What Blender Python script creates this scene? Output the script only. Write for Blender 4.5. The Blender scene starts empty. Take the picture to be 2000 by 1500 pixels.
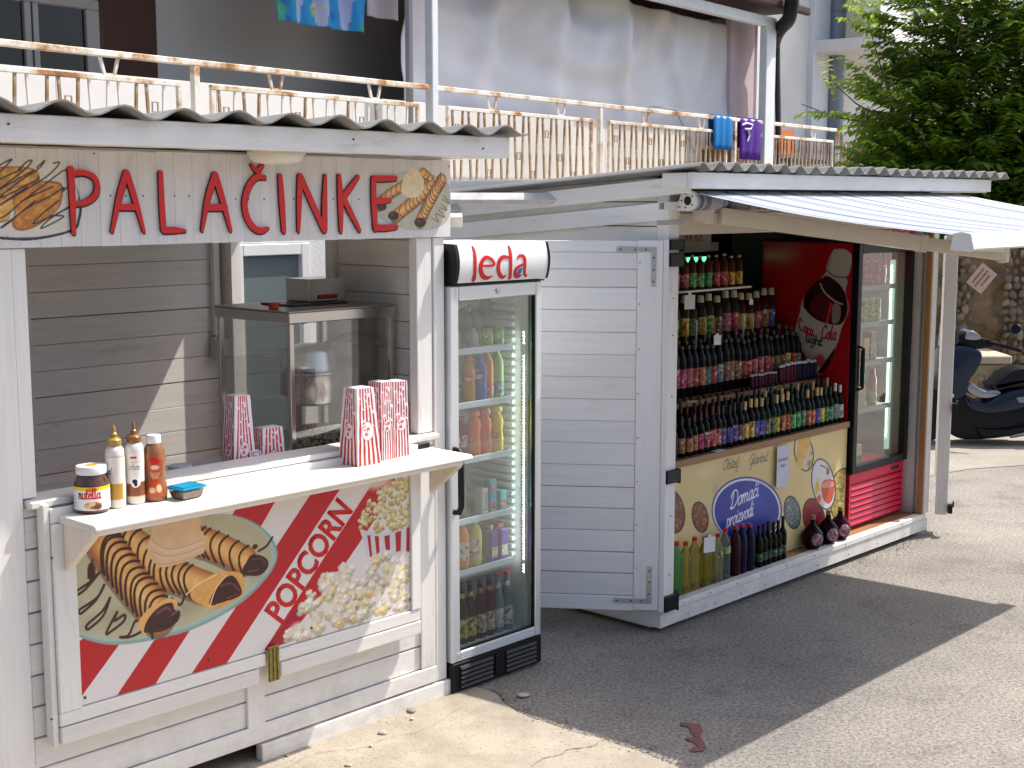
import bpy, bmesh, math, random
import numpy as np
from mathutils import Matrix, Vector, noise as mnoise
R = math.radians
rnd = random.Random(7)
S = bpy.context.scene
COL = S.collection

# ---------------------------------------------------------------- camera
H_CAM, FPX, PITCH = 2.15, 2667.0, math.atan(358 / 2667.0)
cd = bpy.data.cameras.new('camera'); cam = bpy.data.objects.new('camera', cd); COL.objects.link(cam)
cd.sensor_width = 36.0; cd.lens = 36.0 * FPX / 2000.0; cd.clip_start = 0.05; cd.clip_end = 2000
cam.location = (0, 0, H_CAM); cam.rotation_euler = (math.pi / 2 - PITCH, 0, 0)
S.camera = cam

# ---------------------------------------------------------------- world, sun, exposure
SUN = Vector((0.579, 0.280, 1.0)).normalized()           # direction towards the sun
el = math.asin(SUN.z); az = math.atan2(SUN.x, SUN.y)
W = bpy.data.worlds.new('World'); S.world = W; W.use_nodes = True
nt = W.node_tree; nt.nodes.clear()
sky = nt.nodes.new('ShaderNodeTexSky'); sky.sky_type = 'NISHITA'; sky.sun_disc = False
sky.sun_elevation = el; sky.sun_rotation = az; sky.air_density = 0.8; sky.dust_density = 3.0; sky.ozone_density = 0.6
bg = nt.nodes.new('ShaderNodeBackground'); bg.inputs[1].default_value = 0.15
ow = nt.nodes.new('ShaderNodeOutputWorld')
nt.links.new(sky.outputs[0], bg.inputs[0]); nt.links.new(bg.outputs[0], ow.inputs[0])
ld = bpy.data.lights.new('sun', 'SUN'); ld.energy = 3.8; ld.angle = R(0.53); ld.color = (1.0, 0.95, 0.87)
sun = bpy.data.objects.new('sun', ld); COL.objects.link(sun)
sun.rotation_euler = SUN.to_track_quat('Z', 'Y').to_euler(); sun.location = (20, 10, 30)
S.view_settings.view_transform = 'Standard'; S.view_settings.look = 'None'
S.view_settings.exposure = 0.74; S.view_settings.gamma = 1.0; S.view_settings.use_curve_mapping = False
S.render.engine = 'CYCLES'
S.cycles.max_bounces = 10; S.cycles.transparent_max_bounces = 16; S.cycles.diffuse_bounces = 5
S.cycles.caustics_reflective = False; S.cycles.caustics_refractive = False
try: S.cycles.use_denoising = True
except Exception: pass

# ---------------------------------------------------------------- measuring: rays of the photograph -> real positions on known planes
_F = Vector((0, math.cos(PITCH), -math.sin(PITCH))); _U = Vector((0, math.sin(PITCH), math.cos(PITCH)))
def ray(px, py): return _F * FPX + Vector((px - 1000, 0, 0)) + _U * (750 - py)
CAM0 = Vector((0, 0, H_CAM))
def gnd(px, py, z=0.0):
    d = ray(px, py); return CAM0 + d * ((z - H_CAM) / d.z)
class Fr:
    """local frame: x along a front, y into depth, z up"""
    def __init__(s, x, y, deg, z=0):
        s.o = Vector((x, y, z)); s.a = R(deg)
        s.M = Matrix.Translation(s.o) @ Matrix.Rotation(s.a, 4, 'Z'); s.I = s.M.inverted()
    def w(s, x, y, z=0): return s.M @ Vector((x, y, z))
    def at(s, px, py, d=0.0):                       # on the plane y=d -> (x,z)
        o = s.I @ CAM0; r = s.I.to_3x3() @ ray(px, py); t = (d - o.y) / r.y; p = o + r * t; return (p.x, p.z)
    def atx(s, px, py, x0):                         # on the plane x=x0 -> (y,z)
        o = s.I @ CAM0; r = s.I.to_3x3() @ ray(px, py); t = (x0 - o.x) / r.x; p = o + r * t; return (p.y, p.z)
    def atz(s, px, py, z):
        p = s.I @ gnd(px, py, z); return (p.x, p.y)
K1 = Fr(-0.2925, 5.767, 46.8)
K2 = Fr(0.742, 6.595, 46.8)
HS = Fr(-0.855, 14.097, 54.17)

# ---------------------------------------------------------------- materials
def srgb(c):
    return tuple((v / 255 / 12.92 if v / 255 <= 0.04045 else ((v / 255 + 0.055) / 1.055) ** 2.4) for v in c)
def mat(name, col=(0.5, 0.5, 0.5), rough=0.6, metal=0.0, bump=0.0, bscale=60, var=0.06, vscale=8, spec=0.5, trans=0.0, ior=1.45, coat=0.0, rnd_var=0.0, emit=0.0, sss=0.0):
    m = bpy.data.materials.new(name); m.use_nodes = True; n = m.node_tree; L = n.links.new
    b = n.nodes['Principled BSDF']
    b.inputs['Roughness'].default_value = rough; b.inputs['Metallic'].default_value = metal
    b.inputs['Specular IOR Level'].default_value = spec; b.inputs['Transmission Weight'].default_value = trans
    b.inputs['IOR'].default_value = ior; b.inputs['Coat Weight'].default_value = coat
    tc = n.nodes.new('ShaderNodeTexCoord'); nz = n.nodes.new('ShaderNodeTexNoise')
    nz.inputs['Scale'].default_value = vscale; nz.inputs['Detail'].default_value = 5
    L(tc.outputs['Object'], nz.inputs['Vector'])
    mx = n.nodes.new('ShaderNodeMix'); mx.data_type = 'RGBA'; mx.blend_type = 'MIX'
    lo = tuple(max(0, v * (1 - var * 2.2)) for v in col[:3]) + (1,); hi = tuple(min(1, v * (1 + var * 1.4)) for v in col[:3]) + (1,)
    mx.inputs[6].default_value = lo; mx.inputs[7].default_value = hi
    L(nz.outputs['Fac'], mx.inputs[0])
    out = mx.outputs[2]
    if rnd_var:
        oi = n.nodes.new('ShaderNodeObjectInfo'); mr = n.nodes.new('ShaderNodeMapRange')
        mr.inputs['To Min'].default_value = 1 - rnd_var; mr.inputs['To Max'].default_value = 1 + rnd_var * 0.5
        L(oi.outputs['Random'], mr.inputs['Value'])
        hs = n.nodes.new('ShaderNodeHueSaturation'); L(mr.outputs[0], hs.inputs['Value']); L(out, hs.inputs['Color']); out = hs.outputs[0]
    L(out, b.inputs['Base Color'])
    if emit:
        L(out, b.inputs['Emission Color']); b.inputs['Emission Strength'].default_value = emit
    if bump:
        n2 = n.nodes.new('ShaderNodeTexNoise'); n2.inputs['Scale'].default_value = bscale; n2.inputs['Detail'].default_value = 4
        L(tc.outputs['Object'], n2.inputs['Vector'])
        bp = n.nodes.new('ShaderNodeBump'); bp.inputs['Strength'].default_value = bump; bp.inputs['Distance'].default_value = 0.01
        L(n2.outputs['Fac'], bp.inputs['Height']); L(bp.outputs[0], b.inputs['Normal'])
    return m
def wood(name, col, axis='x', dark=0.86, stain=None, stain_amt=0.35, rough=0.55, bump=0.25, rv=0.07, dirt=0.0):
    """painted or bare board: grain along one axis, patches where the wood shows through"""
    m = bpy.data.materials.new(name); m.use_nodes = True; n = m.node_tree; L = n.links.new
    b = n.nodes['Principled BSDF']; b.inputs['Roughness'].default_value = rough
    tc = n.nodes.new('ShaderNodeTexCoord'); oi = n.nodes.new('ShaderNodeObjectInfo')
    off = n.nodes.new('ShaderNodeVectorMath'); off.operation = 'MULTIPLY_ADD'
    cmb = n.nodes.new('ShaderNodeCombineXYZ')
    for i in range(3): L(oi.outputs['Random'], cmb.inputs[i])
    off.inputs[1].default_value = (17, 31, 23)
    L(cmb.outputs[0], off.inputs[0]); L(tc.outputs['Object'], off.inputs[2])
    sc = {'x': (1.6, 26, 26), 'z': (26, 26, 1.6), 'y': (26, 1.6, 26)}[axis]
    mp = n.nodes.new('ShaderNodeMapping'); mp.inputs['Scale'].default_value = sc; L(off.outputs[0], mp.inputs[0])
    g = n.nodes.new('ShaderNodeTexNoise'); g.inputs['Scale'].default_value = 1.6; g.inputs['Detail'].default_value = 7; g.inputs['Roughness'].default_value = 0.62
    g.inputs['Distortion'].default_value = 0.6
    L(mp.outputs[0], g.inputs['Vector'])
    r1 = n.nodes.new('ShaderNodeValToRGB'); e = r1.color_ramp.elements
    e[0].position = 0.30; e[0].color = tuple(v * dark for v in col) + (1,); e[1].position = 0.56; e[1].color = tuple(col) + (1,)
    L(g.outputs['Fac'], r1.inputs[0])
    out = r1.outputs[0]
    if stain:
        s = n.nodes.new('ShaderNodeTexNoise'); s.inputs['Scale'].default_value = 5; s.inputs['Detail'].default_value = 8; s.inputs['Roughness'].default_value = 0.7
        m2 = n.nodes.new('ShaderNodeMapping'); m2.inputs['Scale'].default_value = tuple(0.7 if v < 2 else 3.0 for v in sc); L(off.outputs[0], m2.inputs[0]); L(m2.outputs[0], s.inputs['Vector'])
        r2 = n.nodes.new('ShaderNodeValToRGB'); f = r2.color_ramp.elements
        f[0].position = 0.57; f[0].color = (0, 0, 0, 1); f[1].position = 0.75; f[1].color = (stain_amt,) * 3 + (1,)
        L(s.outputs['Fac'], r2.inputs[0])
        mx = n.nodes.new('ShaderNodeMix'); mx.data_type = 'RGBA'; L(r2.outputs[0], mx.inputs[0]); L(out, mx.inputs[6]); mx.inputs[7].default_value = tuple(stain) + (1,)
        out = mx.outputs[2]
    if dirt:      # splashed dust near the ground, thinning upwards
        sp = n.nodes.new('ShaderNodeSeparateXYZ'); L(tc.outputs['Object'], sp.inputs[0]); dm = n.nodes.new('ShaderNodeMapRange'); dm.inputs['From Min'].default_value = 0.0; dm.inputs['From Max'].default_value = 0.42; dm.inputs['To Min'].default_value = dirt; dm.inputs['To Max'].default_value = 0.0
        L(sp.outputs[2], dm.inputs['Value']); dn = n.nodes.new('ShaderNodeTexNoise'); dn.inputs['Scale'].default_value = 9; dn.inputs['Detail'].default_value = 9; dn.inputs['Roughness'].default_value = .75; L(tc.outputs['Object'], dn.inputs['Vector'])
        dr_ = n.nodes.new('ShaderNodeValToRGB'); dr_.color_ramp.elements[0].position = .38; dr_.color_ramp.elements[1].position = .68; L(dn.outputs['Fac'], dr_.inputs[0])
        dmul = n.nodes.new('ShaderNodeMath'); dmul.operation = 'MULTIPLY'; L(dm.outputs[0], dmul.inputs[0]); L(dr_.outputs[0], dmul.inputs[1])
        dmx = n.nodes.new('ShaderNodeMix'); dmx.data_type = 'RGBA'; L(dmul.outputs[0], dmx.inputs[0]); L(out, dmx.inputs[6]); dmx.inputs[7].default_value = (.30, .235, .165, 1); out = dmx.outputs[2]
    mr = n.nodes.new('ShaderNodeMapRange'); mr.inputs['To Min'].default_value = 1 - rv; mr.inputs['To Max'].default_value = 1 + rv * 0.4
    L(oi.outputs['Random'], mr.inputs['Value'])
    hs = n.nodes.new('ShaderNodeHueSaturation'); L(mr.outputs[0], hs.inputs['Value']); L(out, hs.inputs['Color'])
    L(hs.outputs[0], b.inputs['Base Color'])
    bp = n.nodes.new('ShaderNodeBump'); bp.inputs['Strength'].default_value = bump; bp.inputs['Distance'].default_value = 0.004
    L(g.outputs['Fac'], bp.inputs['Height']); L(bp.outputs[0], b.inputs['Normal'])
    return m
def glass_pane(name, tint=(0.9, 0.95, 0.93), refl=0.10, fk=0.5):
    m = bpy.data.materials.new(name); m.use_nodes = True; n = m.node_tree; L = n.links.new; n.nodes.clear()
    o = n.nodes.new('ShaderNodeOutputMaterial'); t = n.nodes.new('ShaderNodeBsdfTransparent'); t.inputs[0].default_value = tint + (1,)
    g = n.nodes.new('ShaderNodeBsdfGlossy'); g.inputs['Roughness'].default_value = 0.02
    lw = n.nodes.new('ShaderNodeLayerWeight'); lw.inputs[0].default_value = 0.35
    ad = n.nodes.new('ShaderNodeMath'); ad.operation = 'MULTIPLY_ADD'; ad.inputs[1].default_value = fk; ad.inputs[2].default_value = refl
    ad.use_clamp = True
    L(lw.outputs['Fresnel'], ad.inputs[0])
    mx = n.nodes.new('ShaderNodeMixShader'); L(ad.outputs[0], mx.inputs[0]); L(t.outputs[0], mx.inputs[1]); L(g.outputs[0], mx.inputs[2]); L(mx.outputs[0], o.inputs[0])
    return m
def vcol(name, rough=0.4, coat=0.0):
    m = bpy.data.materials.new(name); m.use_nodes = True; n = m.node_tree
    a = n.nodes.new('ShaderNodeAttribute'); a.attribute_name = 'col'
    b = n.nodes['Principled BSDF']; b.inputs['Roughness'].default_value = rough; b.inputs['Coat Weight'].default_value = coat
    n.links.new(a.outputs['Color'], b.inputs['Base Color']); return m

WP = (0.82, 0.80, 0.765)
M_WX = wood('white_paint_board', WP, 'x', 0.91, (0.44, 0.31, 0.21), 0.48, dirt=.42)
M_WZ = wood('white_paint_post', WP, 'z', 0.92, (0.48, 0.35, 0.25), 0.36, dirt=.32)
M_WY = wood('white_paint_side_board', WP, 'y', 0.93, (0.50, 0.36, 0.25), 0.25)
M_WORN = wood('worn_white_board', (0.78, 0.75, 0.70), 'x', 0.90, (0.45, 0.28, 0.19), 0.60)
M_INT = wood('inner_white_board', (0.80, 0.765, 0.72), 'x', 0.90, (0.30, 0.22, 0.16), 0.45)
M_INTY = wood('inner_side_board', (0.78, 0.75, 0.71), 'y', 0.92, (0.36, 0.26, 0.18), 0.3)
M_DOOR = wood('door_white_board', (0.81, 0.80, 0.795), 'x', 0.93, (0.58, 0.46, 0.38), 0.42)
M_DOORZ = wood('door_white_stile', (0.81, 0.80, 0.795), 'z', 0.94, (0.60, 0.48, 0.40), 0.28)
M_SIGNB = wood('sign_board_print', (0.72, 0.695, 0.685), 'z', 0.92, (0.45, 0.38, 0.33), 0.4, rv=0.05)
M_BROWN = wood('brown_shelf_wood', (0.33, 0.17, 0.075), 'x', 0.7, None, rough=0.5)
M_BROWNZ = wood('brown_post_wood', (0.50, 0.27, 0.11), 'z', 0.75, None, rough=0.5)
M_FLOORW = wood('brown_floor_wood', (0.36, 0.17, 0.08), 'x', 0.7, None, rough=0.45)
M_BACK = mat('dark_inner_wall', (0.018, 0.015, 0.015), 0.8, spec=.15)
M_BLACK = mat('black_plastic', (0.009, 0.010, 0.012), 0.35, spec=.3, var=0.1)
M_DKMET = mat('black_steel', (0.02, 0.02, 0.022), 0.45, 0.3)
M_ZINC = mat('zinc_steel', (0.55, 0.57, 0.58), 0.38, 0.85, var=0.12, vscale=40)
M_STEEL = mat('stainless_steel', (0.62, 0.60, 0.57), 0.22, 1.0, var=0.10, vscale=6)
M_DULL = mat('dull_steel', (0.42, 0.38, 0.34), 0.38, 0.9, var=0.15, vscale=10)
M_SCREW = mat('screw_head', (0.10, 0.09, 0.08), 0.5, 0.6)
M_BRASS = mat('tarnished_brass', (0.34, 0.27, 0.08), 0.5, 0.7, 0.3, 200, var=0.3, vscale=60)
M_FCAB = mat('white_enamel', (0.76, 0.79, 0.80), 0.28, var=0.02)
M_FIN = mat('fridge_inside_white', (0.60, 0.66, 0.63), 0.35, var=0.03)
M_ALU = mat('satin_aluminium', (0.72, 0.76, 0.79), 0.3, 0.55, var=0.03)
M_PLW = mat('white_plastic', (0.80, 0.80, 0.79), 0.3, var=0.02)
M_CREAM = mat('cream_coated_metal', (0.72, 0.65, 0.54), 0.38, var=0.05)
M_WCOAT = mat('white_coated_metal', (0.80, 0.79, 0.75), 0.32, var=0.03)
M_RED = mat('red_gloss_plastic', srgb((196, 30, 38)), 0.32, var=0.03)
M_LRED = mat('red_letter_face', srgb((208, 24, 28)), 0.42, var=0.04)
M_LDK = mat('dark_letter_edge', srgb((74, 18, 34)), 0.5)
M_REDM = mat('red_enamel', srgb((206, 28, 62)), 0.30, var=0.03)
M_PRINT = vcol('printed_panel', 0.38)
M_PRINTG = vcol('printed_gloss', 0.22)
M_PANE = glass_pane('window_glass')
M_PANEF = glass_pane('fridge_door_glass', (0.96, 0.98, 0.97), 0.012, 0.35)
M_PANEM = glass_pane('machine_glass', (0.97, 0.98, 0.97), 0.05)

# ---------------------------------------------------------------- geometry helpers
def ins(o, mats, parent, loc, rz, label=None, kind=None):
    COL.objects.link(o)
    if parent is not None: o.parent = parent
    if loc is not None: o.location = loc
    if rz: o.rotation_euler = (0, 0, rz)
    if label: o['label'] = label
    if kind: o['kind'] = kind
    return o
class G:
    def __init__(s): s.v = []; s.f = []; s.m = []; s.cur = 0
    def mi(s, i): s.cur = i; return s
    def add(s, vs, fs):
        k = len(s.v); s.v += [tuple(p) for p in vs]
        for f in fs: s.f.append(tuple(i + k for i in f)); s.m.append(s.cur)
        return s
    def box(s, x0, x1, y0, y1, z0, z1):
        return s.add([(x0, y0, z0), (x1, y0, z0), (x1, y1, z0), (x0, y1, z0), (x0, y0, z1), (x1, y0, z1), (x1, y1, z1), (x0, y1, z1)],
                     [(0, 3, 2, 1), (4, 5, 6, 7), (0, 1, 5, 4), (1, 2, 6, 5), (2, 3, 7, 6), (3, 0, 4, 7)])
    def hexa(s, p):      # eight points: four below, four above
        return s.add(p, [(0, 3, 2, 1), (4, 5, 6, 7), (0, 1, 5, 4), (1, 2, 6, 5), (2, 3, 7, 6), (3, 0, 4, 7)])
    def bar(s, a, b, w, h=None, up=(0, 0, 1)):
        a = Vector(a); b = Vector(b); h = h or w; d = (b - a).normalized(); u = Vector(up)
        if abs(d.dot(u)) > 0.98: u = Vector((1, 0, 0))
        r = d.cross(u).normalized() * (w / 2); u = r.cross(d).normalized() * (h / 2)
        return s.hexa([a - r - u, a + r - u, b + r - u, b - r - u, a - r + u, a + r + u, b + r + u, b - r + u])
    def prism(s, poly, a0, a1, ax='y'):
        n = len(poly)
        def P(p, a): return (p[0], a, p[1]) if ax == 'y' else ((a, p[0], p[1]) if ax == 'x' else (p[0], p[1], a))
        vs = [P(p, a0) for p in poly] + [P(p, a1) for p in poly]
        return s.add(vs, [tuple(range(n))[::-1], tuple(range(n, 2 * n))] + [(i, (i + 1) % n, n + (i + 1) % n, n + i) for i in range(n)])
    def lathe(s, prof, seg=16, c=(0, 0, 0), ax='z', cap=True):
        vs = []; fs = []; n = len(prof)
        for r, z in prof:
            for k in range(seg):
                a = 2 * math.pi * k / seg; x, y = r * math.cos(a), r * math.sin(a)
                p = (x, y, z) if ax == 'z' else ((x, z, y) if ax == 'y' else (z, x, y))
                vs.append((p[0] + c[0], p[1] + c[1], p[2] + c[2]))
        for i in range(n - 1):
            for k in range(seg):
                k2 = (k + 1) % seg; fs.append((i * seg + k, i * seg + k2, (i + 1) * seg + k2, (i + 1) * seg + k))
        if cap:
            fs.append(tuple(range(seg))[::-1]); fs.append(tuple(range((n - 1) * seg, n * seg)))
        return s.add(vs, fs)
    def tube(s, pts, r, seg=8, closed=False):
        pts = [Vector(p) for p in pts]; n = len(pts); vs = []; fs = []; prev = None
        for i, p in enumerate(pts):
            d = (pts[min(i + 1, n - 1)] - pts[max(i - 1, 0)]).normalized()
            if prev is None:
                u = Vector((0, 0, 1)) if abs(d.z) < 0.9 else Vector((1, 0, 0)); a = d.cross(u).normalized()
            else: a = (prev - d * prev.dot(d)).normalized()
            prev = a; b = d.cross(a); rr = r[i] if isinstance(r, (list, tuple)) else r
            for k in range(seg):
                t = 2 * math.pi * k / seg; vs.append(p + (a * math.cos(t) + b * math.sin(t)) * rr)
        for i in range(n - 1):
            for k in range(seg):
                k2 = (k + 1) % seg; fs.append((i * seg + k, i * seg + k2, (i + 1) * seg + k2, (i + 1) * seg + k))
        fs.append(tuple(range(seg))[::-1]); fs.append(tuple(range((n - 1) * seg, n * seg)))
        return s.add(vs, fs)
    def mesh(s, name, mats, bevel=0.0, smooth=None, seg=1):
        me = bpy.data.meshes.new(name); me.from_pydata(s.v, [], s.f)
        for m in (mats if isinstance(mats, (list, tuple)) else [mats]): me.materials.append(m)
        me.polygons.foreach_set('material_index', s.m)
        bm = bmesh.new(); bm.from_mesh(me)
        bmesh.ops.recalc_face_normals(bm, faces=bm.faces[:])
        if bevel:
            es = [e for e in bm.edges if len(e.link_faces) == 2 and e.calc_face_angle(0) > 0.5]
            bmesh.ops.bevel(bm, geom=es, offset=bevel, segments=seg, affect='EDGES', profile=0.6)
        bm.to_mesh(me); bm.free()
        if smooth:
            me.shade_smooth(); me.set_sharp_from_angle(angle=R(smooth))
        me.update(); return me
    def obj(s, name, mats, parent=None, loc=None, rz=0, bevel=0.0, smooth=None, label=None, kind=None, seg=1):
        return ins(bpy.data.objects.new(name, s.mesh(name, mats, bevel, smooth, seg)), mats, parent, loc, rz, label, kind)
def inst(name, me, parent=None, loc=None, rz=0, label=None, kind=None):
    return ins(bpy.data.objects.new(name, me), None, parent, loc, rz, label, kind)
def tag(o, label, cat, group=None):
    o['label'] = label; o['category'] = cat
    if group: o['group'] = group
    return o
def empty(name, fr, p, label, cat, group=None, rz=0.0):
    o = bpy.data.objects.new(name, None); COL.objects.link(o)
    o.location = fr.w(*p) if fr else Vector(p); o.rotation_euler = (0, 0, (fr.a if fr else 0) + rz); o.empty_display_size = 0.1
    return tag(o, label, cat, group)
def place(o, fr, p, rz=0.0):
    o.location = fr.w(*p); o.rotation_euler = (0, 0, fr.a + rz); return o
def copy_tree(o, parent=None):
    c = o.copy(); COL.objects.link(c); c.parent = parent
    for ch in list(o.children): copy_tree(ch, c)
    return c
def board(name, parent, x0, x1, y0, y1, z0, z1, m=None, bevel=0.0015, label=None):
    return G().box(x0, x1, y0, y1, z0, z1).obj(name, m or M_WX, parent, bevel=bevel, label=label)
ORD = ['first', 'second', 'third', 'fourth', 'fifth', 'sixth', 'seventh', 'eighth', 'ninth', 'tenth', 'eleventh', 'twelfth', 'thirteenth', 'fourteenth', 'fifteenth', 'sixteenth', 'seventeenth', 'eighteenth', 'nineteenth', 'twentieth']
def ordn(i):
    if i < 20: return ORD[i]
    t = {2: 'twenty', 3: 'thirty', 4: 'forty'}[(i + 1) // 10]
    return ({2: 'twentieth', 3: 'thirtieth', 4: 'fortieth'}[(i + 1) // 10]) if (i + 1) % 10 == 0 else t + '-' + ORD[(i + 1) % 10 - 1]

# ---------------------------------------------------------------- flat prints: a canvas painted in the plane of the panel, stored per vertex
def smooth_pts(p, n=8, closed=False):
    p = [tuple(q) for q in p]; m = len(p)
    if m < 3: return p
    out = []
    rng = range(m if closed else m - 1)
    for i in rng:
        if closed: a, b, c, d = p[(i - 1) % m], p[i], p[(i + 1) % m], p[(i + 2) % m]
        else: a, b, c, d = p[max(i - 1, 0)], p[i], p[i + 1], p[min(i + 2, m - 1)]
        for k in range(n):
            t = k / n
            out.append(tuple(0.5 * ((2 * b[j]) + (-a[j] + c[j]) * t + (2 * a[j] - 5 * b[j] + 4 * c[j] - d[j]) * t * t + (-a[j] + 3 * b[j] - 3 * c[j] + d[j]) * t ** 3) for j in range(len(b))))
    if not closed: out.append(p[-1])
    return out
class Canvas:
    def __init__(s, x0, x1, z0, z1, res, bgc=(255, 255, 255), ss=2):
        s.x0, s.x1, s.z0, s.z1 = x0, x1, z0, z1
        s.nx = max(2, int((x1 - x0) / res) + 1); s.nz = max(2, int((z1 - z0) / res) + 1); s.ss = ss
        s.W, s.H = s.nx * ss, s.nz * ss
        s.px = (x1 - x0) / s.W
        s.X = (x0 + (np.arange(s.W) + 0.5) * (x1 - x0) / s.W); s.Z = (z0 + (np.arange(s.H) + 0.5) * (z1 - z0) / s.H)
        s.im = np.ones((s.H, s.W, 3)) * np.array(bgc, float); s.al = np.zeros((s.H, s.W)); s.rs = np.random.RandomState(5)
    def _bb(s, xa, xb, za, zb):
        i0 = max(0, int((xa - s.x0) / (s.x1 - s.x0) * s.W) - 1); i1 = min(s.W, int((xb - s.x0) / (s.x1 - s.x0) * s.W) + 2)
        j0 = max(0, int((za - s.z0) / (s.z1 - s.z0) * s.H) - 1); j1 = min(s.H, int((zb - s.z0) / (s.z1 - s.z0) * s.H) + 2)
        if i1 <= i0 or j1 <= j0: return None
        return i0, i1, j0, j1
    def _mix(s, bb, m, c):
        i0, i1, j0, j1 = bb; a = m[..., None]; c = np.asarray(c, float)
        s.im[j0:j1, i0:i1] = s.im[j0:j1, i0:i1] * (1 - a) + c * a
        s.al[j0:j1, i0:i1] = np.maximum(s.al[j0:j1, i0:i1], m)
    def mask_poly(s, pts):
        P = np.array(pts); bb = s._bb(P[:, 0].min(), P[:, 0].max(), P[:, 1].min(), P[:, 1].max())
        if bb is None: return None, None
        i0, i1, j0, j1 = bb; X, Z = np.meshgrid(s.X[i0:i1], s.Z[j0:j1]); ins_ = np.zeros(X.shape, bool)
        for a, b in zip(P, np.roll(P, -1, 0)):
            if a[1] == b[1]: continue
            c = (a[1] > Z) != (b[1] > Z); ins_ ^= c & (X < (b[0] - a[0]) * (Z - a[1]) / (b[1] - a[1]) + a[0])
        return bb, ins_.astype(float)
    def poly(s, pts, c, a=1.0, sm=0, tex=0.0, sc=40):
        if sm: pts = smooth_pts(pts, sm, True)
        bb, m = s.mask_poly(pts)
        if bb is None: return
        if tex:
            i0, i1, j0, j1 = bb; t = s.noise(bb, sc); c = np.asarray(c, float) * (1 + tex * (t - 0.5)[..., None] * 2)
        s._mix(bb, m * a, c)
    def noise(s, bb, sc):
        i0, i1, j0, j1 = bb; out = np.zeros((j1 - j0, i1 - i0)); amp = 0.5
        for o in range(4):
            f = sc * 2 ** o; g = np.random.RandomState(11 + o).rand(128, 128)
            xs = (s.X[i0:i1] - s.x0) * f; zs = (s.Z[j0:j1] - s.z0) * f
            xi = xs.astype(int); zi = zs.astype(int); xf = xs - xi; zf = (zs - zi)[:, None]; xf = xf * xf * (3 - 2 * xf); zf = zf * zf * (3 - 2 * zf)
            A = g[np.ix_(zi % 128, xi % 128)]; B = g[np.ix_(zi % 128, (xi + 1) % 128)]; Cc = g[np.ix_((zi + 1) % 128, xi % 128)]; D = g[np.ix_((zi + 1) % 128, (xi + 1) % 128)]
            out += amp * ((A * (1 - xf) + B * xf) * (1 - zf) + (Cc * (1 - xf) + D * xf) * zf); amp *= 0.5
        return out / 0.9375
    def stroke(s, pts, w, c, a=1.0, sm=0, c2=None, soft=0.0):
        """w: width (m) or one per point; c2: colour at the rim (round look)"""
        if sm: 
            if isinstance(w, (list, tuple)): q = smooth_pts([tuple(p) + (ww,) for p, ww in zip(pts, w)], sm); pts = [p[:2] for p in q]; w = [p[2] for p in q]
            else: pts = smooth_pts(pts, sm)
        P = np.array([p[:2] for p in pts], float); Wd = np.array(w if isinstance(w, (list, tuple)) else [w] * len(P), float) / 2
        M = Wd.max() + soft
        bb = s._bb(P[:, 0].min() - M, P[:, 0].max() + M, P[:, 1].min() - M, P[:, 1].max() + M)
        if bb is None: return
        i0, i1, j0, j1 = bb; X, Z = np.meshgrid(s.X[i0:i1], s.Z[j0:j1]); best = np.full(X.shape, 9.0)
        for k in range(len(P) - 1):
            a_, b_ = P[k], P[k + 1]; d = b_ - a_; L2 = (d ** 2).sum() + 1e-12
            t = np.clip(((X - a_[0]) * d[0] + (Z - a_[1]) * d[1]) / L2, 0, 1)
            dist = np.hypot(X - a_[0] - t * d[0], Z - a_[1] - t * d[1]) / (Wd[k] + (Wd[k + 1] - Wd[k]) * t + 1e-9)
            best = np.minimum(best, dist)
        if soft: m = np.clip((1 - best) / (soft / max(Wd.max(), 1e-9)) + 0.5, 0, 1)
        else: m = (best <= 1).astype(float)
        if c2 is not None:
            k = np.clip(best, 0, 1)[..., None] ** 2; c = np.asarray(c, float) * (1 - k) + np.asarray(c2, float) * k
        s._mix(bb, m * a, c)
    def disc(s, x, z, rx, rz, c, a=1.0, soft=0.25, ang=0.0):
        M = max(rx, rz) * 1.01; bb = s._bb(x - M, x + M, z - M, z + M)
        if bb is None: return
        i0, i1, j0, j1 = bb; X, Z = np.meshgrid(s.X[i0:i1] - x, s.Z[j0:j1] - z); ca, sa = math.cos(ang), math.sin(ang)
        r = np.hypot((X * ca + Z * sa) / rx, (-X * sa + Z * ca) / rz)
        s._mix(bb, np.clip((1 - r) / max(soft, 1e-3), 0, 1) * a, c)
    def text(s, t, x, z, h, c, w, slant=0.25, ang=0.0, sp=1.0, ysc=1.0):
        cx = 0.0; ca, sa = math.cos(ang), math.sin(ang)
        for ch in t:
            gl = GL.get(ch)
            if gl is None: cx += 0.6; continue
            for st in gl[1]:
                q = [((cx + a + slant * b) * h * sp, b * h * ysc) for a, b in smooth_pts(st, 5)]
                s.stroke([(x + a * ca - b * sa, z + a * sa + b * ca) for a, b in q], w, c)
            cx += gl[0]
        return cx * h * sp
    def down(s):
        im = s.im.reshape(s.nz, s.ss, s.nx, s.ss, 3).mean((1, 3)); al = s.al.reshape(s.nz, s.ss, s.nx, s.ss).mean((1, 3)); return im, al
    def panel(s, name, parent, place3, m=None, cut=False, label=None, kind=None):
        """place3(x,z)->(X,Y,Z) arrays; one vertex per canvas cell"""
        im, al = s.down(); nx, nz = s.nx, s.nz
        X, Z = np.meshgrid(np.linspace(s.x0, s.x1, nx), np.linspace(s.z0, s.z1, nz))
        px, py, pz = place3(X, Z); V = np.stack([np.broadcast_to(q, X.shape) for q in (px, py, pz)], -1).reshape(-1, 3)
        I = np.arange(nx * nz).reshape(nz, nx)
        F = np.stack([I[:-1, :-1], I[:-1, 1:], I[1:, 1:], I[1:, :-1]], -1).reshape(-1, 4)
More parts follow.
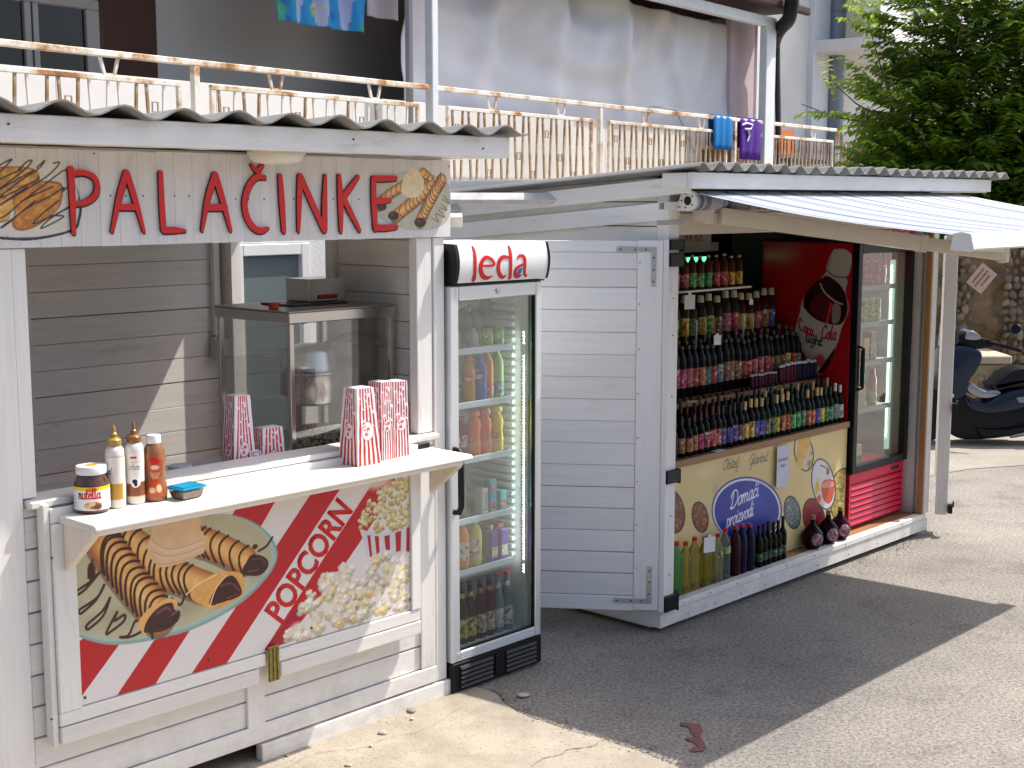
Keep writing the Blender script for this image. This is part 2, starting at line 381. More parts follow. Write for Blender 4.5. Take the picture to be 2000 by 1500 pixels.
        if cut:
            k = (al[:-1, :-1] + al[1:, 1:] + al[:-1, 1:] + al[1:, :-1]).reshape(-1) > 1.6; F = F[k]
            used = np.unique(F); mp = np.full(len(V), -1); mp[used] = np.arange(len(used)); V = V[used]; F = mp[F]; im = im.reshape(-1, 3)[used]
        me = bpy.data.meshes.new(name); me.vertices.add(len(V)); me.vertices.foreach_set('co', V.astype(np.float32).ravel())
        me.loops.add(F.size); me.loops.foreach_set('vertex_index', F.ravel().astype(np.int32))
        me.polygons.add(len(F)); me.polygons.foreach_set('loop_start', np.arange(0, F.size, 4, dtype=np.int32))
        me.update(calc_edges=True); me.validate()
        c = np.clip(im.reshape(-1, 3) / 255, 0, 1); lin = np.where(c <= 0.04045, c / 12.92, ((c + 0.055) / 1.055) ** 2.4)
        at = me.color_attributes.new('col', 'BYTE_COLOR', 'POINT')
        at.data.foreach_set('color', np.concatenate([lin, np.ones((len(lin), 1))], 1).astype(np.float32).ravel())
        me.materials.append(m or M_PRINT); me.shade_smooth()
        return inst(name, me, parent, None, 0, label, kind)
# hand lettering strokes: width, list of polylines (x-height 1)
GL = {
 'a': (0.95, [[(.75, .85), (.4, 1), (.1, .6), (.15, .1), (.45, 0), (.72, .4)], [(.76, 1), (.7, .3), (.8, 0), (.95, .1)]]),
 'b': (0.9, [[(.15, 1.9), (.1, .1), (.4, 0), (.75, .35), (.65, .9), (.3, .95), (.12, .6)]]),
 'c': (0.8, [[(.68, .8), (.45, 1), (.12, .65), (.15, .15), (.45, 0), (.75, .2)]]),
 'ć': (0.8, [[(.68, .8), (.45, 1), (.12, .65), (.15, .15), (.45, 0), (.75, .2)], [(.4, 1.3), (.62, 1.65)]]),
 'č': (0.8, [[(.68, .8), (.45, 1), (.12, .65), (.15, .15), (.45, 0), (.75, .2)], [(.25, 1.6), (.42, 1.3), (.62, 1.6)]]),
 'd': (0.95, [[(.7, .8), (.4, 1), (.1, .6), (.15, .1), (.45, 0), (.7, .4)], [(.78, 1.9), (.7, .3), (.8, 0), (.95, .1)]]),
 'e': (0.8, [[(.12, .5), (.6, .62), (.6, .9), (.35, 1), (.1, .6), (.15, .1), (.45, 0), (.75, .2)]]),
 'g': (0.95, [[(.72, .85), (.4, 1), (.1, .6), (.2, .1), (.5, .1), (.72, .5)], [(.76, 1), (.7, -.5), (.4, -.85), (.1, -.6)]]),
 'h': (0.95, [[(.15, 1.9), (.1, 0)], [(.12, .6), (.45, 1), (.68, .8), (.7, 0), (.9, .1)]]),
 'i': (0.45, [[(.15, 1), (.12, .15), (.3, 0), (.45, .1)], [(.18, 1.35), (.22, 1.42)]]),
 'j': (0.5, [[(.25, 1), (.22, -.5), (0, -.8), (-.2, -.6)], [(.28, 1.35), (.32, 1.42)]]),
 'l': (0.5, [[(.2, 1.9), (.12, .2), (.3, 0), (.5, .1)]]),
 'm': (1.35, [[(.1, 1), (.08, 0)], [(.1, .6), (.38, 1), (.55, .8), (.55, 0)], [(.56, .6), (.85, 1), (1.02, .8), (1.02, .15), (1.2, 0), (1.35, .1)]]),
 'n': (0.95, [[(.1, 1), (.08, 0)], [(.1, .6), (.4, 1), (.62, .8), (.62, .15), (.78, 0), (.95, .1)]]),
 'o': (0.9, [[(.45, 1), (.1, .65), (.15, .1), (.45, 0), (.75, .4), (.65, .9), (.45, 1), (.9, .85)]]),
 'p': (0.9, [[(.15, 1), (.05, -.8)], [(.12, .6), (.4, 1), (.75, .7), (.65, .15), (.3, 0), (.1, .2)]]),
 'r': (0.7, [[(.1, 1), (.08, 0)], [(.1, .5), (.35, .95), (.62, .9)]]),
 't': (0.55, [[(.22, 1.6), (.15, .2), (.35, 0), (.55, .15)], [(0, 1.05), (.45, 1.05)]]),
 'v': (0.85, [[(.05, 1), (.3, 0), (.65, .9), (.85, .9)]]),
 'z': (0.8, [[(.08, .95), (.6, .95), (.1, .05), (.4, .1), (.75, 0)]]),
 'D': (1.5, [[(.35, 1.9), (.25, .2), (0, .05), (.3, -.1), (.8, 0), (1.3, .6), (1.2, 1.5), (.7, 1.9), (.1, 1.7), (-.1, 1.2)]]),
 'O': (1.4, [[(.7, 1.9), (.1, 1.3), (.15, .3), (.6, 0), (1.1, .5), (1.1, 1.4), (.7, 1.9), (.4, 1.4)]]),
 'G': (1.4, [[(1.1, 1.6), (.7, 1.9), (.15, 1.3), (.15, .4), (.6, 0), (1.05, .5), (1.1, .9)], [(.7, .9), (1.15, .9), (1.0, -.5), (.5, -.8)]]),
 'C': (1.3, [[(1.1, 1.5), (.8, 1.9), (.2, 1.3), (.15, .4), (.6, 0), (1.1, .3)]]),
 'L': (1.0, [[(.3, 1.9), (.15, .1), (.9, 0)]]),
}
def ribbon(pts, w, a0, a1, name, parent, mats, fr=None, sm=6, cap=True):
    """a brush-like cut-out letter stroke in the x-z plane between depths a0 and a1"""
    ws = w if isinstance(w, (list, tuple)) else [w] * len(pts)
    q = smooth_pts([tuple(p) + (ww,) for p, ww in zip(pts, ws)], sm) if len(pts) > 2 else [tuple(p) + (ww,) for p, ww in zip(pts, ws)]
    P = [Vector((p[0], p[1])) for p in q]; L = []; Rr = []
    for i, p in enumerate(P):
        d = (P[min(i + 1, len(P) - 1)] - P[max(i - 1, 0)]).normalized(); n = Vector((-d.y, d.x)) * q[i][2] / 2
        L.append(p + n); Rr.append(p - n)
    def capf(p, d, r): 
        a = math.atan2(d.y, d.x); return [p + Vector((math.cos(a + t), math.sin(a + t))) * r for t in [-1.1, -0.55, 0, 0.55, 1.1]]
    e = capf(P[-1], (P[-1] - P[-2]), q[-1][2] / 2 * 0.95); b = capf(P[0], (P[0] - P[1]), q[0][2] / 2 * 0.95)
    n = len(P); g = G(); 
    # front and back as quad strips, so concave shapes stay right
    ring = L + e[::-1] + Rr[::-1] + b[::-1]
    vs = [(p.x, a0, p.y) for p in ring] + [(p.x, a1, p.y) for p in ring]; N = len(ring); fs = []; ms = []
    Ri = lambda i: n + 5 + (n - 1 - i)
    for off, s in ((0, 1), (N, 1)):
        for i in range(n - 1): fs.append((off + i, off + i + 1, off + Ri(i + 1), off + Ri(i))); ms.append(0)
        fs.append(tuple(off + k for k in [n - 1] + list(range(n, n + 5)) + [Ri(n - 1)])); ms.append(0)
        fs.append(tuple(off + k for k in [Ri(0)] + list(range(2 * n + 5, 2 * n + 10)) + [0])); ms.append(0)
    for i in range(N): fs.append((i, (i + 1) % N, N + (i + 1) % N, N + i)); ms.append(1)
    g.v = vs; g.f = fs; g.m = ms
    return g
# ================================================================ GROUND
FZ0 = Fr(*(K1.w(0.008, -0.035)[:2]), 46.8)
def ground_mat():
    m = bpy.data.materials.new('worn_asphalt'); m.use_nodes = True; n = m.node_tree; L = n.links.new; b = n.nodes['Principled BSDF']; b.inputs['Roughness'].default_value = .9
    tc = n.nodes.new('ShaderNodeTexCoord')
    def nz(sc, det=6, rg=.6): q = n.nodes.new('ShaderNodeTexNoise'); q.inputs['Scale'].default_value = sc; q.inputs['Detail'].default_value = det; q.inputs['Roughness'].default_value = rg; L(tc.outputs['Object'], q.inputs['Vector']); return q
    a, c, f = nz(.62, 8, .72), nz(60, 6, .78), nz(170, 3, .7)
    r = n.nodes.new('ShaderNodeValToRGB'); e = r.color_ramp.elements; e[0].position = .34; e[0].color = (.225, .208, .190, 1); e[1].position = .62; e[1].color = (.360, .330, .288, 1); L(a.outputs['Fac'], r.inputs[0])
    r2 = n.nodes.new('ShaderNodeValToRGB'); e = r2.color_ramp.elements; e[0].position = .36; e[0].color = (.30, .29, .29, 1); e[1].position = .53; e[1].color = (1.05, 1.05, 1.05, 1); L(c.outputs['Fac'], r2.inputs[0])
    e3 = r2.color_ramp.elements.new(.70); e3.color = (1.45, 1.43, 1.38, 1)
    mx = n.nodes.new('ShaderNodeMix'); mx.data_type = 'RGBA'; mx.blend_type = 'MULTIPLY'; mx.inputs[0].default_value = .95; L(r.outputs[0], mx.inputs[6]); L(r2.outputs[0], mx.inputs[7])
    v = n.nodes.new('ShaderNodeTexVoronoi'); v.inputs['Scale'].default_value = 95; L(tc.outputs['Object'], v.inputs['Vector'])
    r3 = n.nodes.new('ShaderNodeValToRGB'); e = r3.color_ramp.elements; e[0].position = .05; e[0].color = (1.28, 1.26, 1.2, 1); e[1].position = .45; e[1].color = (.84, .84, .85, 1); L(v.outputs['Distance'], r3.inputs[0])
    m2 = n.nodes.new('ShaderNodeMix'); m2.data_type = 'RGBA'; m2.blend_type = 'MULTIPLY'; m2.inputs[0].default_value = .9; L(mx.outputs[2], m2.inputs[6]); L(r3.outputs[0], m2.inputs[7])
    st = nz(1.7, 8, .7); r4 = n.nodes.new('ShaderNodeValToRGB'); e = r4.color_ramp.elements; e[0].position = .32; e[0].color = (.55, .54, .55, 1); e[1].position = .46; e[1].color = (1, 1, 1, 1); L(st.outputs['Fac'], r4.inputs[0])
    m3 = n.nodes.new('ShaderNodeMix'); m3.data_type = 'RGBA'; m3.blend_type = 'MULTIPLY'; m3.inputs[0].default_value = .8; L(m2.outputs[2], m3.inputs[6]); L(r4.outputs[0], m3.inputs[7])
    L(m3.outputs[2], b.inputs['Base Color'])
    bp = n.nodes.new('ShaderNodeBump'); bp.inputs['Strength'].default_value = .7; bp.inputs['Distance'].default_value = .006
    ad = n.nodes.new('ShaderNodeMath'); ad.operation = 'ADD'; L(c.outputs['Fac'], ad.inputs[0]); L(f.outputs['Fac'], ad.inputs[1]); L(ad.outputs[0], bp.inputs['Height']); L(bp.outputs[0], b.inputs['Normal'])
    return m
G().add([(-300, -300, 0), (300, -300, 0), (300, 300, 0), (-300, 300, 0)], [(0, 1, 2, 3)]).obj('ground', ground_mat(), kind='structure')
def conc_mat(name, c0, c1, sc=3.0):
    m = bpy.data.materials.new(name); m.use_nodes = True; n = m.node_tree; L = n.links.new; b = n.nodes['Principled BSDF']; b.inputs['Roughness'].default_value = .92
    tc = n.nodes.new('ShaderNodeTexCoord'); q = n.nodes.new('ShaderNodeTexNoise'); q.inputs['Scale'].default_value = sc; q.inputs['Detail'].default_value = 10; q.inputs['Roughness'].default_value = .7; L(tc.outputs['Object'], q.inputs['Vector'])
    r = n.nodes.new('ShaderNodeValToRGB'); e = r.color_ramp.elements; e[0].position = .35; e[0].color = c0 + (1,); e[1].position = .62; e[1].color = c1 + (1,); L(q.outputs['Fac'], r.inputs[0])
    q2 = n.nodes.new('ShaderNodeTexNoise'); q2.inputs['Scale'].default_value = 70; q2.inputs['Detail'].default_value = 5; L(tc.outputs['Object'], q2.inputs['Vector'])
    r2 = n.nodes.new('ShaderNodeValToRGB'); e = r2.color_ramp.elements; e[0].position = .27; e[0].color = (.60, .57, .52, 1); e[1].position = .38; e[1].color = (1, 1, 1, 1); L(q2.outputs['Fac'], r2.inputs[0])
    mx = n.nodes.new('ShaderNodeMix'); mx.data_type = 'RGBA'; mx.blend_type = 'MULTIPLY'; mx.inputs[0].default_value = .8; L(r.outputs[0], mx.inputs[6]); L(r2.outputs[0], mx.inputs[7]); L(mx.outputs[2], b.inputs['Base Color'])
    bp = n.nodes.new('ShaderNodeBump'); bp.inputs['Strength'].default_value = .7; bp.inputs['Distance'].default_value = .006; L(q2.outputs['Fac'], bp.inputs['Height']); L(bp.outputs[0], b.inputs['Normal']); return m
edge = [(700, 1290), (850, 1330), (955, 1348), (990, 1378), (1035, 1402), (1075, 1414), (1120, 1430), (1165, 1440), (1200, 1452), (1250, 1468), (1290, 1484), (1330, 1502), (1400, 1530), (1500, 1590), (1700, 1760)]
E_ = [gnd(*p, .004) for p in edge]
P_ = smooth_pts([(p.x, p.y) for p in E_], 8); P_ = [(a + rnd.uniform(-.004, .004), b + rnd.uniform(-.004, .004)) for a, b in P_]
M_CONC = conc_mat('sandy_concrete', (.275, .235, .182), (.395, .345, .275))
poly = [(p[0], p[1], .006) for p in P_] + [(4.0, -3, .006), (-6, -3, .006), (-9, 4, .006), (-4, 9.5, .006)]
g = G(); n_ = len(P_)
g.add([(p[0], p[1], .006) for p in P_] + [(p[0] - 5.0 - .3 * i / n_, p[1] - 5.0, .006) for i, p in enumerate(P_)], [(i, i + 1, n_ + i + 1, n_ + i) for i in range(n_ - 1)])
g.add([(p[0], p[1], .006) for p in P_] + [(p[0], p[1], -.02) for p in P_], [(i, n_ + i, n_ + i + 1, i + 1) for i in range(n_ - 1)])
g.obj('concrete_apron', M_CONC, kind='structure')
# broken crumbs along the joint and grit blown against the kiosk bases: nobody could count them
g = G()
def crumb(x, y, s, z=.004):
    g.add([(x - s, y - s * .7, z), (x + s, y - s * rnd.uniform(.3, .8), z), (x + s * rnd.uniform(-.3, .5), y + s, z), (x, y, z + s * rnd.uniform(.6, 1.1))], [(0, 1, 3), (1, 2, 3), (2, 0, 3)])
for _ in range(420):
    p = P_[rnd.randrange(len(P_))]; crumb(p[0] + rnd.gauss(.01, .03), p[1] + rnd.gauss(0, .03), rnd.uniform(.002, .008))
for _ in range(900):
    u_ = rnd.uniform(-.1, 2.95); d_ = abs(rnd.gauss(0, .07)); q = K2.w(u_, -d_, 0); crumb(q.x, q.y, rnd.uniform(.0015, .006))
for _ in range(300):
    u_ = rnd.uniform(.0, .62); d_ = abs(rnd.gauss(0, .06)); q = FZ0.w(u_, -d_, 0); crumb(q.x, q.y, rnd.uniform(.0015, .005))
for _ in range(1200):
    q = gnd(rnd.uniform(900, 2050), rnd.uniform(1050, 1560)); crumb(q.x, q.y, rnd.uniform(.0012, .0035), .0005)
g.obj('loose_grit', mat('asphalt_grit', (.27, .235, .19), .9, var=.4, vscale=90), kind='stuff')
# dark ragged joint along the concrete edge
ck = G(); vs = []; fs = []
for i, (x, y) in enumerate(P_):
    w_ = .004 + .009 * abs(math.sin(i * 1.7)) * rnd.uniform(.4, 1.2); vs += [(x, y, .0035), (x + w_ * .8, y + w_ * .6, .0035)]
ck.add(vs, [(2 * i, 2 * i + 1, 2 * i + 3, 2 * i + 2) for i in range(len(P_) - 1)]).obj('joint_crack', mat('crack_dark', (.022, .02, .018), .95), kind='structure')
def crack(pts, w, name='hairline_crack', z=.0095, m=None):
    Q = [gnd(a, b, z) for a, b in pts]; q = smooth_pts([(p.x, p.y) for p in Q], 6); vs = []
    for i, (x, y) in enumerate(q): ww = w * rnd.uniform(.2, 1.3); ox, oy = rnd.uniform(-.004, .004), rnd.uniform(-.004, .004); vs += [(x + ox, y + oy - ww, z), (x + ox, y + oy + ww, z)]
    G().add(vs, [(2 * i, 2 * i + 1, 2 * i + 3, 2 * i + 2) for i in range(len(q) - 1)]).obj(name, m or mat('crack_brown', (.12, .095, .07), .95), kind='structure')
crack([(1040, 1496), (1062, 1480), (1090, 1475), (1110, 1464), (1150, 1458), (1170, 1452)], .0028)
crack([(560, 1500), (620, 1470), (700, 1462), (760, 1440), (830, 1424), (900, 1380)], .0012)
# faded red paint on the asphalt
RP = mat('faded_red_paint', (.20, .085, .078), .9, bump=.5, bscale=120, var=.3, vscale=40)
pm_ = []
for pl_ in ([(1330, 1411), (1358, 1413), (1369, 1418), (1372, 1430), (1362, 1440), (1350, 1430), (1345, 1420), (1332, 1417)], [(1338, 1442), (1366, 1439), (1374, 1448), (1378, 1464), (1350, 1468), (1348, 1462), (1362, 1458), (1352, 1448)]):
    q = smooth_pts([tuple(gnd(a, b, .0045)[:2]) for a, b in pl_], 4, True); pm_.append(q)
g = G()
for q in pm_: g.add([(a + rnd.uniform(-.003, .003), b + rnd.uniform(-.003, .003), .0045) for a, b in q], [tuple(range(len(q)))])
g.obj('painted_mark', RP, kind='structure')
# paler concrete further down the lane
fp = [(1500, 1012), (1700, 955), (1836, 925), (1900, 915), (2005, 908), (2300, 900)]
q = [gnd(a, b, .004) for a, b in fp]
G().add([(p.x, p.y, .004) for p in q] + [(p.x + 3, 60, .004) for p in q], [(i, i + 1, len(q) + i + 1, len(q) + i) for i in range(len(q) - 1)]).obj('far_pavement', conc_mat('pale_lane_concrete', (.26, .235, .20), (.345, .315, .268), 1.2), kind='structure')
# green bank across the lane, behind the photographer: it shows only in the glass
hv = []; hx, hz = 70, 22
for j in range(hz + 1):
    for i in range(hx + 1):
        x = -26 + 52 * i / hx; z = 5.2 * j / hz; q_ = mnoise.fractal(Vector((x * .5, z * .7, 3)), 1, 2, 5); hv.append((x, -11 + q_ * 1.2 - .10 * z * z * .5, z + (.9 * mnoise.noise(Vector((x * .4, 5, 1))) if j == hz else 0)))
hg = G().add(hv, [(j * (hx + 1) + i, j * (hx + 1) + i + 1, (j + 1) * (hx + 1) + i + 1, (j + 1) * (hx + 1) + i) for j in range(hz) for i in range(hx)]).obj('hedge', mat('hedge_green', (.035, .060, .018), .8, bump=1, bscale=6, var=.4, vscale=3), kind='stuff')
# flat stone and pebbles
def stone_mesh(seed, fl=.6, m=None, name='stone', sub=2):
    r_ = random.Random(seed); bm = bmesh.new(); bmesh.ops.create_icosphere(bm, subdivisions=sub, radius=1)
    for v in bm.verts:
        f = 1 + .16 * math.sin(v.co.x * 3.1 + seed) + .12 * math.sin(v.co.y * 4.3 + seed * 2) + .10 * math.sin(v.co.z * 5 + seed * 3); v.co *= f; v.co.z *= fl
    me = bpy.data.meshes.new(name); bm.to_mesh(me); bm.free(); me.materials.append(m); me.shade_smooth(); return me
st_ = inst('flat_stone', stone_mesh(3, .25, mat('pale_stone', (.52, .47, .40), .8, bump=.4, bscale=80)), None, gnd(1023, 1357, .010)); st_.scale = (.030, .022, .022); tag(st_, 'single pale flat stone on the asphalt before the drinks fridge', 'stone')
sm_ = [stone_mesh(s, .7, mat('pebble', c, .85)) for s, c in ((5, (.42, .36, .28)), (6, (.30, .24, .17)), (8, (.50, .45, .37)))]
pbl = G()
peb_me = []
for i, (a, b, s) in enumerate(((747, 1431, .016), (803, 1388, .020), (725, 1457, .008), (680, 1494, .012), (560, 1475, .009), (805, 1404, .010))):
    o = inst('pebble', sm_[i % 3], None, gnd(a, b, .010)); o.scale = (s, s * 1.2, s * .8)
    tag(o, ['grey pebble lying on the sandy concrete by the skid board', 'larger stone under the right end of the kiosk skid', 'small brown pebble in the sun', 'dark pebble near the bottom edge of the photo', 'small pebble just outside the skid shadow', 'small stone beside the larger one under the kiosk'][i], 'pebble')
# loose sand and grit: nobody could count it
g = G()
for _ in range(260):
    t = rnd.random(); a = rnd.uniform(480, 1250); b = rnd.uniform(1380, 1500) if a > 850 else rnd.uniform(1400, 1500); p = gnd(a, b, .0085); s = rnd.uniform(.0012, .0030)
    g.add([(p.x - s, p.y - s * .7, .0075), (p.x + s, p.y - s * .5, .0075), (p.x + s * .2, p.y + s, .0075), (p.x, p.y, .0075 + s)], [(0, 1, 3), (1, 2, 3), (2, 0, 3)])
g.obj('sand_grit', mat('grit', (.36, .29, .21), .9, var=.3, vscale=200), kind='stuff')

# ================================================================ WHITE WALL WITH THE GLAZED DOOR BEHIND THE PANCAKE KIOSK
wl = empty('back_wall', K1, (0, 2.3, 0), 'white plastered wall with a frosted glass door behind the pancake kiosk', 'wall')
M_PLAST = mat('white_plaster', (.74, .73, .70), .85, bump=.25, bscale=60, var=.05, vscale=2)
d0, _ = K1.at(474, 600, 2.3); d1, zt = K1.at(600, 492, 2.3)
G().box(-2.6, d0 - .06, 0, .15, 0, 2.10).box(d1 + .01, 1.6, 0, .15, 0, 2.10).box(d0 - .059, d1 + .009, 0, .15, zt + .06, 2.10).obj('plaster', M_PLAST, wl)
dd = G().box(d0 - .055, d0 + .0, -.02, .06, 0.02, zt + .055).box(d1 - .055, d1 + .005, -.02, .06, .02, zt + .055).box(d0 + .001, d1 - .056, -.02, .06, zt - .012, zt + .055).box(d0 + .001, d1 - .056, -.02, .06, .02, .14).obj('door_frame', M_PLW, wl, bevel=.004)
G().box(d0 + .0, d1 - .06, .01, .02, .141, zt - .013).obj('frosted_glass', mat('frosted_grey_glass', (.16, .20, .20), .25, bump=.3, bscale=300), dd)
# ================================================================ HOUSE ON THE TERRACE
hs = empty('house', HS, (0, 0, 0), 'pale house with terrace, covered porch and tall plastered wing behind the kiosks', 'house')
M_GREYW = mat('grey_render', (.58, .55, .52), .9, bump=.15, bscale=40, var=.05, vscale=.8)
M_WING = mat('weathered_white_render', (.78, .775, .75), .9, bump=.3, bscale=25, var=.13, vscale=.9)
M_BRW = mat('brown_render', (.085, .042, .030), .85, var=.08)
M_RET = mat('retaining_render', (.62, .58, .52), .9, bump=.3, bscale=30, var=.10, vscale=1.5)
G().box(-14, 9.0, .05, 12, -.1, 2.20).obj('basement_wall', M_RET, hs)
G().box(-14, 9.0, -.12, 12, 2.202, 2.275).obj('terrace_slab', mat('slab_edge', (.62, .55, .45), .85, var=.15, vscale=4), hs, bevel=.01)
xw0, xw1 = HS.at(190, 50, 1.5)[0], HS.at(305, 80, 1.5)[0]
zw = HS.at(100, 2, 1.5)[1]
G().box(xw1 + .001, 8.4, 1.5, 1.7, 2.28, 5.0).obj('wall', M_GREYW, hs)
G().box(xw0 + .061, xw1, 1.49, 1.7, 2.28, 5.0).box(-14, xw0 + .06, 1.49, 1.7, zw + .02, 5.0).obj('wall', M_BRW, hs, label='dark brown rendered part of the porch wall')
wn = G()
xm0, xm1 = HS.at(46, 50, 1.45)[0], HS.at(74, 50, 1.45)[0]; xr0, xr1 = HS.at(166, 50, 1.45)[0], HS.at(192, 50, 1.45)[0]
zt_ = HS.at(120, 12, 1.45)[1]
win = G().box(xm0, xm1, 1.43, 1.48, 2.28, zt_).box(xr0, xr1, 1.43, 1.48, 2.28, zt_).box(xm0 - 1.8, xm0 - 1.7, 1.43, 1.48, 2.28, zt_).box(xm0 - 1.8, xr1, 1.43, 1.48, zt_ + .001, zt_ + .09).obj('window', mat('beige_window_frame', (.42, .385, .345), .5), hs, bevel=.006)
M_DKG = mat('dark_window_glass', (.010, .013, .017), .06, spec=.35)
G().box(xm1 + .001, xr0 - .001, 1.462, 1.468, 2.29, zt_ - .001).obj('pane', M_DKG, win); G().box(xm0 - 1.69, xm0 - .001, 1.462, 1.468, 2.29, zt_ - .001).obj('pane', M_DKG, win)
G().box((xm0 + xm1) / 2 - .006, (xm0 + xm1) / 2 + .006, 1.422, 1.4295, 2.28, zt_).obj('sash_joint', M_DKMET, win)
# porch roof, beam, posts, pink column
M_DBR = mat('dark_roof_wood', (.055, .022, .016), .7)
G().box(-14, 8.55, -.18, 1.9, 4.93, 5.05).obj('porch_roof', M_DBR, hs)
G().box(4.2, 8.75, -.27, -.185, 4.90, 5.02).obj('gutter', M_DBR, hs, bevel=.03, seg=2)
M_FRM = mat('white_frame', (.74, .77, .78), .5, var=.04)
xp0, xp1 = HS.at(1490, 130, 0)[0], HS.at(1508, 130, 0)[0]
G().box(-.10, xp1, -.06, .06, 4.66, 4.80).obj('porch_beam', M_FRM, hs, bevel=.008)
G().box(xp0, xp1, -.058, .058, 2.28, 4.659).obj('porch_post', M_FRM, hs, bevel=.008)
G().box(.02, .12, -.05, .05, 2.28, 4.659).obj('porch_post', M_FRM, hs, bevel=.008); G().box(-.16, -.10, .10, .16, 2.28, 4.9).obj('porch_post', mat('grey_post', (.36, .36, .37), .6), hs, bevel=.006)
G().box(HS.at(1428, 100, .42)[0], HS.at(1474, 100, .42)[0], .42, .54, 2.28, 4.9).obj('column', mat('pink_render', (.62, .50, .53), .9, bump=.2, bscale=30), hs, bevel=.01)
G().box(HS.at(1474, 100, .5)[0] + .01, HS.at(1488, 100, .5)[0], .46, .56, 2.28, 4.9).obj('column_edge', M_FRM, hs)
# wing wall to the right
XW = 8.45
G().box(XW, 34, .9, 3, -.1, 11).obj('wing_wall', M_WING, hs)
xb0, xb1 = HS.at(1583, 120, .85)[0], HS.at(1626, 120, .85)[0]
G().box(xb0, xb1, .80, .899, -.1, 11).obj('pilaster', mat('pale_blue_render', (.76, .79, .82), .9, bump=.2, bscale=30, var=.04), hs)
x_, _z = HS.at(1634, 120, .72)
G().tube([(x_, .72, 0), (x_, .72, 10)], .145, 14).obj('rain_pipe', mat('grey_pipe', (.24, .28, .33), .45, .3, var=.15, vscale=3), hs, smooth=40)
for z in (5.4, 3.2): G().lathe([(.160, z), (.160, z + .08)], 14, (x_, .72, 0)).obj('pipe_collar', mat('grey_pipe_collar', (.22, .26, .30), .5, .3), hs)
bp0, zb0 = HS.at(1652, 92, .2); bp1, zb1 = HS.at(1742, 108, -.6)
G().box(bp0 + .1, 34, -.6, .899, zb0 - .04, zb0 + .16).obj('balcony_slab', M_WING, hs, bevel=.01)
G().box(bp0 + .2, 20, -.30, .0, zb0 + .161, 9).obj('balcony_wall', M_WING, hs)
xbk = HS.at(1790, 30, -.35)[0]
mb = mat('white_block', (.72, .73, .71), .8, var=.06); G().box(xbk, xbk + 9, -.36, -.305, zb0 + .5, 9).obj('block_backing', mat('dark_joint', (.07, .07, .075), .9), hs)
bk = G().box(0, .58, -.03, 0, 0, .20).mesh('block', mb, bevel=.008)
for r_ in range(12):
    for c_ in range(13):
        inst('block', bk, hs, (xbk + .02 + c_ * .61 + (.30 if r_ % 2 else 0), -.361, zb0 + .52 + r_ * .225))
# black downpipe with swan neck, thin cable
pts = [HS.at(a, b, -.2 if b < 30 else .3) for a, b in ((1548, -20), (1546, 10), (1540, 38), (1522, 58), (1512, 78), (1510, 110), (1512, 240), (1512, 300))]
dp = [(-.40), (-.40), (-.30), (-.05), (.10), (.15), (.15), (.15)]
pts = [HS.at(a, b, y) + (y,) for (a, b), y in zip(((1548, -20), (1546, 10), (1540, 38), (1522, 58), (1512, 80), (1510, 110), (1512, 240), (1512, 330)), dp)]
pp = smooth_pts([(a, y, z) for a, z, y in pts], 5)
G().tube(pp, .105, 12).obj('downpipe', M_BLACK, hs, smooth=50)
G().tube([(a - .16, y - .08, z) for a, z, y in pts[4:]], .012, 6).obj('cable', M_PLW, hs)
# ---------------- parapet panels behind the railing
pr_ = empty('parapet', HS, (0, 0, 0), 'white panels standing behind the rusty terrace railing', 'parapet')
M_PAN = mat('white_panel', (.80, .80, .80), .6, var=.015)
M_PANW = wood('peeling_white_panel', (.80, .79, .77), 'z', .98, (.36, .33, .30), .60, bump=.4)
for nd in M_PANW.node_tree.nodes:
    if nd.type == 'MAPPING': nd.inputs['Scale'].default_value = (1.2, 1.2, .7)
xs = [-8.2, -6.1, -4.2, -2.55, -.8, .35]
for a, b in zip(xs[:-1], xs[1:]): G().box(a, b - .004, .30, .32, 2.28, 3.165).obj('panel', M_PAN, pr_, bevel=.002)
xs = [.352, 1.3, 2.1, 3.0, 3.9, 4.8, 5.95]
for a, b in zip(xs[:-1], xs[1:]): G().box(a, b - .004, .305, .325, 2.28, 3.15).obj('panel', M_PANW, pr_, bevel=.002)
# ---------------- rusty railing
def rust_mat():
    m = bpy.data.materials.new('rusty_white_steel'); m.use_nodes = True; n = m.node_tree; L = n.links.new; b = n.nodes['Principled BSDF']; b.inputs['Roughness'].default_value = .75
    tc = n.nodes.new('ShaderNodeTexCoord'); q = n.nodes.new('ShaderNodeTexNoise'); q.inputs['Scale'].default_value = 2.4; q.inputs['Detail'].default_value = 9; q.inputs['Roughness'].default_value = .72; L(tc.outputs['Object'], q.inputs['Vector'])
    r = n.nodes.new('ShaderNodeValToRGB'); e = r.color_ramp.elements; e[0].position = .47; e[0].color = (.80, .77, .70, 1); e[1].position = .54; e[1].color = (.66, .52, .36, 1); x = e.new(.60); x.color = (.42, .20, .07, 1); x = e.new(.70); x.color = (.20, .085, .03, 1); L(q.outputs['Fac'], r.inputs[0]); L(r.outputs[0], b.inputs['Base Color']); return m
M_RUST = rust_mat()
M_RUSTB = rust_mat(); M_RUSTB.name = 'rusty_bar_steel'
for nd in M_RUSTB.node_tree.nodes:
    if nd.type == 'VALTORGB':
        e_ = nd.color_ramp.elements; e_[0].position = .36; e_[0].color = (.62, .56, .46, 1); e_[1].position = .46; e_[1].color = (.44, .34, .22, 1); e_[2].position = .56; e_[2].color = (.30, .16, .07, 1); e_[3].position = .68
    if nd.type == 'TEX_NOISE': nd.inputs['Scale'].default_value = 3.6
rg = empty('terrace_railing', HS, (0, 0, 0), 'rusty white steel railing with leaning bars along the terrace edge', 'railing')
G().box(-8, 11.85, -.03, .03, 3.262, 3.312).obj('top_rail', M_RUST, rg, bevel=.006)
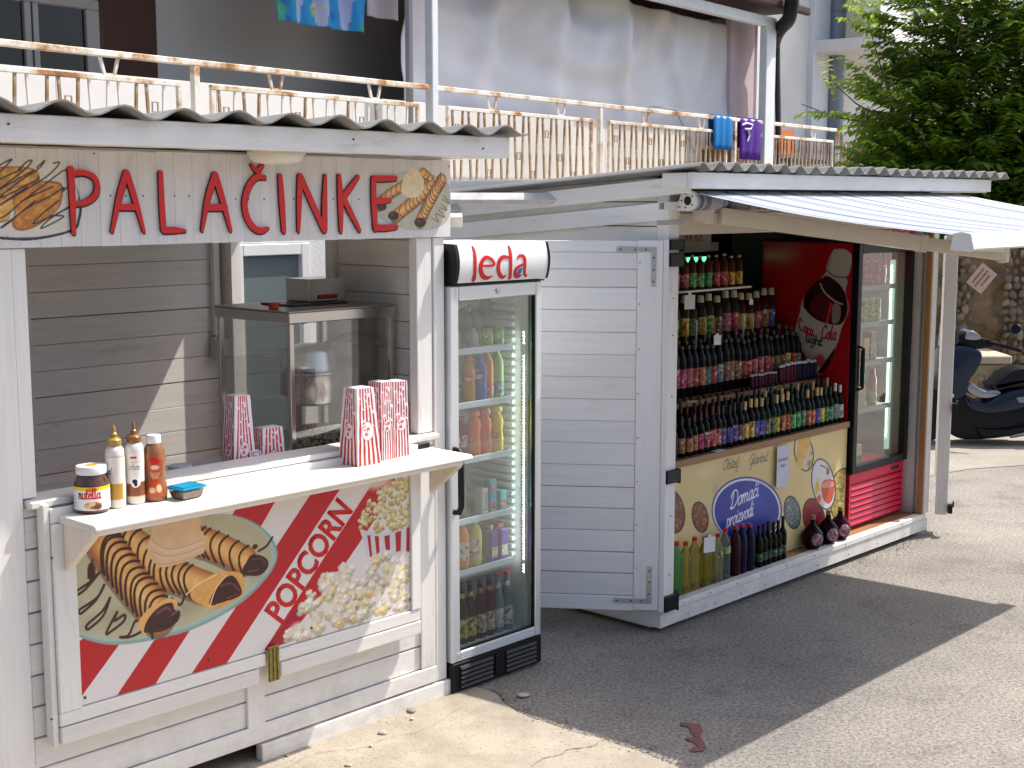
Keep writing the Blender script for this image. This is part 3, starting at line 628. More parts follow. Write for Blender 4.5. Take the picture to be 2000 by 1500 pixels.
for x in (-6.4, -3.055, 3.27, 6.84, 10.55, 11.8): G().box(x - .032, x + .032, -.028, .028, 2.28, 3.261).obj('post', M_RUST, rg, bevel=.004)
bal = G().bar((0, 0, 0), (.042, 0, .765), .021, .021).mesh('baluster', M_RUSTB); bal2 = G().bar((.042, 0, 0), (0, 0, .765), .021, .021).mesh('baluster', M_RUSTB)
bal3 = G().bar((0, 0, 0), (.042, 0, .765), .019, .019).mesh('baluster', M_RUST); bal4 = G().bar((.042, 0, 0), (0, 0, .765), .019, .019).mesh('baluster', M_RUST)
sq = G().box(-.032, -.024, -.006, .006, 0, .085).box(.024, .032, -.006, .006, 0, .085).box(-.024, .024, -.006, .006, 0, .008).box(-.024, .024, -.006, .006, .077, .085).mesh('square_ornament', M_RUSTB)
for (xa, xb) in ((-6.15, -3.22), (-2.89, -.15), (.31, 3.09), (3.47, 6.60), (7.12, 10.35), (10.75, 11.65)):
    G().box(xa, xb, -.02, .02, 3.080, 3.120).obj('middle_rail', M_RUST, rg, bevel=.004); G().box(xa, xb, -.02, .02, 2.300, 2.335).obj('bottom_rail', M_RUST, rg, bevel=.004)
    for x in (xa, xb - .03): G().box(x, x + .03, -.018, .018, 2.336, 3.079).obj('end_bar', M_RUST, rg)
    n_ = int((xb - xa) / .145); 
    for i in range(n_):
        x = xa + .09 + i * (xb - xa - .16) / n_
        inst('baluster', ((bal if i % 2 else bal2) if xa > 0 or rnd.random() < .3 else (bal3 if i % 2 else bal4)), rg, (x, 0, 2.325))
        if i % 2 == 0 and i + 1 < n_:
            k = (i // 2) % 3; inst('square_ornament', sq, rg, (x + .085, 0, (2.86, 2.60, 2.40)[k] if True else 0))
    for f in (.28, .76) if xb - xa > 2 else ():
        x = xa + (xb - xa) * f
        G().bar((x - .085, 0, 3.258), (x - .045, 0, 3.120), .022).bar((x + .085, 0, 3.258), (x + .045, 0, 3.120), .022).box(x - .05, x + .05, -.009, .009, 3.122, 3.138).obj('spacer_bracket', M_RUST, rg)
# bars lying before the terrace, small clutter
# ---------------- tarpaulin, laundry
def cloth(name, x0, x1, z0, z1, fy, colf, res, lab, cat, thick=.0, group=None, m=None, rough=.8):
    c = Canvas(x0, x1, z0, z1, res, (128, 128, 128), 1); colf(c)
    o = c.panel(name, None, lambda X, Z: (X, fy(X, Z), Z), m or vcol('cloth_print', rough)); o.location = HS.o; o.rotation_euler = (0, 0, HS.a)
    md = o.modifiers.new('thickness', 'SOLIDIFY'); md.thickness = .004
    return tag(o, lab, cat, group)
def tarp_y(X, Z):
    t = (X - .15) / 6.9; u = (4.70 - Z) / 1.75; y = .50 + .05 * np.sin(X * 1.3)
    for xc, s in ((.25, 1.0), (.42, .8), (.62, 1.1), (.82, .7)):       # folds fanning down from the fixings
        d = (t - xc) - (u - .1) * (.35 * (xc - .5)); y = y - .17 * s * np.exp(-(d / .030) ** 2) * np.exp(-u * 1.1)
    r = np.hypot((t - .55) * 2.1, u - .0); y = y + .06 * np.sin(r * 11) * np.exp(-((t - .5) / .42) ** 2) * np.clip(1.1 - u, 0, 1)
    r2 = np.hypot((t - .15) * 2.6, u + .15); y = y + .045 * np.sin(r2 * 9) * np.clip(.9 - u, 0, 1)
    y = y + .012 * np.sin(X * 3.1 + Z * 2) + .022 * np.sin(r * 26 + X) * np.clip(.9 - abs(u - .35), 0, 1) + .012 * np.sin(r2 * 37) * np.clip(1 - u, 0, 1)
    return y
def tarp_c(c): 
    bb = (0, c.W, 0, c.H); t = c.noise(bb, 1.5); c.im[:] = np.array((232, 232, 236)) * (.93 + .10 * t[..., None]); c.al[:] = 1
    t2 = c.noise(bb, .8); zz = ((c.Z - 2.45) / 2.25)[:, None]; m_ = np.clip((zz - .45) * 1.6, 0, 1) * np.clip((t2 - .35) * 3, 0, 1) * .30
    c.im[:] = c.im * (1 - m_[..., None]) + np.array((150, 128, 112)) * m_[..., None]
tp = cloth('tarpaulin', .25, HS.at(1434, 130, .5)[0], 2.45, 4.70, tarp_y, tarp_c, .03, 'large bluish white tarpaulin hung as a windbreak in the porch', 'tarpaulin')
def shorts_c(c):
    c.im[:] = (28, 136, 196); c.al[:] = 1; r_ = random.Random(4); w_ = c.x1 - c.x0
    for _ in range(26): x, z = r_.uniform(c.x0, c.x1), r_.uniform(c.z0, c.z1); c.disc(x, z, .10, .07, r_.choice([(96, 196, 214), (20, 110, 180), (60, 160, 110), (190, 200, 70), (30, 80, 160)]), .8, .5, r_.uniform(0, 3))
    for f in (.25, .48, .78): c.poly([(c.x0 + w_ * (f - .07), c.z1), (c.x0 + w_ * (f + .07), c.z1), (c.x0 + w_ * (f + .05), c.z0 + .1), (c.x0 + w_ * f, c.z0), (c.x0 + w_ * (f - .05), c.z0 + .1)], (176, 176, 214), .9, sm=4)
    for _ in range(30): c.disc(r_.uniform(c.x0, c.x1), r_.uniform(c.z0, c.z1), .02, .012, r_.choice([(206, 206, 80), (236, 236, 240), (150, 80, 120)]), .8, .4, r_.uniform(0, 3))
cloth('swim_shorts', -1.72, -.52, 3.80, 4.55, lambda X, Z: .38 + .04 * np.sin(X * 13) + .02 * np.sin(X * 29 + Z * 6), shorts_c, .018, 'blue tropical patterned beach cloth hanging from the porch line', 'beach cloth')
cloth('shirt', -.50, .0, 3.97, 4.6, lambda X, Z: .38 + .03 * np.sin(X * 17), lambda c: (c.im.__setitem__(slice(None), (176, 166, 170)), c.al.__setitem__(slice(None), 1)), .03, 'pale pinkish garment hanging right of the blue beach cloth', 'garment')
ln = G().tube([(-6, .38, 4.56), (-1, .38, 4.50), (3, .38, 4.58)], .004, 5).obj('washing_line', M_PLW); ln.location = HS.o; ln.rotation_euler = (0, 0, HS.a); tag(ln, 'thin washing line across the porch carrying the laundry', 'washing line')
def towel(x0, x1, z0, col, lab, nm='towel', y=-.045):
    g = G(); n = 14
    for j, (yy, zz) in enumerate(((.05, 2.9), (.045, 3.1), (.042, 3.25), (.02, 3.330), (-.02, 3.330), (y, 3.25), (y - .004, 3.0), (y, (z0 + 3) / 2), (y + .003, z0))):
        for i in range(n + 1): t = i / n; g.v.append((x0 + (x1 - x0) * t, yy + .010 * math.sin(t * 19 + j * .4) * (0 if 2 < j < 5 else 1), zz))
    for j in range(8):
        for i in range(n): a = j * (n + 1) + i; g.f.append((a, a + 1, a + n + 2, a + n + 1)); g.m.append(0)
    o = g.obj(nm, mat('towel_cloth', srgb(col), .95, bump=.5, bscale=60, var=.1, vscale=9), smooth=60); o.location = HS.o; o.rotation_euler = (0, 0, HS.a); o.modifiers.new('thickness', 'SOLIDIFY').thickness = .008; return tag(o, lab, 'towel')
ax = lambda px, py: HS.at(px, py, 0)
towel(ax(1389, 240)[0], ax(1426, 240)[0], ax(1400, 292)[1], (0, 110, 180), 'bright blue towel folded over the terrace railing')
towel(ax(1441, 240)[0], ax(1482, 240)[0], ax(1460, 312)[1], (76, 30, 140), 'purple towel with white drawing hanging on the railing')
towel(ax(1686, 250)[0], ax(1712, 250)[0], ax(1700, 300)[1], (214, 210, 214), 'white cloth draped over the right end of the railing', 'cloth')
g = G(); X0, Z0_ = ax(1450, 240); 
for pl_ in ([(1450, 244), (1458, 240), (1470, 244), (1466, 252), (1455, 252)], [(1461, 252), (1464, 264), (1460, 276)]): g.tube([(HS.at(a, b, -.062)[0], -.062, HS.at(a, b, -.062)[1]) for a, b in pl_], .014, 5)
o = g.obj('towel_print', M_PLW); o.location = HS.o; o.rotation_euler = (0, 0, HS.a); o.parent = bpy.data.objects['towel.001']; o.matrix_parent_inverse = Matrix(); o.location = (0, 0, 0); o.rotation_euler = (0, 0, 0)
X0, Z0_ = HS.at(1507, 272, .5)
ob_ = G().box(-.75, .75, -.2, .2, -.32, .22).obj('storage_box', mat('orange_box', srgb((206, 120, 80)), .7, var=.1)); place(ob_, HS, (X0, .6, Z0_)); ob_.scale = (.8, 1, .75); tag(ob_, 'orange box standing on the terrace behind the railing', 'box')
X0, Z0_ = HS.at(1408, 310, .4)
ob_ = G().box(-.40, .40, -.2, .2, -.35, .25).obj('cardboard_box', mat('brown_card', srgb((150, 106, 66)), .8, var=.1)); place(ob_, HS, (X0, .5, 2.63)); tag(ob_, 'brown cardboard box on the terrace below the blue towel', 'box')
rk = empty('drying_rack', HS, (HS.at(1360, 235, .3)[0], .35, 2.28), 'white folding clothes rack behind the railing left of the blue towel', 'drying rack')
G().tube([(-.9, 0, 1.12), (1.1, 0, 1.06)], .012, 6).tube([(-.9, .45, 1.14), (1.1, .45, 1.08)], .012, 6).tube([(-.9, 0, 1.12), (-.9, .45, 1.14)], .012, 6).tube([(1.1, 0, 1.06), (1.1, .45, 1.08)], .012, 6).obj('rack_frame', M_PLW, rk)
G().tube([(-.5, 0, 1.10), (.6, 0, 0)], .012, 6).tube([(.6, .2, 1.08), (-.5, .2, 0)], .012, 6).obj('rack_legs', M_ZINC, rk)
tbl = empty('garden_table', HS, (HS.at(1560, 300, .6)[0], .7, 2.28), 'small dark-topped table behind the railing near its right end', 'table')
G().box(-1.0, 1.3, -.4, .4, .50, .54).obj('table_top', mat('dark_table', (.09, .08, .075), .6), tbl); 
for x in (-.9, 1.2): G().box(x - .025, x + .025, -.35, -.30, 0, .499).obj('leg', M_DKMET, tbl); G().box(x - .025, x + .025, .30, .35, 0, .499).obj('leg', M_DKMET, tbl)

# ================================================================ STONE WALL, LEDGE AND NOTICE AT THE RIGHT
SW = Fr(0, 13.8, 0)
sw = empty('stone_wall', SW, (0, 0, 0), 'rough brown rock wall with pebble borders behind the motor scooter', 'stone wall')
M_ROCK = mat('brown_rock', (.36, .25, .14), .95, bump=1.0, bscale=9, var=.35, vscale=5)
xa, xb = (SW.at(1780, 600, 0)[0], SW.at(2300, 600, 0)[0])
bm = bmesh.new(); bmesh.ops.create_grid(bm, x_segments=110, y_segments=70, size=1)
me = bpy.data.meshes.new('rock_face')
for v in bm.verts:
    x = xa + (xb - xa) * (v.co.x + 1) / 2; z = (v.co.y + 1) / 2 * 1.75
    q = mnoise.fractal(Vector((x * 2.6, z * 3.4, 1.7)), 1.0, 2.0, 5) * .16 + .05 * abs(math.sin(x * 9 + 4 * mnoise.noise(Vector((x * 2, z * 2, 0))))); v.co = (x, .10 + q, z)
bm.to_mesh(me); bm.free(); me.materials.append(M_ROCK); me.shade_smooth(); inst('rock_face', me, sw)
G().box(xa, xb, .25, .8, 0, 1.72).obj('wall_core', M_ROCK, sw)
cols_ = [(.20, .165, .12), (.27, .21, .14), (.14, .12, .10), (.34, .27, .18), (.24, .16, .09)]
pm2 = [stone_mesh(20 + k, rnd.uniform(.7, .95), mat('pebble_stone', cols_[k % 5], .8, var=.12, vscale=3), 'stone', 2) for k in range(6)]
cnt = 0
for (pa, pb) in ((1846, 1902), (1962, 2040)):
    for z in np.arange(.06, 1.72, .082):
        px = pa + rnd.uniform(0, 8)
        while px < pb - (6 * math.sin(z * 9)) and cnt < 285:
            x = SW.at(px, 600, 0)[0]; s = rnd.choice((.026, .034, .042, .050)) * rnd.uniform(.85, 1.15)
            o = inst('stone', rnd.choice(pm2), sw, (x, .03 + rnd.uniform(-.03, .03), z + rnd.uniform(-.015, .015))); o.rotation_euler = (rnd.uniform(0, 3), rnd.uniform(0, 3), rnd.uniform(0, 3)); o.scale = (s, s, s * 1.1); cnt += 1; px += rnd.uniform(12, 19)
lg = empty('stone_ledge', SW, (0, 0, 0), 'low sunlit stone ledge with a smooth top behind the scooter', 'ledge')
x0, z0 = SW.at(1906, 700, -.7); x1, _ = SW.at(1972, 700, -.7)
G().box(x0, x1, -.72, .1, 0, z0 - .05).obj('ledge_body', mat('sandstone', (.42, .31, .18), .95, bump=1, bscale=14, var=.25, vscale=7), lg, bevel=.02)
G().box(x0 - .02, x1 + .01, -.745, .1, z0 - .048, z0 + .03).obj('ledge_top', mat('ledge_cap', (.55, .45, .32), .9, bump=.4, bscale=20, var=.1), lg, bevel=.012)
for i in range(26):
    o = inst('stone', pm2[(i * 2) % 6 if i % 2 else 3], lg, (x0 + (x1 - x0) * rnd.random(), -.735, z0 - .08 - rnd.random() * .38)); o.rotation_euler = (rnd.random() * 3, rnd.random() * 3, 0); o.scale = (.045, .03, .035)
sx_, sz_ = SW.at(1913, 543, -.06)
nb = G().box(-.125, .125, -.012, 0, -.095, .095).obj('notice_board', mat('cream_notice', (.55, .42, .32), .7), None); nb.location = (sx_, 13.8 - .12, sz_); nb.rotation_euler = (0, R(-52), 0); tag(nb, 'small cream notice with red lettering hung aslant on the rock wall', 'notice')
for k, (a, b) in enumerate(((-.09, .085), (-.10, .10), (-.06, .07))):
    x = a
    while x < b: w_ = rnd.uniform(.008, .020); G().box(x, x + w_, -.0145, -.0125, .040 - k * .045, .058 - k * .045).obj('lettering', mat('faded_red_ink', srgb((150, 60, 50)), .7), nb); x += w_ + .007

# ================================================================ TREE
tr = empty('broadleaf_tree', None, (5.55, 15.9, 0), 'big leafy green tree with drooping bright shoots behind the wine kiosk', 'tree')
M_BARK = mat('bark', (.10, .075, .05), .95, bump=.8, bscale=30, var=.2)
def leaf_mat():
    m = bpy.data.materials.new('leaf'); m.use_nodes = True; n = m.node_tree; L = n.links.new; b = n.nodes['Principled BSDF']; b.inputs['Roughness'].default_value = .42; b.inputs['Specular IOR Level'].default_value = .45
    a = n.nodes.new('ShaderNodeAttribute'); a.attribute_name = 'col'; L(a.outputs['Color'], b.inputs['Base Color'])
    t = n.nodes.new('ShaderNodeBsdfTranslucent'); hs_ = n.nodes.new('ShaderNodeHueSaturation'); hs_.inputs['Value'].default_value = 1.5; hs_.inputs['Hue'].default_value = .48; L(a.outputs['Color'], hs_.inputs['Color']); L(hs_.outputs[0], t.inputs[0])
    mx = n.nodes.new('ShaderNodeMixShader'); mx.inputs[0].default_value = .38; L(b.outputs[0], mx.inputs[1]); L(t.outputs[0], mx.inputs[2]); L(mx.outputs[0], n.nodes['Material Output'].inputs[0]); return m
M_LEAF = leaf_mat()
g = G(); g.tube([(0, 0, 0), (.05, 0, .8), (-.03, .05, 1.6), (.05, 0, 2.4)], [.20, .17, .14, .10], 12)
limbs = []
for k in range(11):
    a = k * 2.4; b_ = R(rnd.uniform(30, 75)); l_ = rnd.uniform(1.2, 2.1); s0 = Vector((.0, 0, rnd.uniform(1.3, 2.4))); d = Vector((math.cos(a) * math.cos(b_), math.sin(a) * math.cos(b_), math.sin(b_)))
    mid = s0 + d * l_ * .5 + Vector((rnd.uniform(-.15, .15), rnd.uniform(-.15, .15), .1)); e_ = s0 + d * l_; g.tube([s0, mid, e_], [.07, .045, .018], 7); limbs += [mid, e_]
g.obj('trunk', M_BARK, tr, smooth=50)
rr = random.Random(12); LV, LF, LC = [], [], []
def leaf(p, d, L_, w_, c, roll):
    d = d.normalized(); s = d.cross(Vector((0, 0, 1))); s = s.normalized() if s.length > .05 else Vector((1, 0, 0)); u = s.cross(d); s = s * math.cos(roll) + u * math.sin(roll); u = s.cross(d)
    k = len(LV); mid = p + d * L_ * .5 - u * L_ * .05; LV.extend([p, mid + s * w_ / 2 + u * w_ * .12, p + d * L_ - u * L_ * .14, mid - s * w_ / 2 + u * w_ * .12, mid])
    LF.extend([(k, k + 1, k + 4), (k + 1, k + 2, k + 4), (k, k + 4, k + 3), (k + 4, k + 2, k + 3)]); LC.extend([c] * 5)
def shoot(p, d, n, bright, L0=.105):
    d = d.normalized(); q = Vector(p); st_ = L0 * .42
    for i in range(n):
        q = q + d * st_; d = (d + Vector((rr.uniform(-.10, .10), rr.uniform(-.10, .10), -.035))).normalized(); s = d.cross(Vector((0, 0, 1))); s = s.normalized() if s.length > .05 else Vector((1, 0, 0))
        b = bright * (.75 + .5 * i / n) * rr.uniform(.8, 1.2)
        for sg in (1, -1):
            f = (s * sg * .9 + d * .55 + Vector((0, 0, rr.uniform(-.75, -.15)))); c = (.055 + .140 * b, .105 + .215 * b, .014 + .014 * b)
            leaf(q, f, L0 * rr.uniform(.75, 1.15), L0 * .46, c, rr.uniform(-.4, .4))
def crown(c, rx, ry, rz, n, out=.35, L0=.105, nl=6):
    for _ in range(n):
        while True:
            v = Vector((rr.uniform(-1, 1), rr.uniform(-1, 1), rr.uniform(-1, 1)))
            if v.length < 1: break
        r = v.length ** .5 if v.length > 0 else 0; v = v.normalized() * r * (1 + .15 * math.sin(v.x * 7 + v.z * 5))
        p = Vector((c[0] + v.x * rx, c[1] + v.y * ry, c[2] + v.z * rz)); d = v + Vector((0, 0, out)) + Vector((rr.uniform(-.5, .5), rr.uniform(-.5, .5), rr.uniform(-.3, .5)))
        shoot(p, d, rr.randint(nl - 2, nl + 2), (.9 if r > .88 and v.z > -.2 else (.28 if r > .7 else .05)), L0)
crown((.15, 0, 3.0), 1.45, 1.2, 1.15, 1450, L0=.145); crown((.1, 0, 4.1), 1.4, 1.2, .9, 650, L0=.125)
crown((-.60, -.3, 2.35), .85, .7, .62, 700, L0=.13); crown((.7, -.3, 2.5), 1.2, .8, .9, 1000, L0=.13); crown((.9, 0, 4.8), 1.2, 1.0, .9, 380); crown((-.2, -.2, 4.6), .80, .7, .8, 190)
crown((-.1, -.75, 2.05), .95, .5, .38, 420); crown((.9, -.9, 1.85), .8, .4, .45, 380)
def lead_(pts, n, br=1.25):
    for a, b, y, dx, dz in pts:
        r_ = ray(a, b); p = CAM0 + r_ * ((y - CAM0.y) / r_.y) - Vector((5.55, 15.9, 0)); shoot(p, Vector((dx, rr.uniform(-.1, .1), dz)), n, br, .115)
lead_([(1740, 190, 15.1, -.25, 1), (1715, 140, 15.1, -.2, 1), (1760, 110, 15.2, -.1, 1), (1800, 90, 15.2, 0, 1), (1710, 80, 15.1, -.15, 1), (1845, 60, 15.2, .1, 1), (1780, 60, 15.2, -.2, 1), (1930, 50, 15.2, .1, 1)], 8)
lead_([(1660, 225, 15, -1, .15), (1620, 215, 15, -1, 0), (1690, 240, 15, -.8, .4), (1640, 200, 15, -.4, .9), (1630, 180, 15, -.3, .9), (1680, 200, 15, -.2, .8), (1700, 205, 15, 0, .9), (1725, 170, 15, -.3, .8)], 7)
lead_([(1870, 300, 14.8, .2, .7), (1850, 310, 14.8, -.2, .6), (1800, 300, 14.9, -.4, .5), (1960, 290, 14.7, .1, .8), (1980, 260, 14.7, .1, .8), (1940, 330, 14.7, 0, .3), (1975, 320, 14.7, .4, .5), (1760, 310, 14.9, -.5, .4), (1900, 330, 14.8, .3, .4)], 9, 1.1)
# bare twigs towards the leading shoots
for a, b, c_, d_ in ((1700, 240, 1565, 203), (1720, 230, 1625, 160), (1870, 90, 1880, 20), (1745, 200, 1693, 35)):
    p0, p1 = [CAM0 + ray(x, y) * ((15.05 - CAM0.y) / ray(x, y).y) - Vector((5.55, 15.9, 0)) for x, y in ((a, b), (c_, d_))]; G().tube([p0, (p0 + p1) / 2 + Vector((0, 0, -.04)), p1], [.012, .008, .004], 5).obj('twig', M_BARK, tr)
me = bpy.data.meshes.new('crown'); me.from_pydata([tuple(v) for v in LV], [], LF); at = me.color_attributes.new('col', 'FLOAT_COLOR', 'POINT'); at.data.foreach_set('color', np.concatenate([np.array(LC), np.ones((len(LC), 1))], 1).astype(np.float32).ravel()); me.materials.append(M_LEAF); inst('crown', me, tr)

# ================================================================ MOTOR SCOOTER
YS = 12.05
def s4(x, y):
    r_ = ray(1760 + x / 4.1667, 560 + y / 4.1667); p = CAM0 + r_ * ((YS - CAM0.y) / r_.y); return (p.x, p.z)
sc_ = empty('motor_scooter', None, (0, YS, 0), 'dark blue and black motor scooter parked behind the wine kiosk', 'scooter')
M_NAVY = mat('navy_paint', (.012, .020, .040), .22, spec=.35, var=.05); M_BLKP = mat('matt_black_panel', (.007, .007, .009), .40, spec=.22, var=.1); M_SEAT = mat('black_seat', (.008, .008, .012), .45, spec=.25); M_SIL = mat('silver_panel', (.30, .31, .34), .3, .5); M_TYRE = mat('tyre', (.018, .018, .018), .85)
def pan(name, pts, w, m, bev=.02, sm=0, y=0.0, parent=None):
    P = [s4(*p) for p in pts]; 
    if sm: P = smooth_pts(P, sm, True)
    return G().prism(P, y - w, y + w, 'y').obj(name, m, parent or sc_, bevel=bev, smooth=55, seg=2)
pan('front_shield', [(330, 500), (385, 480), (480, 470), (600, 512), (608, 590), (560, 680), (512, 750), (482, 860), (380, 900), (300, 880), (290, 640)], .17, M_NAVY, .035, 4)
pan('windscreen', [(350, 300), (420, 350), (440, 440), (400, 480), (330, 490)], .13, mat('smoked_screen', (.02, .022, .03), .12), .015)
hb = pan('handlebar_cover', [(425, 400), (480, 372), (560, 360), (640, 415), (712, 425), (725, 475), (600, 500), (470, 482)], .09, M_BLKP, .02, 4)
pan('headlight', [(484, 410), (540, 346), (622, 405), (570, 424)], .12, M_SIL, .01, 3)
a = s4(690, 445); b = s4(775, 465); c = s4(872, 490)
for q_ in (-1, 1): G().tube([(a[0], .10 * q_, a[1]), (b[0], .22 * q_, b[1]), (c[0], .32 * q_, c[1])], [.014, .018, .017], 10).obj('handlebar_grip', M_BLKP, hb, smooth=50)
a, b, c = s4(728, 425), s4(742, 368), s4(835, 338)
G().tube([(a[0], -.20, a[1]), (b[0], -.21, b[1]), (c[0], -.22, c[1])], .006, 6).obj('mirror_stalk', M_BLKP, hb)
mx_ = s4(860, 325); o = G().lathe([(.004, -.012), (.040, -.008), (.045, 0), (.040, .012), (.004, .016)], 20, (0, 0, 0), 'x').obj('mirror', M_BLKP, hb, loc=(mx_[0], -.22, mx_[1]), smooth=50); o.rotation_euler = (0, .3, .9)
pan('floor_step', [(495, 800), (540, 770), (600, 815), (650, 832), (720, 822), (770, 850), (700, 885), (600, 885), (520, 850)], .14, M_SIL, .015, 4)
pan('side_panel', [(470, 862), (560, 900), (640, 925), (760, 860), (900, 815), (1100, 790), (1500, 800), (1640, 880), (1500, 960), (1000, 960), (860, 985), (640, 1010), (500, 960)], .17, M_NAVY, .03, 3)
pan('lower_body', [(335, 880), (470, 880), (560, 960), (640, 1000), (1000, 950), (1500, 950), (1400, 1090), (1010, 1150), (820, 1200), (600, 1222), (440, 1215), (350, 1150), (320, 1000)], .155, M_BLKP, .03, 3)
pan('footboard', [(560, 1120), (640, 1140), (820, 1130), (1010, 1090), (1010, 1120), (820, 1190), (600, 1200)], .20, M_BLKP, .012)
pan('seat', [(700, 815), (750, 750), (820, 690), (880, 658), (960, 645), (1200, 660), (1260, 560), (1500, 540), (1640, 600), (1600, 760), (1100, 790), (900, 806)], .15, M_SEAT, .04, 4)
pan('seat_trim', [(880, 880), (960, 870), (1010, 890), (960, 925), (900, 920)], .172, mat('grey_emblem', (.20, .22, .26), .4), .004)
for px_, nm in ((1800, 'front'), (2225, 'rear')):
    r_ = ray(px_, 820); X_ = (CAM0 + r_ * (YS / r_.y)).x
    wh = G().lathe([(.12, -.04), (.20, -.055), (.245, -.045), (.255, 0), (.245, .045), (.20, .055), (.12, .04)], 32, (X_, 0, .256), 'y').obj('wheel', M_TYRE, sc_, smooth=50)
    G().lathe([(.03, -.045), (.119, -.038), (.119, .038), (.03, .045)], 24, (X_, 0, .256), 'y').obj('rim', M_BLKP, wh, smooth=40)
    for k in range(5): a = k * 1.2566; G().bar((X_ + .03 * math.cos(a), 0, .256 + .03 * math.sin(a)), (X_ + .2 * math.cos(a), 0, .256 + .2 * math.sin(a)), .03, .02, (0, 1, 0)).obj('spoke', M_DULL, wh)
for q, z_ in (((358, 862), 0), ((362, 965), 0)):
    p_ = s4(*q); G().lathe([(.020, -.19), (.020, -.172)], 16, (p_[0], 0, p_[1]), 'y').obj('indicator', mat('lamp_chrome', (.5, .5, .5), .2, .8), sc_, smooth=40)
a, b, c = s4(985, 1190), s4(990, 1310), s4(950, 1335); G().tube([(a[0], -.12, a[1]), (b[0], -.16, b[1]), (c[0], -.18, .012)], .012, 8).obj('kickstand', M_BLKP, sc_)
a, b = s4(830, 1190), s4(1000, 1160); G().tube([(a[0], -.18, a[1]), (b[0], -.18, b[1])], .018, 8).obj('exhaust_pipe', M_DULL, sc_)
# ================================================================ PANCAKE KIOSK
k1 = empty('pancake_kiosk', K1, (0, 0, 0), 'white timber pancake kiosk with red lettered sign and open serving hatch', 'kiosk')
def screws(parent, pts, fy, r=0.004):
    for x, z in pts: G().lathe([(r, -0.002), (r, 0.002)], 8, (x, fy, z), 'y').obj('screw', M_SCREW, parent)
XL = -2.02
# lower front cladding: horizontal boards with open joints
zj = [0.075, 0.148, 0.254, 0.362, 0.470, 0.578, 0.686, 0.794, 0.902, 1.010, 1.118]
for i in range(len(zj) - 1):
    board('front_plank', k1, XL + 0.11, -0.062, 0.0 + rnd.uniform(-.001, .001), 0.022, zj[i] + 0.003, zj[i + 1] - 0.003, M_WX, 0.003)
board('front_plank', k1, XL + 0.11, -0.062, 0.0, 0.022, 1.121, 1.150, M_WX, 0.002)
board('skid_board', k1, -1.0, 0.015, -0.022, 0.020, 0.002, 0.072, M_WX, 0.003)
board('middle_batten', k1, -1.055, -0.975, -0.014, -0.001, 0.15, 0.42, M_WZ)
board('base_rail', k1, XL + 0.12, -0.065, -0.016, -0.002, 0.082, 0.152, M_WX, 0.003)
board('corner_post', k1, -0.060, 0.0, -0.010, 0.05, 0.078, 1.998, M_WZ, 0.003)
board('window_post', k1, -0.152, -0.066, -0.004, 0.045, 1.18, 1.998, M_WZ, 0.003)
board('lower_post', k1, -0.150, -0.067, -0.012, -0.0015, 0.155, 1.115, M_WZ, 0.002)
board('corner_post', k1, XL, XL + 0.105, -0.012, 0.05, 0.02, 1.998, M_WZ, 0.003)
board('window_post', k1, XL + 0.108, -1.862, -0.004, 0.045, 1.182, 1.998, M_WZ, 0.003)
board('outer_trim', k1, XL - 0.10, XL - 0.004, -0.030, 0.05, 0.02, 2.0, M_WZ, 0.003)
# sill under the hatch opening
board('window_sill', k1, -1.905, -0.066, -0.045, 0.10, 1.152, 1.176, M_WX, 0.004)
for x0, x1 in ((-1.86, -1.72), (-0.215, -0.135)):
    G().box(x0, x1, -0.058, -0.046, 1.128, 1.150).box(x0, x0 + 0.012, -0.058, -0.046, 1.09, 1.127).obj('hatch_latch', M_BLACK, k1, bevel=0.002)
# back wall, side walls, ceiling, floor
for i in range(17):
    z = 0.12 + i * 0.1165; o = rnd.uniform(0, .004); gap = 0.004 if i % 3 == 1 else 0.0015
    board('back_plank', k1, -1.99, -0.11, 1.45 - o, 1.475, z + gap, z + 0.1165 - 0.001, M_INT, 0.001)
for x in (-1.20, -1.96): board('stud', k1, x, x + 0.075, 1.40, 1.444, 0.1, 2.28, M_INT)
board('door_jamb', k1, -0.108, -0.05, 1.36, 1.475, 0.1, 2.1, M_WZ)
for i in range(17):
    z = 0.12 + i * 0.1165
    board('left_wall_plank', k1, XL + 0.004, XL + 0.026, 0.055, 1.395, z + 0.002, z + 0.1155, M_INTY, 0.001)
    board('right_wall_plank', k1, -0.055, -0.032, 0.055, 0.62, z + 0.002, z + 0.1155, M_INTY, 0.001)
    board('side_cladding', k1, -0.028, -0.006, 0.055, 0.62, z + 0.002, z + 0.1155, M_WY, 0.001)
board('door_post', k1, -0.075, 0.0, 0.625, 0.685, 0.1, 2.30, M_WZ)
board('door_lintel', k1, -0.055, -0.006, 0.69, 1.35, 2.12, 2.30, M_WY)
board('ceiling_beam', k1, -0.99, -0.53, 1.05, 1.12, 1.985, 2.06, M_INT)
for i in range(16): board('ceiling_board', k1, XL + i * 0.125, XL + i * 0.125 + 0.123, 0.05, 1.47, 2.312, 2.324, M_INTY, 0.001)
board('leak_backing', k1, XL + .03, -0.112, 1.477, 1.480, 0.1, 2.3, M_INT, 0)  # added backing sheets, keep light from leaking through the plank joints
board('leak_backing', k1, -0.0312, -0.0288, 0.055, 0.62, .1, 2.3, M_INTY, 0)
board('leak_backing', k1, XL - .002, XL + .0035, 0.055, 1.47, .1, 2.3, M_INTY, 0)
board('roof_leak_backing', k1, XL, -.03, 0.05, 1.47, 2.3245, 2.327, M_INTY, 0)  # added sheet above the ceiling boards, also against light leaks
board('floor_board', k1, XL + 0.03, -0.06, 0.05, 1.39, 0.085, 0.115, M_FLOORW)
board('inner_counter', k1, -1.985, -0.06, 0.11, 0.80, 1.005, 1.04, mat('grey_worktop', (0.55, 0.55, 0.56), 0.3))
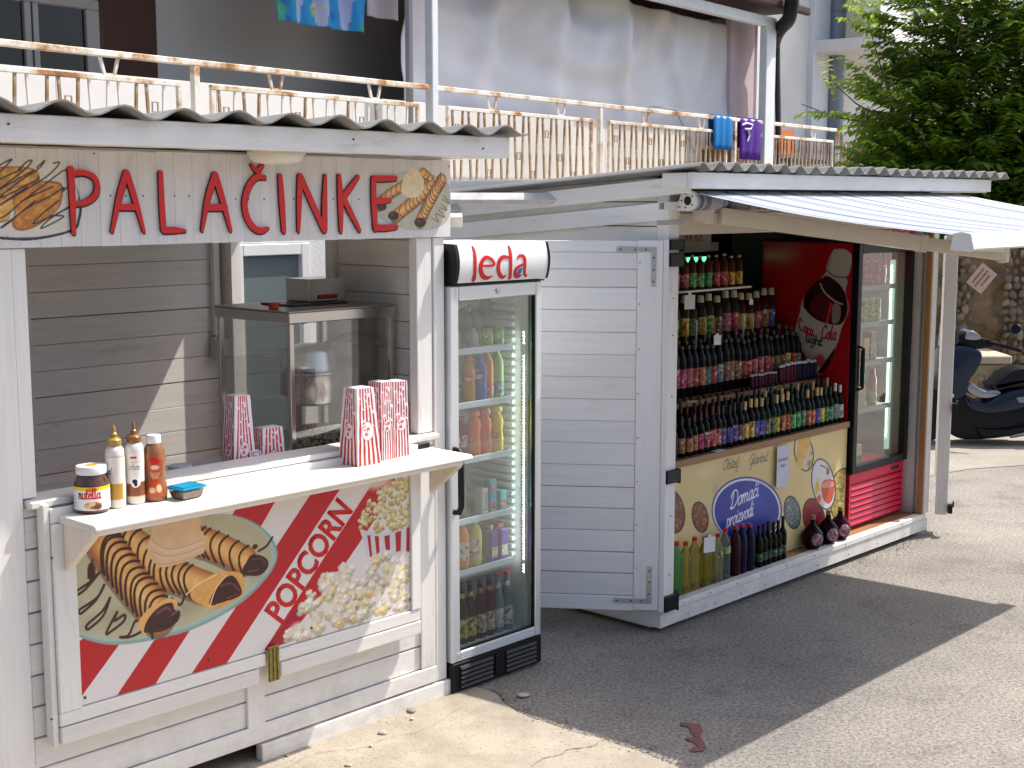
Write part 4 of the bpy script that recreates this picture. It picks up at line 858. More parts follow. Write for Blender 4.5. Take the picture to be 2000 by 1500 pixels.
board('counter_front', k1, -1.985, -0.06, 0.11, 0.13, 0.12, 1.003, M_INT)
# eave: soffit boards, fascia, rafters, corrugated sheet
for i in range(26):
    x = -2.62 + i * 0.105
    if x + 0.10 > 0.118: break
    board('soffit_board', k1, x, x + 0.102, -0.245, 0.045, 2.328 + rnd.uniform(0, .003), 2.340, M_WY, 0.001)
board('fascia', k1, -2.7, 0.118, -0.275, -0.247, 2.322, 2.406, M_WX, 0.003)
board('side_fascia', k1, 0.090, 0.117, -0.245, 1.6, 2.322, 2.400, M_WY, 0.003)
board('header_board', k1, XL - .6, 0.0, 0.0, 0.03, 2.0, 2.325, M_WX)
screws(k1, [K1.at(16, 242, -.275), K1.at(690, 272, -.275), K1.at(943, 290, -.275)], -0.277)
def corrugated(x0, x1, y0, y1, z_front, z_back, pitch, amp, name, parent, m, edge=0.006):
    n = int((x1 - x0) / pitch * 10); g = G(); vs = []; ny = 2
    for t in (0, 1):
        for j in range(ny):
            y = y0 + (y1 - y0) * j / (ny - 1); zz = z_front + (z_back - z_front) * j / (ny - 1)
            for i in range(n + 1):
                x = x0 + (x1 - x0) * i / n; ph = (x - x0) / pitch * 2 * math.pi
                wob = 0.003 * math.sin(x * 5.1) + 0.002 * math.sin(x * 13)
                vs.append((x, y + (0.008 * math.sin(x * 3.3) if j == 0 else 0), zz + amp * math.sin(ph) + wob - t * edge))
    fs = []; K = n + 1
    for i in range(n):
        fs.append((i, i + 1, K + i + 1, K + i)); fs.append((2 * K + i, 3 * K + i, 3 * K + i + 1, 2 * K + i + 1))
        fs.append((i, 2 * K + i, 2 * K + i + 1, i + 1)); fs.append((K + i, K + i + 1, 3 * K + i + 1, 3 * K + i))
    fs.append((0, K, 3 * K, 2 * K)); fs.append((n, 2 * K + n, 3 * K + n, K + n))
    g.v = vs; g.f = fs; g.m = [0] * len(fs)
    return g.obj(name, m, parent, smooth=50)
M_CORR = mat('corrugated_grey_sheet', (0.235, 0.23, 0.215), 0.85, bump=0.2, bscale=90, var=0.18, vscale=5)
M_CORRE = mat('corrugated_red_edge', (0.42, 0.25, 0.22), 0.8)
corrugated(-2.8, 0.185, -0.325, 1.62, 2.432, 2.36, 0.215, 0.0185, 'corrugated_sheet', k1, M_CORR)

# ---------------- sign with its printed boards, letters and pictures
sgp = G().box(-2.4, 0.0, -0.012, -0.001, 2.002, 2.318).obj('sign', M_SIGNB, k1)
x = -2.395; k = 0
while x < 0.0:
    wd = 0.0725 if x + 0.0725 < -0.01 else -x + 0.03
    board('sign_board', sgp, x + 0.0003, x + wd - 0.0003, -0.0185, -0.013, 2.000 + rnd.uniform(-.001, .001), 2.316 + rnd.uniform(-.002, .002), M_SIGNB, 0.0005)
    x += wd
def c4(x, y): return K1.at(x / 4.348, 290 + y / 4.348, -0.02)
def c5(x, y): return K1.at(440 + x / 4.348, 290 + y / 4.348, -0.02)
LET = [('P', c4, [([(590, 175), (603, 430), (615, 715)], [58, 52, 38]), ([(605, 212), (700, 205), (785, 245), (815, 320), (790, 405), (705, 460), (615, 468)], [46, 48, 50, 50, 50, 46, 44])]),
 ('A', c4, [([(1062, 205), (1000, 420), (940, 705)], [56, 50, 26]), ([(1062, 205), (1135, 430), (1212, 705)], [56, 52, 28]), ([(1000, 497), (1155, 497)], [52, 52])]),
 ('L', c4, [([(1352, 205), (1362, 450), (1378, 690)], [42, 50, 52]), ([(1378, 695), (1460, 692), (1560, 697)], [50, 52, 26])]),
 ('A', c4, [([(1815, 225), (1752, 430), (1705, 695)], [56, 50, 24]), ([(1815, 225), (1880, 440), (1948, 695)], [56, 52, 28]), ([(1752, 500), (1900, 500)], [52, 52])]),
 ('C', c5, [([(325, 245), (250, 245), (185, 330), (153, 470), (180, 600), (240, 680), (300, 695), (352, 675)], [34, 46, 50, 50, 50, 48, 46, 24])]),
 ('caron', c5, [([(212, 140), (240, 178), (258, 195)], [26, 34, 34]), ([(258, 195), (280, 175), (308, 135)], [34, 34, 26])]),
 ('I', c5, [([(455, 232), (470, 450), (487, 702)], [38, 50, 38])]),
 ('N', c5, [([(625, 235), (617, 450), (612, 700)], [48, 46, 26]), ([(628, 240), (720, 450), (828, 690)], [46, 50, 46]), ([(838, 230), (832, 450), (832, 690)], [26, 46, 48])]),
 ('K', c5, [([(957, 232), (968, 450), (972, 702)], [34, 50, 30]), ([(1118, 238), (1060, 320), (990, 412)], [26, 40, 44]), ([(995, 425), (1050, 540), (1130, 695)], [46, 44, 28])]),
 ('E', c5, [([(1248, 255), (1250, 450), (1265, 680)], [44, 46, 44]), ([(1255, 254), (1340, 254), (1435, 252)], [42, 42, 34]), ([(1262, 446), (1320, 445), (1388, 436)], [42, 42, 28]), ([(1265, 672), (1350, 672), (1440, 664)], [44, 44, 36])])]
for li, (nm, fn, sts) in enumerate(LET):
    gg = G(); gs = G()
    for si, (pts, ws) in enumerate(sts):
        sc = (fn(pts[0][0] + 50, pts[0][1])[0] - fn(pts[0][0], pts[0][1])[0]) / 50 * 0.93
        P = [fn(*p) for p in pts]; wv = [w_ * sc for w_ in ws]
        r_ = ribbon(P, wv, -0.0300 - 0.0004 * si, -0.0200, 'letter', None, None); k0 = len(gg.v); gg.v += r_.v; gg.f += [tuple(i + k0 for i in f) for f in r_.f]; gg.m += [0 if q == 0 else 1 for q in r_.m]
        r_ = ribbon([(p[0] + 0.0055, p[1] - 0.0055) for p in P], [q * 1.06 for q in wv], -0.0210 - 0.0002 * si, -0.0188, 'letter', None, None); k0 = len(gg.v); gg.v += r_.v; gg.f += [tuple(i + k0 for i in f) for f in r_.f]; gg.m += [1] * len(r_.f)
    gg.obj('letter', [M_LRED, M_LDK], sgp)
screws(sgp, [c4(800, 42), c5(1900, 152)] + [c4(q, 402) for q in (938, 1068, 1217, 1482, 1607)] + [c5(q, 430) for q in (88, 200, 332, 583, 918, 1135)], -0.0195, 0.0028)
SC = 4.348
def pl3(y, tilt=0.0): return lambda X, Z: (X, y + 0 * X, Z)
# left plate: golden fritters with dark drizzle
cv = Canvas(-2.30, -1.60, 2.015, 2.30, 0.0030)
P4 = lambda L_: [c4(*q) for q in L_]
cv.poly(P4([(-400, 330), (-250, 150), (100, 95), (480, 110), (620, 240), (690, 480), (680, 600), (620, 700), (300, 775), (0, 770), (-300, 740), (-450, 600)]), (30, 34, 58), sm=6)
cv.poly(P4([(-400, 330), (-250, 150), (100, 92), (480, 100), (620, 230), (670, 470), (655, 600), (600, 685), (300, 750), (0, 745), (-300, 715), (-450, 570)]), (214, 207, 196), sm=6, tex=0.05)
for poly_, cc in (([(-200, 300), (-120, 200), (60, 165), (260, 180), (320, 240), (300, 300), (150, 330), (60, 420), (-80, 480), (-200, 420)], (205, 150, 70)),
                  ([(-150, 500), (0, 400), (160, 330), (300, 320), (100, 520), (60, 600), (-100, 620)], (215, 165, 90)),
                  ([(150, 360), (300, 295), (480, 300), (520, 350), (500, 480), (430, 560), (300, 650), (180, 680), (115, 640), (130, 540), (120, 450)], (196, 128, 52))):
    q = P4(poly_); cx = sum(a for a, b in q) / len(q); cz = sum(b for a, b in q) / len(q)
    cv.poly([(cx + (a - cx) * 1.06, cz + (b - cz) * 1.08) for a, b in q], (150, 82, 30), sm=5); cv.poly(q, cc, sm=5, tex=0.30, sc=70)
for _ in range(60):
    a, b = c4(rnd.uniform(-150, 500), rnd.uniform(180, 640)); i = int((a - cv.x0) / cv.px); j = int((b - cv.z0) / cv.px)
    if 0 <= i < cv.W and 0 <= j < cv.H and cv.im[j, i, 2] < 120: cv.disc(a, b, .012, .006, rnd.choice([(236, 186, 96), (160, 84, 24), (222, 160, 70)]), 0.55, 0.8, rnd.uniform(-.6, .6))
for z_ in ([(-60, 180), (60, 110), (100, 98), (0, 200), (-100, 300), (180, 180)], [(160, 180), (230, 115), (270, 110), (200, 190), (0, 340), (-60, 380), (280, 190)], [(310, 165), (380, 105), (320, 180), (180, 270), (0, 420), (290, 280), (320, 240)], [(450, 130), (505, 125), (420, 220), (300, 300), (0, 480), (230, 330)],
           [(570, 180), (520, 200), (400, 290), (200, 440), (60, 560), (0, 590)], [(450, 325), (300, 390), (180, 450)], [(570, 330), (520, 370), (540, 330), (420, 410), (270, 480), (130, 580), (10, 665), (60, 640), (300, 440)], [(590, 490), (470, 560), (380, 600), (280, 640), (350, 560), (500, 440)], [(575, 505), (430, 590), (345, 672), (400, 655), (540, 575), (430, 570)]):
    cv.stroke(P4(z_), 0.0042, (28, 24, 30), sm=5)
cv.panel('picture', sgp, pl3(-0.0196), cut=True)
# right plate: three chocolate pancakes with a cream dollop
cv = Canvas(-0.42, 0.03, 2.03, 2.31, 0.0021)
P5 = lambda L_: [c5(*q) for q in L_]
ell5 = lambda cx, cy, rx, ry, t0=0, t1=6.2832, n=26: [c5(cx + rx * math.cos(t0 + (t1 - t0) * i / n), cy + ry * math.sin(t0 + (t1 - t0) * i / n)) for i in range(n)]
rim = [(1280, 330), (1290, 250), (1400, 235), (1560, 190), (1760, 220), (1890, 290), (1912, 400), (1905, 560), (1850, 640), (1720, 700), (1560, 695), (1400, 640), (1300, 580), (1270, 450)]
cv.poly(P5(rim), (168, 184, 184), sm=6); cx_, cy_ = 1600, 450
cv.poly(P5([(cx_ + (a - cx_) * .965, cy_ - 6 + (b - cy_) * .955) for a, b in rim]), (190, 184, 162), sm=6, tex=0.06)
def crepe(cv, P, ax, w, sx, cream=True, nstr=9, dark=(60, 26, 18), s0=0.06, s1=0.9, bulge=0.3, lean=0.5):
    """a rolled pancake with drizzle across it; ax is its axis in crop pixels, w in metres"""
    pts = smooth_pts(ax, 10); Q = [P(*p) for p in pts]
    cv.stroke([(a - .004, b - .006) for a, b in Q], [w * 1.10] * len(Q), (92, 62, 40), 0.55)
    cv.stroke(Q, [w] * len(Q), (238, 186, 112), c2=(160, 88, 34))
    for _ in range(nstr * 3):
        i = rnd.randrange(len(Q)); cv.disc(Q[i][0] + rnd.uniform(-.25, .25) * w, Q[i][1] + rnd.uniform(-.25, .25) * w, w * .22, w * .10, rnd.choice([(206, 132, 62), (250, 214, 160), (222, 158, 90)]), 0.4, 0.9, rnd.uniform(0, 3))
    for k in range(nstr):
        t = s0 + (s1 - s0) * k / (nstr - 1); i = min(int(t * (len(Q) - 1)), len(Q) - 2); a = Vector(Q[i]); d = (Vector(Q[i + 1]) - a).normalized(); nn = Vector((-d.y, d.x))
        arc = [tuple(a + nn * (s_ * w * .50) + d * (bulge * w * (0.25 - s_ * s_) * 1.1 + lean * w * s_ * .35)) for s_ in [-1, -.8, -.5, -.2, .1, .4, .7, .9, 1.0]]
        cv.stroke(arc, sx, dark, sm=3)
crepe(cv, c5, [(1500, 320), (1420, 370), (1340, 430), (1310, 480)], 0.040, 0.0032, nstr=6)
crepe(cv, c5, [(1680, 215), (1740, 290), (1660, 400), (1560, 480), (1450, 570)], 0.050, 0.0034, nstr=12)
crepe(cv, c5, [(1840, 265), (1790, 350), (1720, 480), (1660, 610)], 0.052, 0.0036, nstr=12)
for x_, y_, r_ in ((1330, 495, 42), (1430, 570, 48), (1655, 625, 50)):
    cv.poly(ell5(x_, y_, r_, r_ * .8), (66, 32, 26)); cv.poly(ell5(x_ - 12, y_ - 12, r_ * .4, r_ * .25), (120, 76, 64), 0.7)
cv.poly(P5([(1500, 380), (1500, 300), (1530, 220), (1600, 170), (1670, 230), (1690, 330), (1650, 400), (1570, 420)]), (232, 212, 172), sm=6, tex=.08, sc=90)
cv.disc(*c5(1600, 290), .012, .014, (222, 190, 130), .8, .6)
for zz in ([(1850, 400), (1910, 470), (1840, 430)], [(1830, 470), (1885, 525), (1820, 500)], [(1810, 520), (1865, 585), (1790, 550)], [(1780, 560), (1810, 620), (1760, 590)]): cv.stroke(P5(zz), .0028, (60, 44, 36), sm=3)
cv.panel('picture', sgp, pl3(-0.0196), cut=True)

# ---------------- fold-down hatch with the poster, shelf on brackets
hf = G().box(-1.86, -0.205, -0.040, -0.024, 0.345, 1.10).obj('hatch_flap', M_WX, k1)
FY0, FY1 = -0.078, -0.042
FL, FR_ = -1.872, -0.212
board('flap_edge', hf, FL - 0.002, FL + 0.018, -0.064, -0.018, 0.340, 1.165, M_WZ)
board('flap_stile', hf, FL + 0.02, -1.772, FY0, FY1, 0.455, 1.098, M_WZ, 0.002)
board('flap_stile', hf, -0.262, FR_, FY0, FY1, 0.455, 1.098, M_WZ, 0.002)
board('flap_rail', hf, FL + 0.02, -1.045, FY0, FY1, 0.345, 0.402, M_WORN, 0.003)
board('flap_rail', hf, FL + 0.02, -1.01, FY0 + .004, FY1, 0.406, 0.453, M_WX, 0.003)
board('flap_rail', hf, -0.945, FR_, FY0, FY1, 0.345, 0.400, M_WORN, 0.003)
board('flap_rail', hf, -1.00, FR_, FY0 + .004, FY1, 0.404, 0.453, M_WX, 0.003)
board('flap_rail', hf, FL + 0.02, FR_, FY0 + .010, FY1, 1.10, 1.150, M_WX, 0.002)
G().box(-1.006, -0.955, -0.0835, -0.079, 0.340, 0.478).box(-1.003, -0.993, -0.088, -0.084, 0.345, 0.470).box(-0.985, -0.975, -0.088, -0.084, 0.345, 0.470).box(-0.967, -0.958, -0.088, -0.084, 0.345, 0.470).obj('hinge', M_BRASS, hf, bevel=0.001)
def c2(x, y): return K1.at(140 + x / 3.5714, 960 + y / 3.5714, -0.066)
def c3(x, y): return K1.at(480 + x / 4.2857, 920 + y / 4.2857, -0.066)
G().box(-1.769, -0.265, -0.0640, -0.058, 0.456, 1.097).obj('poster_backing', M_PLW, hf)
cv = Canvas(-1.769, -0.265, 0.457, 1.097, 0.00225, (228, 222, 219))
RD = (190, 24, 34)
A = lambda L_: [c2(*q) for q in L_]
B = lambda L_: [c3(*q) for q in L_]
cv.poly(A([(-40, 1520), (-40, 1100), (60, 1040), (120, 1000), (345, 1035)]) , RD)
cv.poly(A([(75, 1432), (325, 1068), (340, 1040), (330, 1420)]), (228, 222, 219))
cv.poly(A([(-40, 1600), (-40, 1050), (345, 1050), (68, 1432)]), RD)
cv.poly(A([(345, 1378), (560, 1060), (640, 940), (900, 860), (815, 985), (612, 1298), (540, 1420), (320, 1420)]), RD)
p_a, p_b, p_c, p_d = K1.at(386, 1298, -.066), K1.at(455, 1278, -.066), K1.at(664, 957, -.066), K1.at(604, 970, -.066)
def ext(p, q, t): return (p[0] + (q[0] - p[0]) * t, p[1] + (q[1] - p[1]) * t)
cv.poly([ext(p_d, p_a, 1.15), ext(p_c, p_b, 1.15), ext(p_b, p_c, 1.35), ext(p_a, p_d, 1.35)], RD)
cv.poly(A([(1100, 200), (1300, -140), (1540, -140), (1330, 230), (1240, 360), (1050, 320)]), RD)
cv.poly(B([(150, 1500), (1110, 20), (1250, -150), (1250, 150), (965, 580), (850, 750), (330, 1440)]), RD)
cv.poly(B([(160, 1505), (300, 1300), (430, 1100), (470, 1230), (330, 1440)]), (170, 22, 40))
# thin white edges beside the lettering strip
cv.stroke([ext(p_b, p_c, -.1), ext(p_b, p_c, 1.3)], .0035, (236, 220, 220)); cv.stroke(B([(150, 1500), (1110, 20)]), .0035, (236, 214, 214))
# soft pale glow round the popcorn
for x_, y_, rx, ry, al in ((1230, 250, .085, .10, .95), (1100, 60, .10, .06, .9), (1330, 480, .09, .12, .9), (1150, 900, .16, .075, .95), (880, 960, .12, .055, .95), (620, 1150, .075, .055, .95), (430, 1330, .05, .04, .9), (1000, 620, .04, .03, .3)):
    cv.disc(*c3(x_, y_), rx, ry, (232, 226, 216), al, 0.45)
# plate
rim = [(-200, 900), (50, 1012), (250, 1066), (450, 1056), (650, 1016), (820, 970), (1000, 890), (1180, 780), (1320, 650), (1410, 530), (1435, 420), (1380, 300), (1250, 205), (1080, 160), (850, 175), (600, 230), (300, 240), (0, 380), (-250, 600)]
cv.poly(A(rim), (134, 172, 168), sm=6)
cv.poly(A([(a - 4, b - 22) if b > 420 else (a - 16, b + 4) for a, b in rim]), (176, 190, 174), sm=6)
cv.poly(A([(a - 12, b - 50) if b > 600 else (a - 40, b + 8) for a, b in rim]), (188, 182, 150), sm=6, tex=.07, sc=12)
cv.disc(*c2(300, 880), .16, .05, (150, 148, 120), .45, .8); cv.disc(*c2(820, 800), .11, .045, (150, 140, 112), .45, .8); cv.disc(*c2(1290, 560), .05, .05, (150, 140, 112), .5, .8)
CH = (62, 26, 20)
for zz in ([(30, 700), (130, 630), (200, 560), (100, 680), (30, 730)], [(60, 850), (50, 830), (180, 740), (230, 650), (170, 760), (70, 850)], [(110, 960), (110, 930), (220, 830), (270, 740), (220, 870), (120, 960)], [(245, 990), (250, 970), (320, 840), (300, 900), (370, 860), (360, 910), (250, 995)], [(340, 1015), (400, 1000), (450, 900), (500, 960), (420, 1010), (350, 1018)], [(700, 745), (760, 790), (790, 720)], [(1400, 320), (1360, 380), (1305, 415)], [(120, 600), (150, 480), (200, 400)]):
    cv.stroke(A(zz), .0095, CH, sm=5)
cv.disc(*c2(140, 560), .016, .034, CH, 1, .1); cv.disc(*c2(1280, 385), .013, .010, CH, 1, .1)
# back, middle and front pancakes
crepe(cv, c2, [(840, 330), (1000, 380), (1210, 480)], .105, .0095, nstr=7, bulge=-.3, lean=-.5)
cv.poly(A([(1215, 500), (1260, 440), (1350, 460), (1372, 520), (1310, 585), (1200, 580), (1195, 540)]), (64, 30, 30), sm=5); cv.stroke(A([(1260, 475), (1330, 470), (1350, 510)]), .005, (112, 72, 74), sm=3); cv.stroke(A([(1230, 560), (1300, 545)]), .004, (120, 80, 80))
crepe(cv, c2, [(290, 280), (480, 400), (620, 545), (760, 600), (950, 670)], .112, .0095, nstr=12, s1=.82, bulge=-.3, lean=-.6)
cv.poly(A([(860, 670), (1000, 570), (1150, 560), (1200, 600), (1195, 720), (1100, 780), (990, 820), (840, 750)]), (226, 168, 92), sm=5, tex=.10, sc=60)
cv.poly(A([(960, 790), (1000, 680), (1060, 610), (1130, 590), (1185, 680), (1170, 730), (1060, 770)]), (62, 28, 28), sm=5)
cv.stroke(A([(1040, 660), (1110, 640), (1170, 690)]), .008, (104, 62, 66), sm=4); cv.stroke(A([(1080, 745), (1160, 715)]), .004, (120, 76, 76)); cv.stroke(A([(800, 720), (880, 650), (1010, 580)]), .005, (250, 220, 170), sm=4); cv.stroke(A([(965, 800), (1005, 680), (1080, 585)]), .006, (246, 206, 146), sm=4)
crepe(cv, c2, [(240, 370), (330, 500), (440, 650), (560, 790), (620, 880)], .125, .0100, nstr=13, s0=.0, s1=.86, bulge=-.4, lean=-.7)
cv.poly(A([(470, 900), (560, 800), (680, 745), (740, 790), (600, 930), (520, 995), (480, 960)]), (232, 178, 106), sm=5)
cv.poly(A([(505, 975), (540, 880), (620, 800), (700, 775), (720, 825), (757, 835), (745, 900), (660, 965), (560, 985)]), (66, 30, 30), sm=5)
cv.stroke(A([(600, 850), (660, 810), (690, 830)]), .009, (118, 72, 80), sm=4); cv.stroke(A([(600, 940), (680, 930), (740, 860)]), .006, (40, 16, 18), sm=4); cv.stroke(A([(700, 860), (735, 835)]), .004, (150, 110, 110))
# cream
cv.poly(A([(555, 300), (600, 230), (880, 180), (900, 260), (935, 330), (925, 420), (880, 450), (800, 490), (640, 530), (580, 500), (530, 420)]), (222, 186, 146), sm=6, tex=.06, sc=30)
for i in range(9):
    cv.stroke(A([(545 + i * 6, 330 + i * 22), (660, 400 + i * 13), (800, 380 + i * 12), (925, 330 + i * 12)]), .0035, rnd.choice([(240, 210, 176), (200, 160, 118), (232, 198, 160)]), .8, sm=5)
cv.disc(*c2(740, 300), .045, .030, (228, 178, 126), .6, .9)
# bucket and popcorn
def kernels(poly, n, r, cols, sh=(150, 120, 70)):
    bb, m = cv.mask_poly(smooth_pts(poly, 5, True)); i0, i1, j0, j1 = bb; c = 0
    pts = []
    while c < n:
        i = rnd.randrange(i0, i1); j = rnd.randrange(j0, j1)
        if m[j - j0, i - i0]: pts.append((cv.X[i], cv.Z[j])); c += 1
    pts.sort(key=lambda p: -p[1])
    for x_, z_ in pts:
        rr = r * rnd.uniform(.7, 1.2); cv.disc(x_ + rr * .25, z_ - rr * .45, rr * 1.15, rr, sh, .72, .6)
        base = rnd.choice(cols)
        for k in range(6):
            a = rnd.uniform(0, 6.28); f_ = .93 + .10 * math.sin(a) + rnd.uniform(-.04, .03); cv.disc(x_ + math.cos(a) * rr * .55, z_ + math.sin(a) * rr * .5, rr * .62, rr * .55, [v * f_ for v in base], .95, .22)
        cv.disc(x_ - rr * .1, z_ + rr * .25, rr * .5, rr * .4, tuple(min(255, v * 1.08) for v in base), .9, .7)
        if rnd.random() < .4: cv.disc(x_ + rnd.uniform(-.4, .4) * rr, z_ - rnd.uniform(0, .5) * rr, rr * .35, rr * .28, (226, 178, 90), .8, .6)
cv.poly(B([(945, 470), (1000, 500), (1120, 520), (1260, 495), (1415, 430), (1440, 470), (1430, 790), (1340, 760), (1180, 690), (1020, 720), (975, 560)]), (216, 210, 214))
for q in ([(1015, 538), (1042, 540), (1058, 715), (1040, 720)], [(1078, 545), (1113, 546), (1120, 690), (1095, 695)], [(1158, 545), (1203, 535), (1207, 660), (1172, 668)], [(1250, 515), (1300, 500), (1296, 670), (1258, 680)], [(1345, 475), (1388, 458), (1385, 750), (1352, 770), (1342, 660)]): cv.poly(B(q), (176, 28, 40))
kernels(B([(950, 430), (960, 360), (1090, 190), (1200, 110), (1300, 60), (1430, 20), (1440, 400), (1260, 480), (1110, 505), (970, 480)]), 180, .0115, [(226, 214, 164), (232, 222, 184), (214, 198, 138), (206, 184, 118)], (140, 118, 60))
cv.disc(*c3(1250, 720), .09, .025, (222, 214, 214), .7, .7)
kernels(B([(300, 1420), (420, 1250), (520, 1020), (600, 930), (740, 800), (1000, 760), (1180, 690), (1340, 700), (1440, 760), (1440, 1070), (1160, 1170), (800, 1290), (520, 1380)]), 210, .0205, [(236, 230, 212), (242, 236, 222), (226, 216, 196), (238, 216, 160), (222, 212, 198)], (160, 126, 74))
cv.panel('poster', hf, pl3(-0.0655), m=M_PRINT)
screws(hf, [c2(92, 1437), c2(957, 1173), c3(550, 1313), c3(1378, 1075), c3(1388, 540)], -0.067, 0.005)
screws(hf, [K1.at(q, w_, -.08) for q, w_ in ((101, 1090), (101, 1405))], -0.079, 0.004)
def text_quad(s, P0, P1, Pt, y, m, name, parent, off=0.0, ex=0.0006, bold=0.0):
    """flat lettering fitted to a parallelogram: P0 baseline start, P1 baseline end, Pt top of the first letter (x,z)"""
    cu = bpy.data.curves.new('tmp', 'FONT'); cu.body = s; cu.size = 1; cu.offset = bold; cu.resolution_u = 3
    ob = bpy.data.objects.new('tmp', cu); COL.objects.link(ob); dg = bpy.context.evaluated_depsgraph_get(); dg.update()
    me = bpy.data.meshes.new_from_object(ob.evaluated_get(dg)); bpy.data.objects.remove(ob)
    xs = [v.co.x for v in me.vertices]; ys = [v.co.y for v in me.vertices]; x0, x1 = min(xs), max(xs); cap = 0.729 if s.upper() == s else max(ys)
    e1 = Vector(P1) - Vector(P0); e2 = Vector(Pt) - Vector(P0)
    for v in me.vertices:
        q = Vector(P0) + e1 * ((v.co.x - x0) / (x1 - x0)) + e2 * (v.co.y / cap); v.co = (q.x, y, q.y)
    bm = bmesh.new(); bm.from_mesh(me)
    r_ = bmesh.ops.extrude_face_region(bm, geom=bm.faces[:]); bmesh.ops.translate(bm, vec=(0, -ex, 0), verts=[e for e in r_['geom'] if isinstance(e, bmesh.types.BMVert)])
    bmesh.ops.recalc_face_normals(bm, faces=bm.faces[:]); bm.to_mesh(me); bm.free()
    me.materials.clear(); me.materials.append(m); me.name = name
    return inst(name, me, parent)
text_quad('POPCORN', c3(292, 1275), c3(893, 332), c3(148, 1165), -0.0665, M_LRED, 'lettering', hf, bold=0.028)
# shelf on triangular brackets
sh_ = G().prism([(-0.030, 1.098), (-0.285, 1.098), (-0.300, 1.104), (-0.305, 1.112), (-0.300, 1.121), (-0.290, 1.126), (-0.030, 1.126)], -1.823, -0.125, 'x').obj('shelf', wood('worn_shelf', (0.80, 0.75, 0.68), 'x', 0.93, (0.55, 0.42, 0.3), .3), k1, bevel=0.002)
board('shelf_moulding', sh_, -1.80, -0.15, -0.272, -0.252, 1.083, 1.097, M_WX, 0.002)
board('shelf_strip', sh_, -1.80, -0.15, -0.050, -0.032, 1.128, 1.148, M_WX, 0.002)
M_BRK = wood('worn_bracket', (0.77, 0.68, 0.58), 'z', 0.92, (0.5, 0.36, 0.26), .4)
for x in (-1.815, -0.165):
    G().prism([(-0.080, 1.096), (-0.262, 1.096), (-0.250, 1.070), (-0.080, 0.935)], x, x + 0.028, 'x').obj('shelf_bracket', M_BRK, sh_, bevel=0.002)
# ---------------- things on and in the pancake kiosk
def on_shelf(px, py): x, y = K1.atz(px, py, 1.1265); return (x, y, 1.1268)
lamp = empty('ceiling_lamp', K1, (K1.at(545, 305, -.14)[0], -0.125, 2.327), 'round cream lamp under the kiosk eave above the red lettering', 'lamp')
G().lathe([(0.105, 0.0), (0.105, -0.012), (0.098, -0.016)], 28).obj('lamp_base', M_CREAM, lamp, smooth=40)
G().lathe([(0.097, -0.0165), (0.094, -0.030), (0.075, -0.042), (0.04, -0.047), (0.001, -0.048)], 28).obj('lamp_shade', mat('lamp_diffuser', (0.78, 0.76, 0.66), 0.35), lamp, smooth=60)
# jar with printed label
def lathe_print(name, parent, r, z0, z1, a0, a1, paint, res=0.0011, m=None):
    """curved label: canvas x = arc length"""
    L_ = r * (a1 - a0); c = Canvas(0, L_, z0, z1, res, (240, 238, 232)); paint(c, L_)
    return c.panel(name, parent, lambda X, Z: (r * np.cos(a0 + X / r), r * np.sin(a0 + X / r), Z), m or M_PRINTG)
def face_ang(): return -math.pi / 2 - 0.75          # local direction that looks at the lane, in a kiosk frame
def spread_label(c, L_):
    c.poly([(0, .0), (L_, 0), (L_, .06), (0, .06)], (232, 230, 228)); c.poly([(0, .058), (L_, .058), (L_, .08), (0, .08)], (238, 206, 20))
    c.disc(L_ * .5, .0600, .016, .006, (214, 120, 20), 1, .3)
    xm = L_ * .5 - .034
    # word: dark first letter, the rest red
    def w_(t, x, col): return c.text(t, x, .039, .0125, col, .0034, 0.0, sp=.86)
    GL['u'] = (0.9, [[(.1, 1), (.1, .3), (.35, 0), (.65, .2), (.68, 1)], [(.68, 1), (.68, 0)]])
    xx = xm + w_('n', xm, (30, 30, 36)); w_('utella', xx, (206, 24, 28))
    c.disc(L_ * .52, .022, .024, .010, (150, 86, 40), 1, .3); c.disc(L_ * .5, .026, .010, .006, (226, 196, 140), 1, .3); c.disc(L_ * .60, .018, .012, .007, (110, 52, 26), 1, .3); c.disc(L_ * .42, .020, .009, .006, (222, 176, 110), 1, .3)
    for i in range(4): c.stroke([(L_ * .08, .02 + i * .008), (L_ * .16, .02 + i * .008)], .0018, (120, 110, 160))
M_SPREAD = mat('hazelnut_spread', (0.085, 0.030, 0.014), 0.16, coat=0.6)
def spread_jar(p, lab, lid_m, full=True):
    t = empty('spread_jar', K1, p, lab, 'jar', 'jars of hazelnut spread')
    s = 1.0
    G().lathe([(0.036, 0.001), (0.041, 0.005), (0.0425, 0.02), (0.0425, 0.064), (0.040, 0.076), (0.034, 0.088), (0.033, 0.094)], 32).obj('jar_body', M_SPREAD, t, smooth=60)
    G().lathe([(0.0355, 0.0945), (0.0365, 0.097), (0.0365, 0.111), (0.035, 0.114), (0.001, 0.1145)], 32).obj('lid', lid_m, t, smooth=40)
    if full:
        a = -3.54; lathe_print('label', t, 0.0431, 0.010, 0.067, a, a + 2.9, lambda c, L_: spread_label(c, L_))
        G().lathe([(0.014, 0.1150), (0.012, 0.1156), (0.001, 0.1158)], 20).obj('lid_mark', mat('yellow_mark', srgb((228, 160, 20)), .4), t)
    return t
spread_jar(on_shelf(181, 998), 'glass jar of hazelnut spread with white lid, leftmost thing on the shelf', M_PLW).scale = (1.36, 1.36, 1.36)
M_GRLID = mat('grey_lid', (0.45, 0.47, 0.55), 0.35)
xj, zj_ = K1.at(352, 905, .20)
spread_jar((xj, 0.20, 1.041), 'dark jar with grey lid standing inside the kiosk behind the sill', M_GRLID, False).scale = (1.25, 1.25, 1.1)
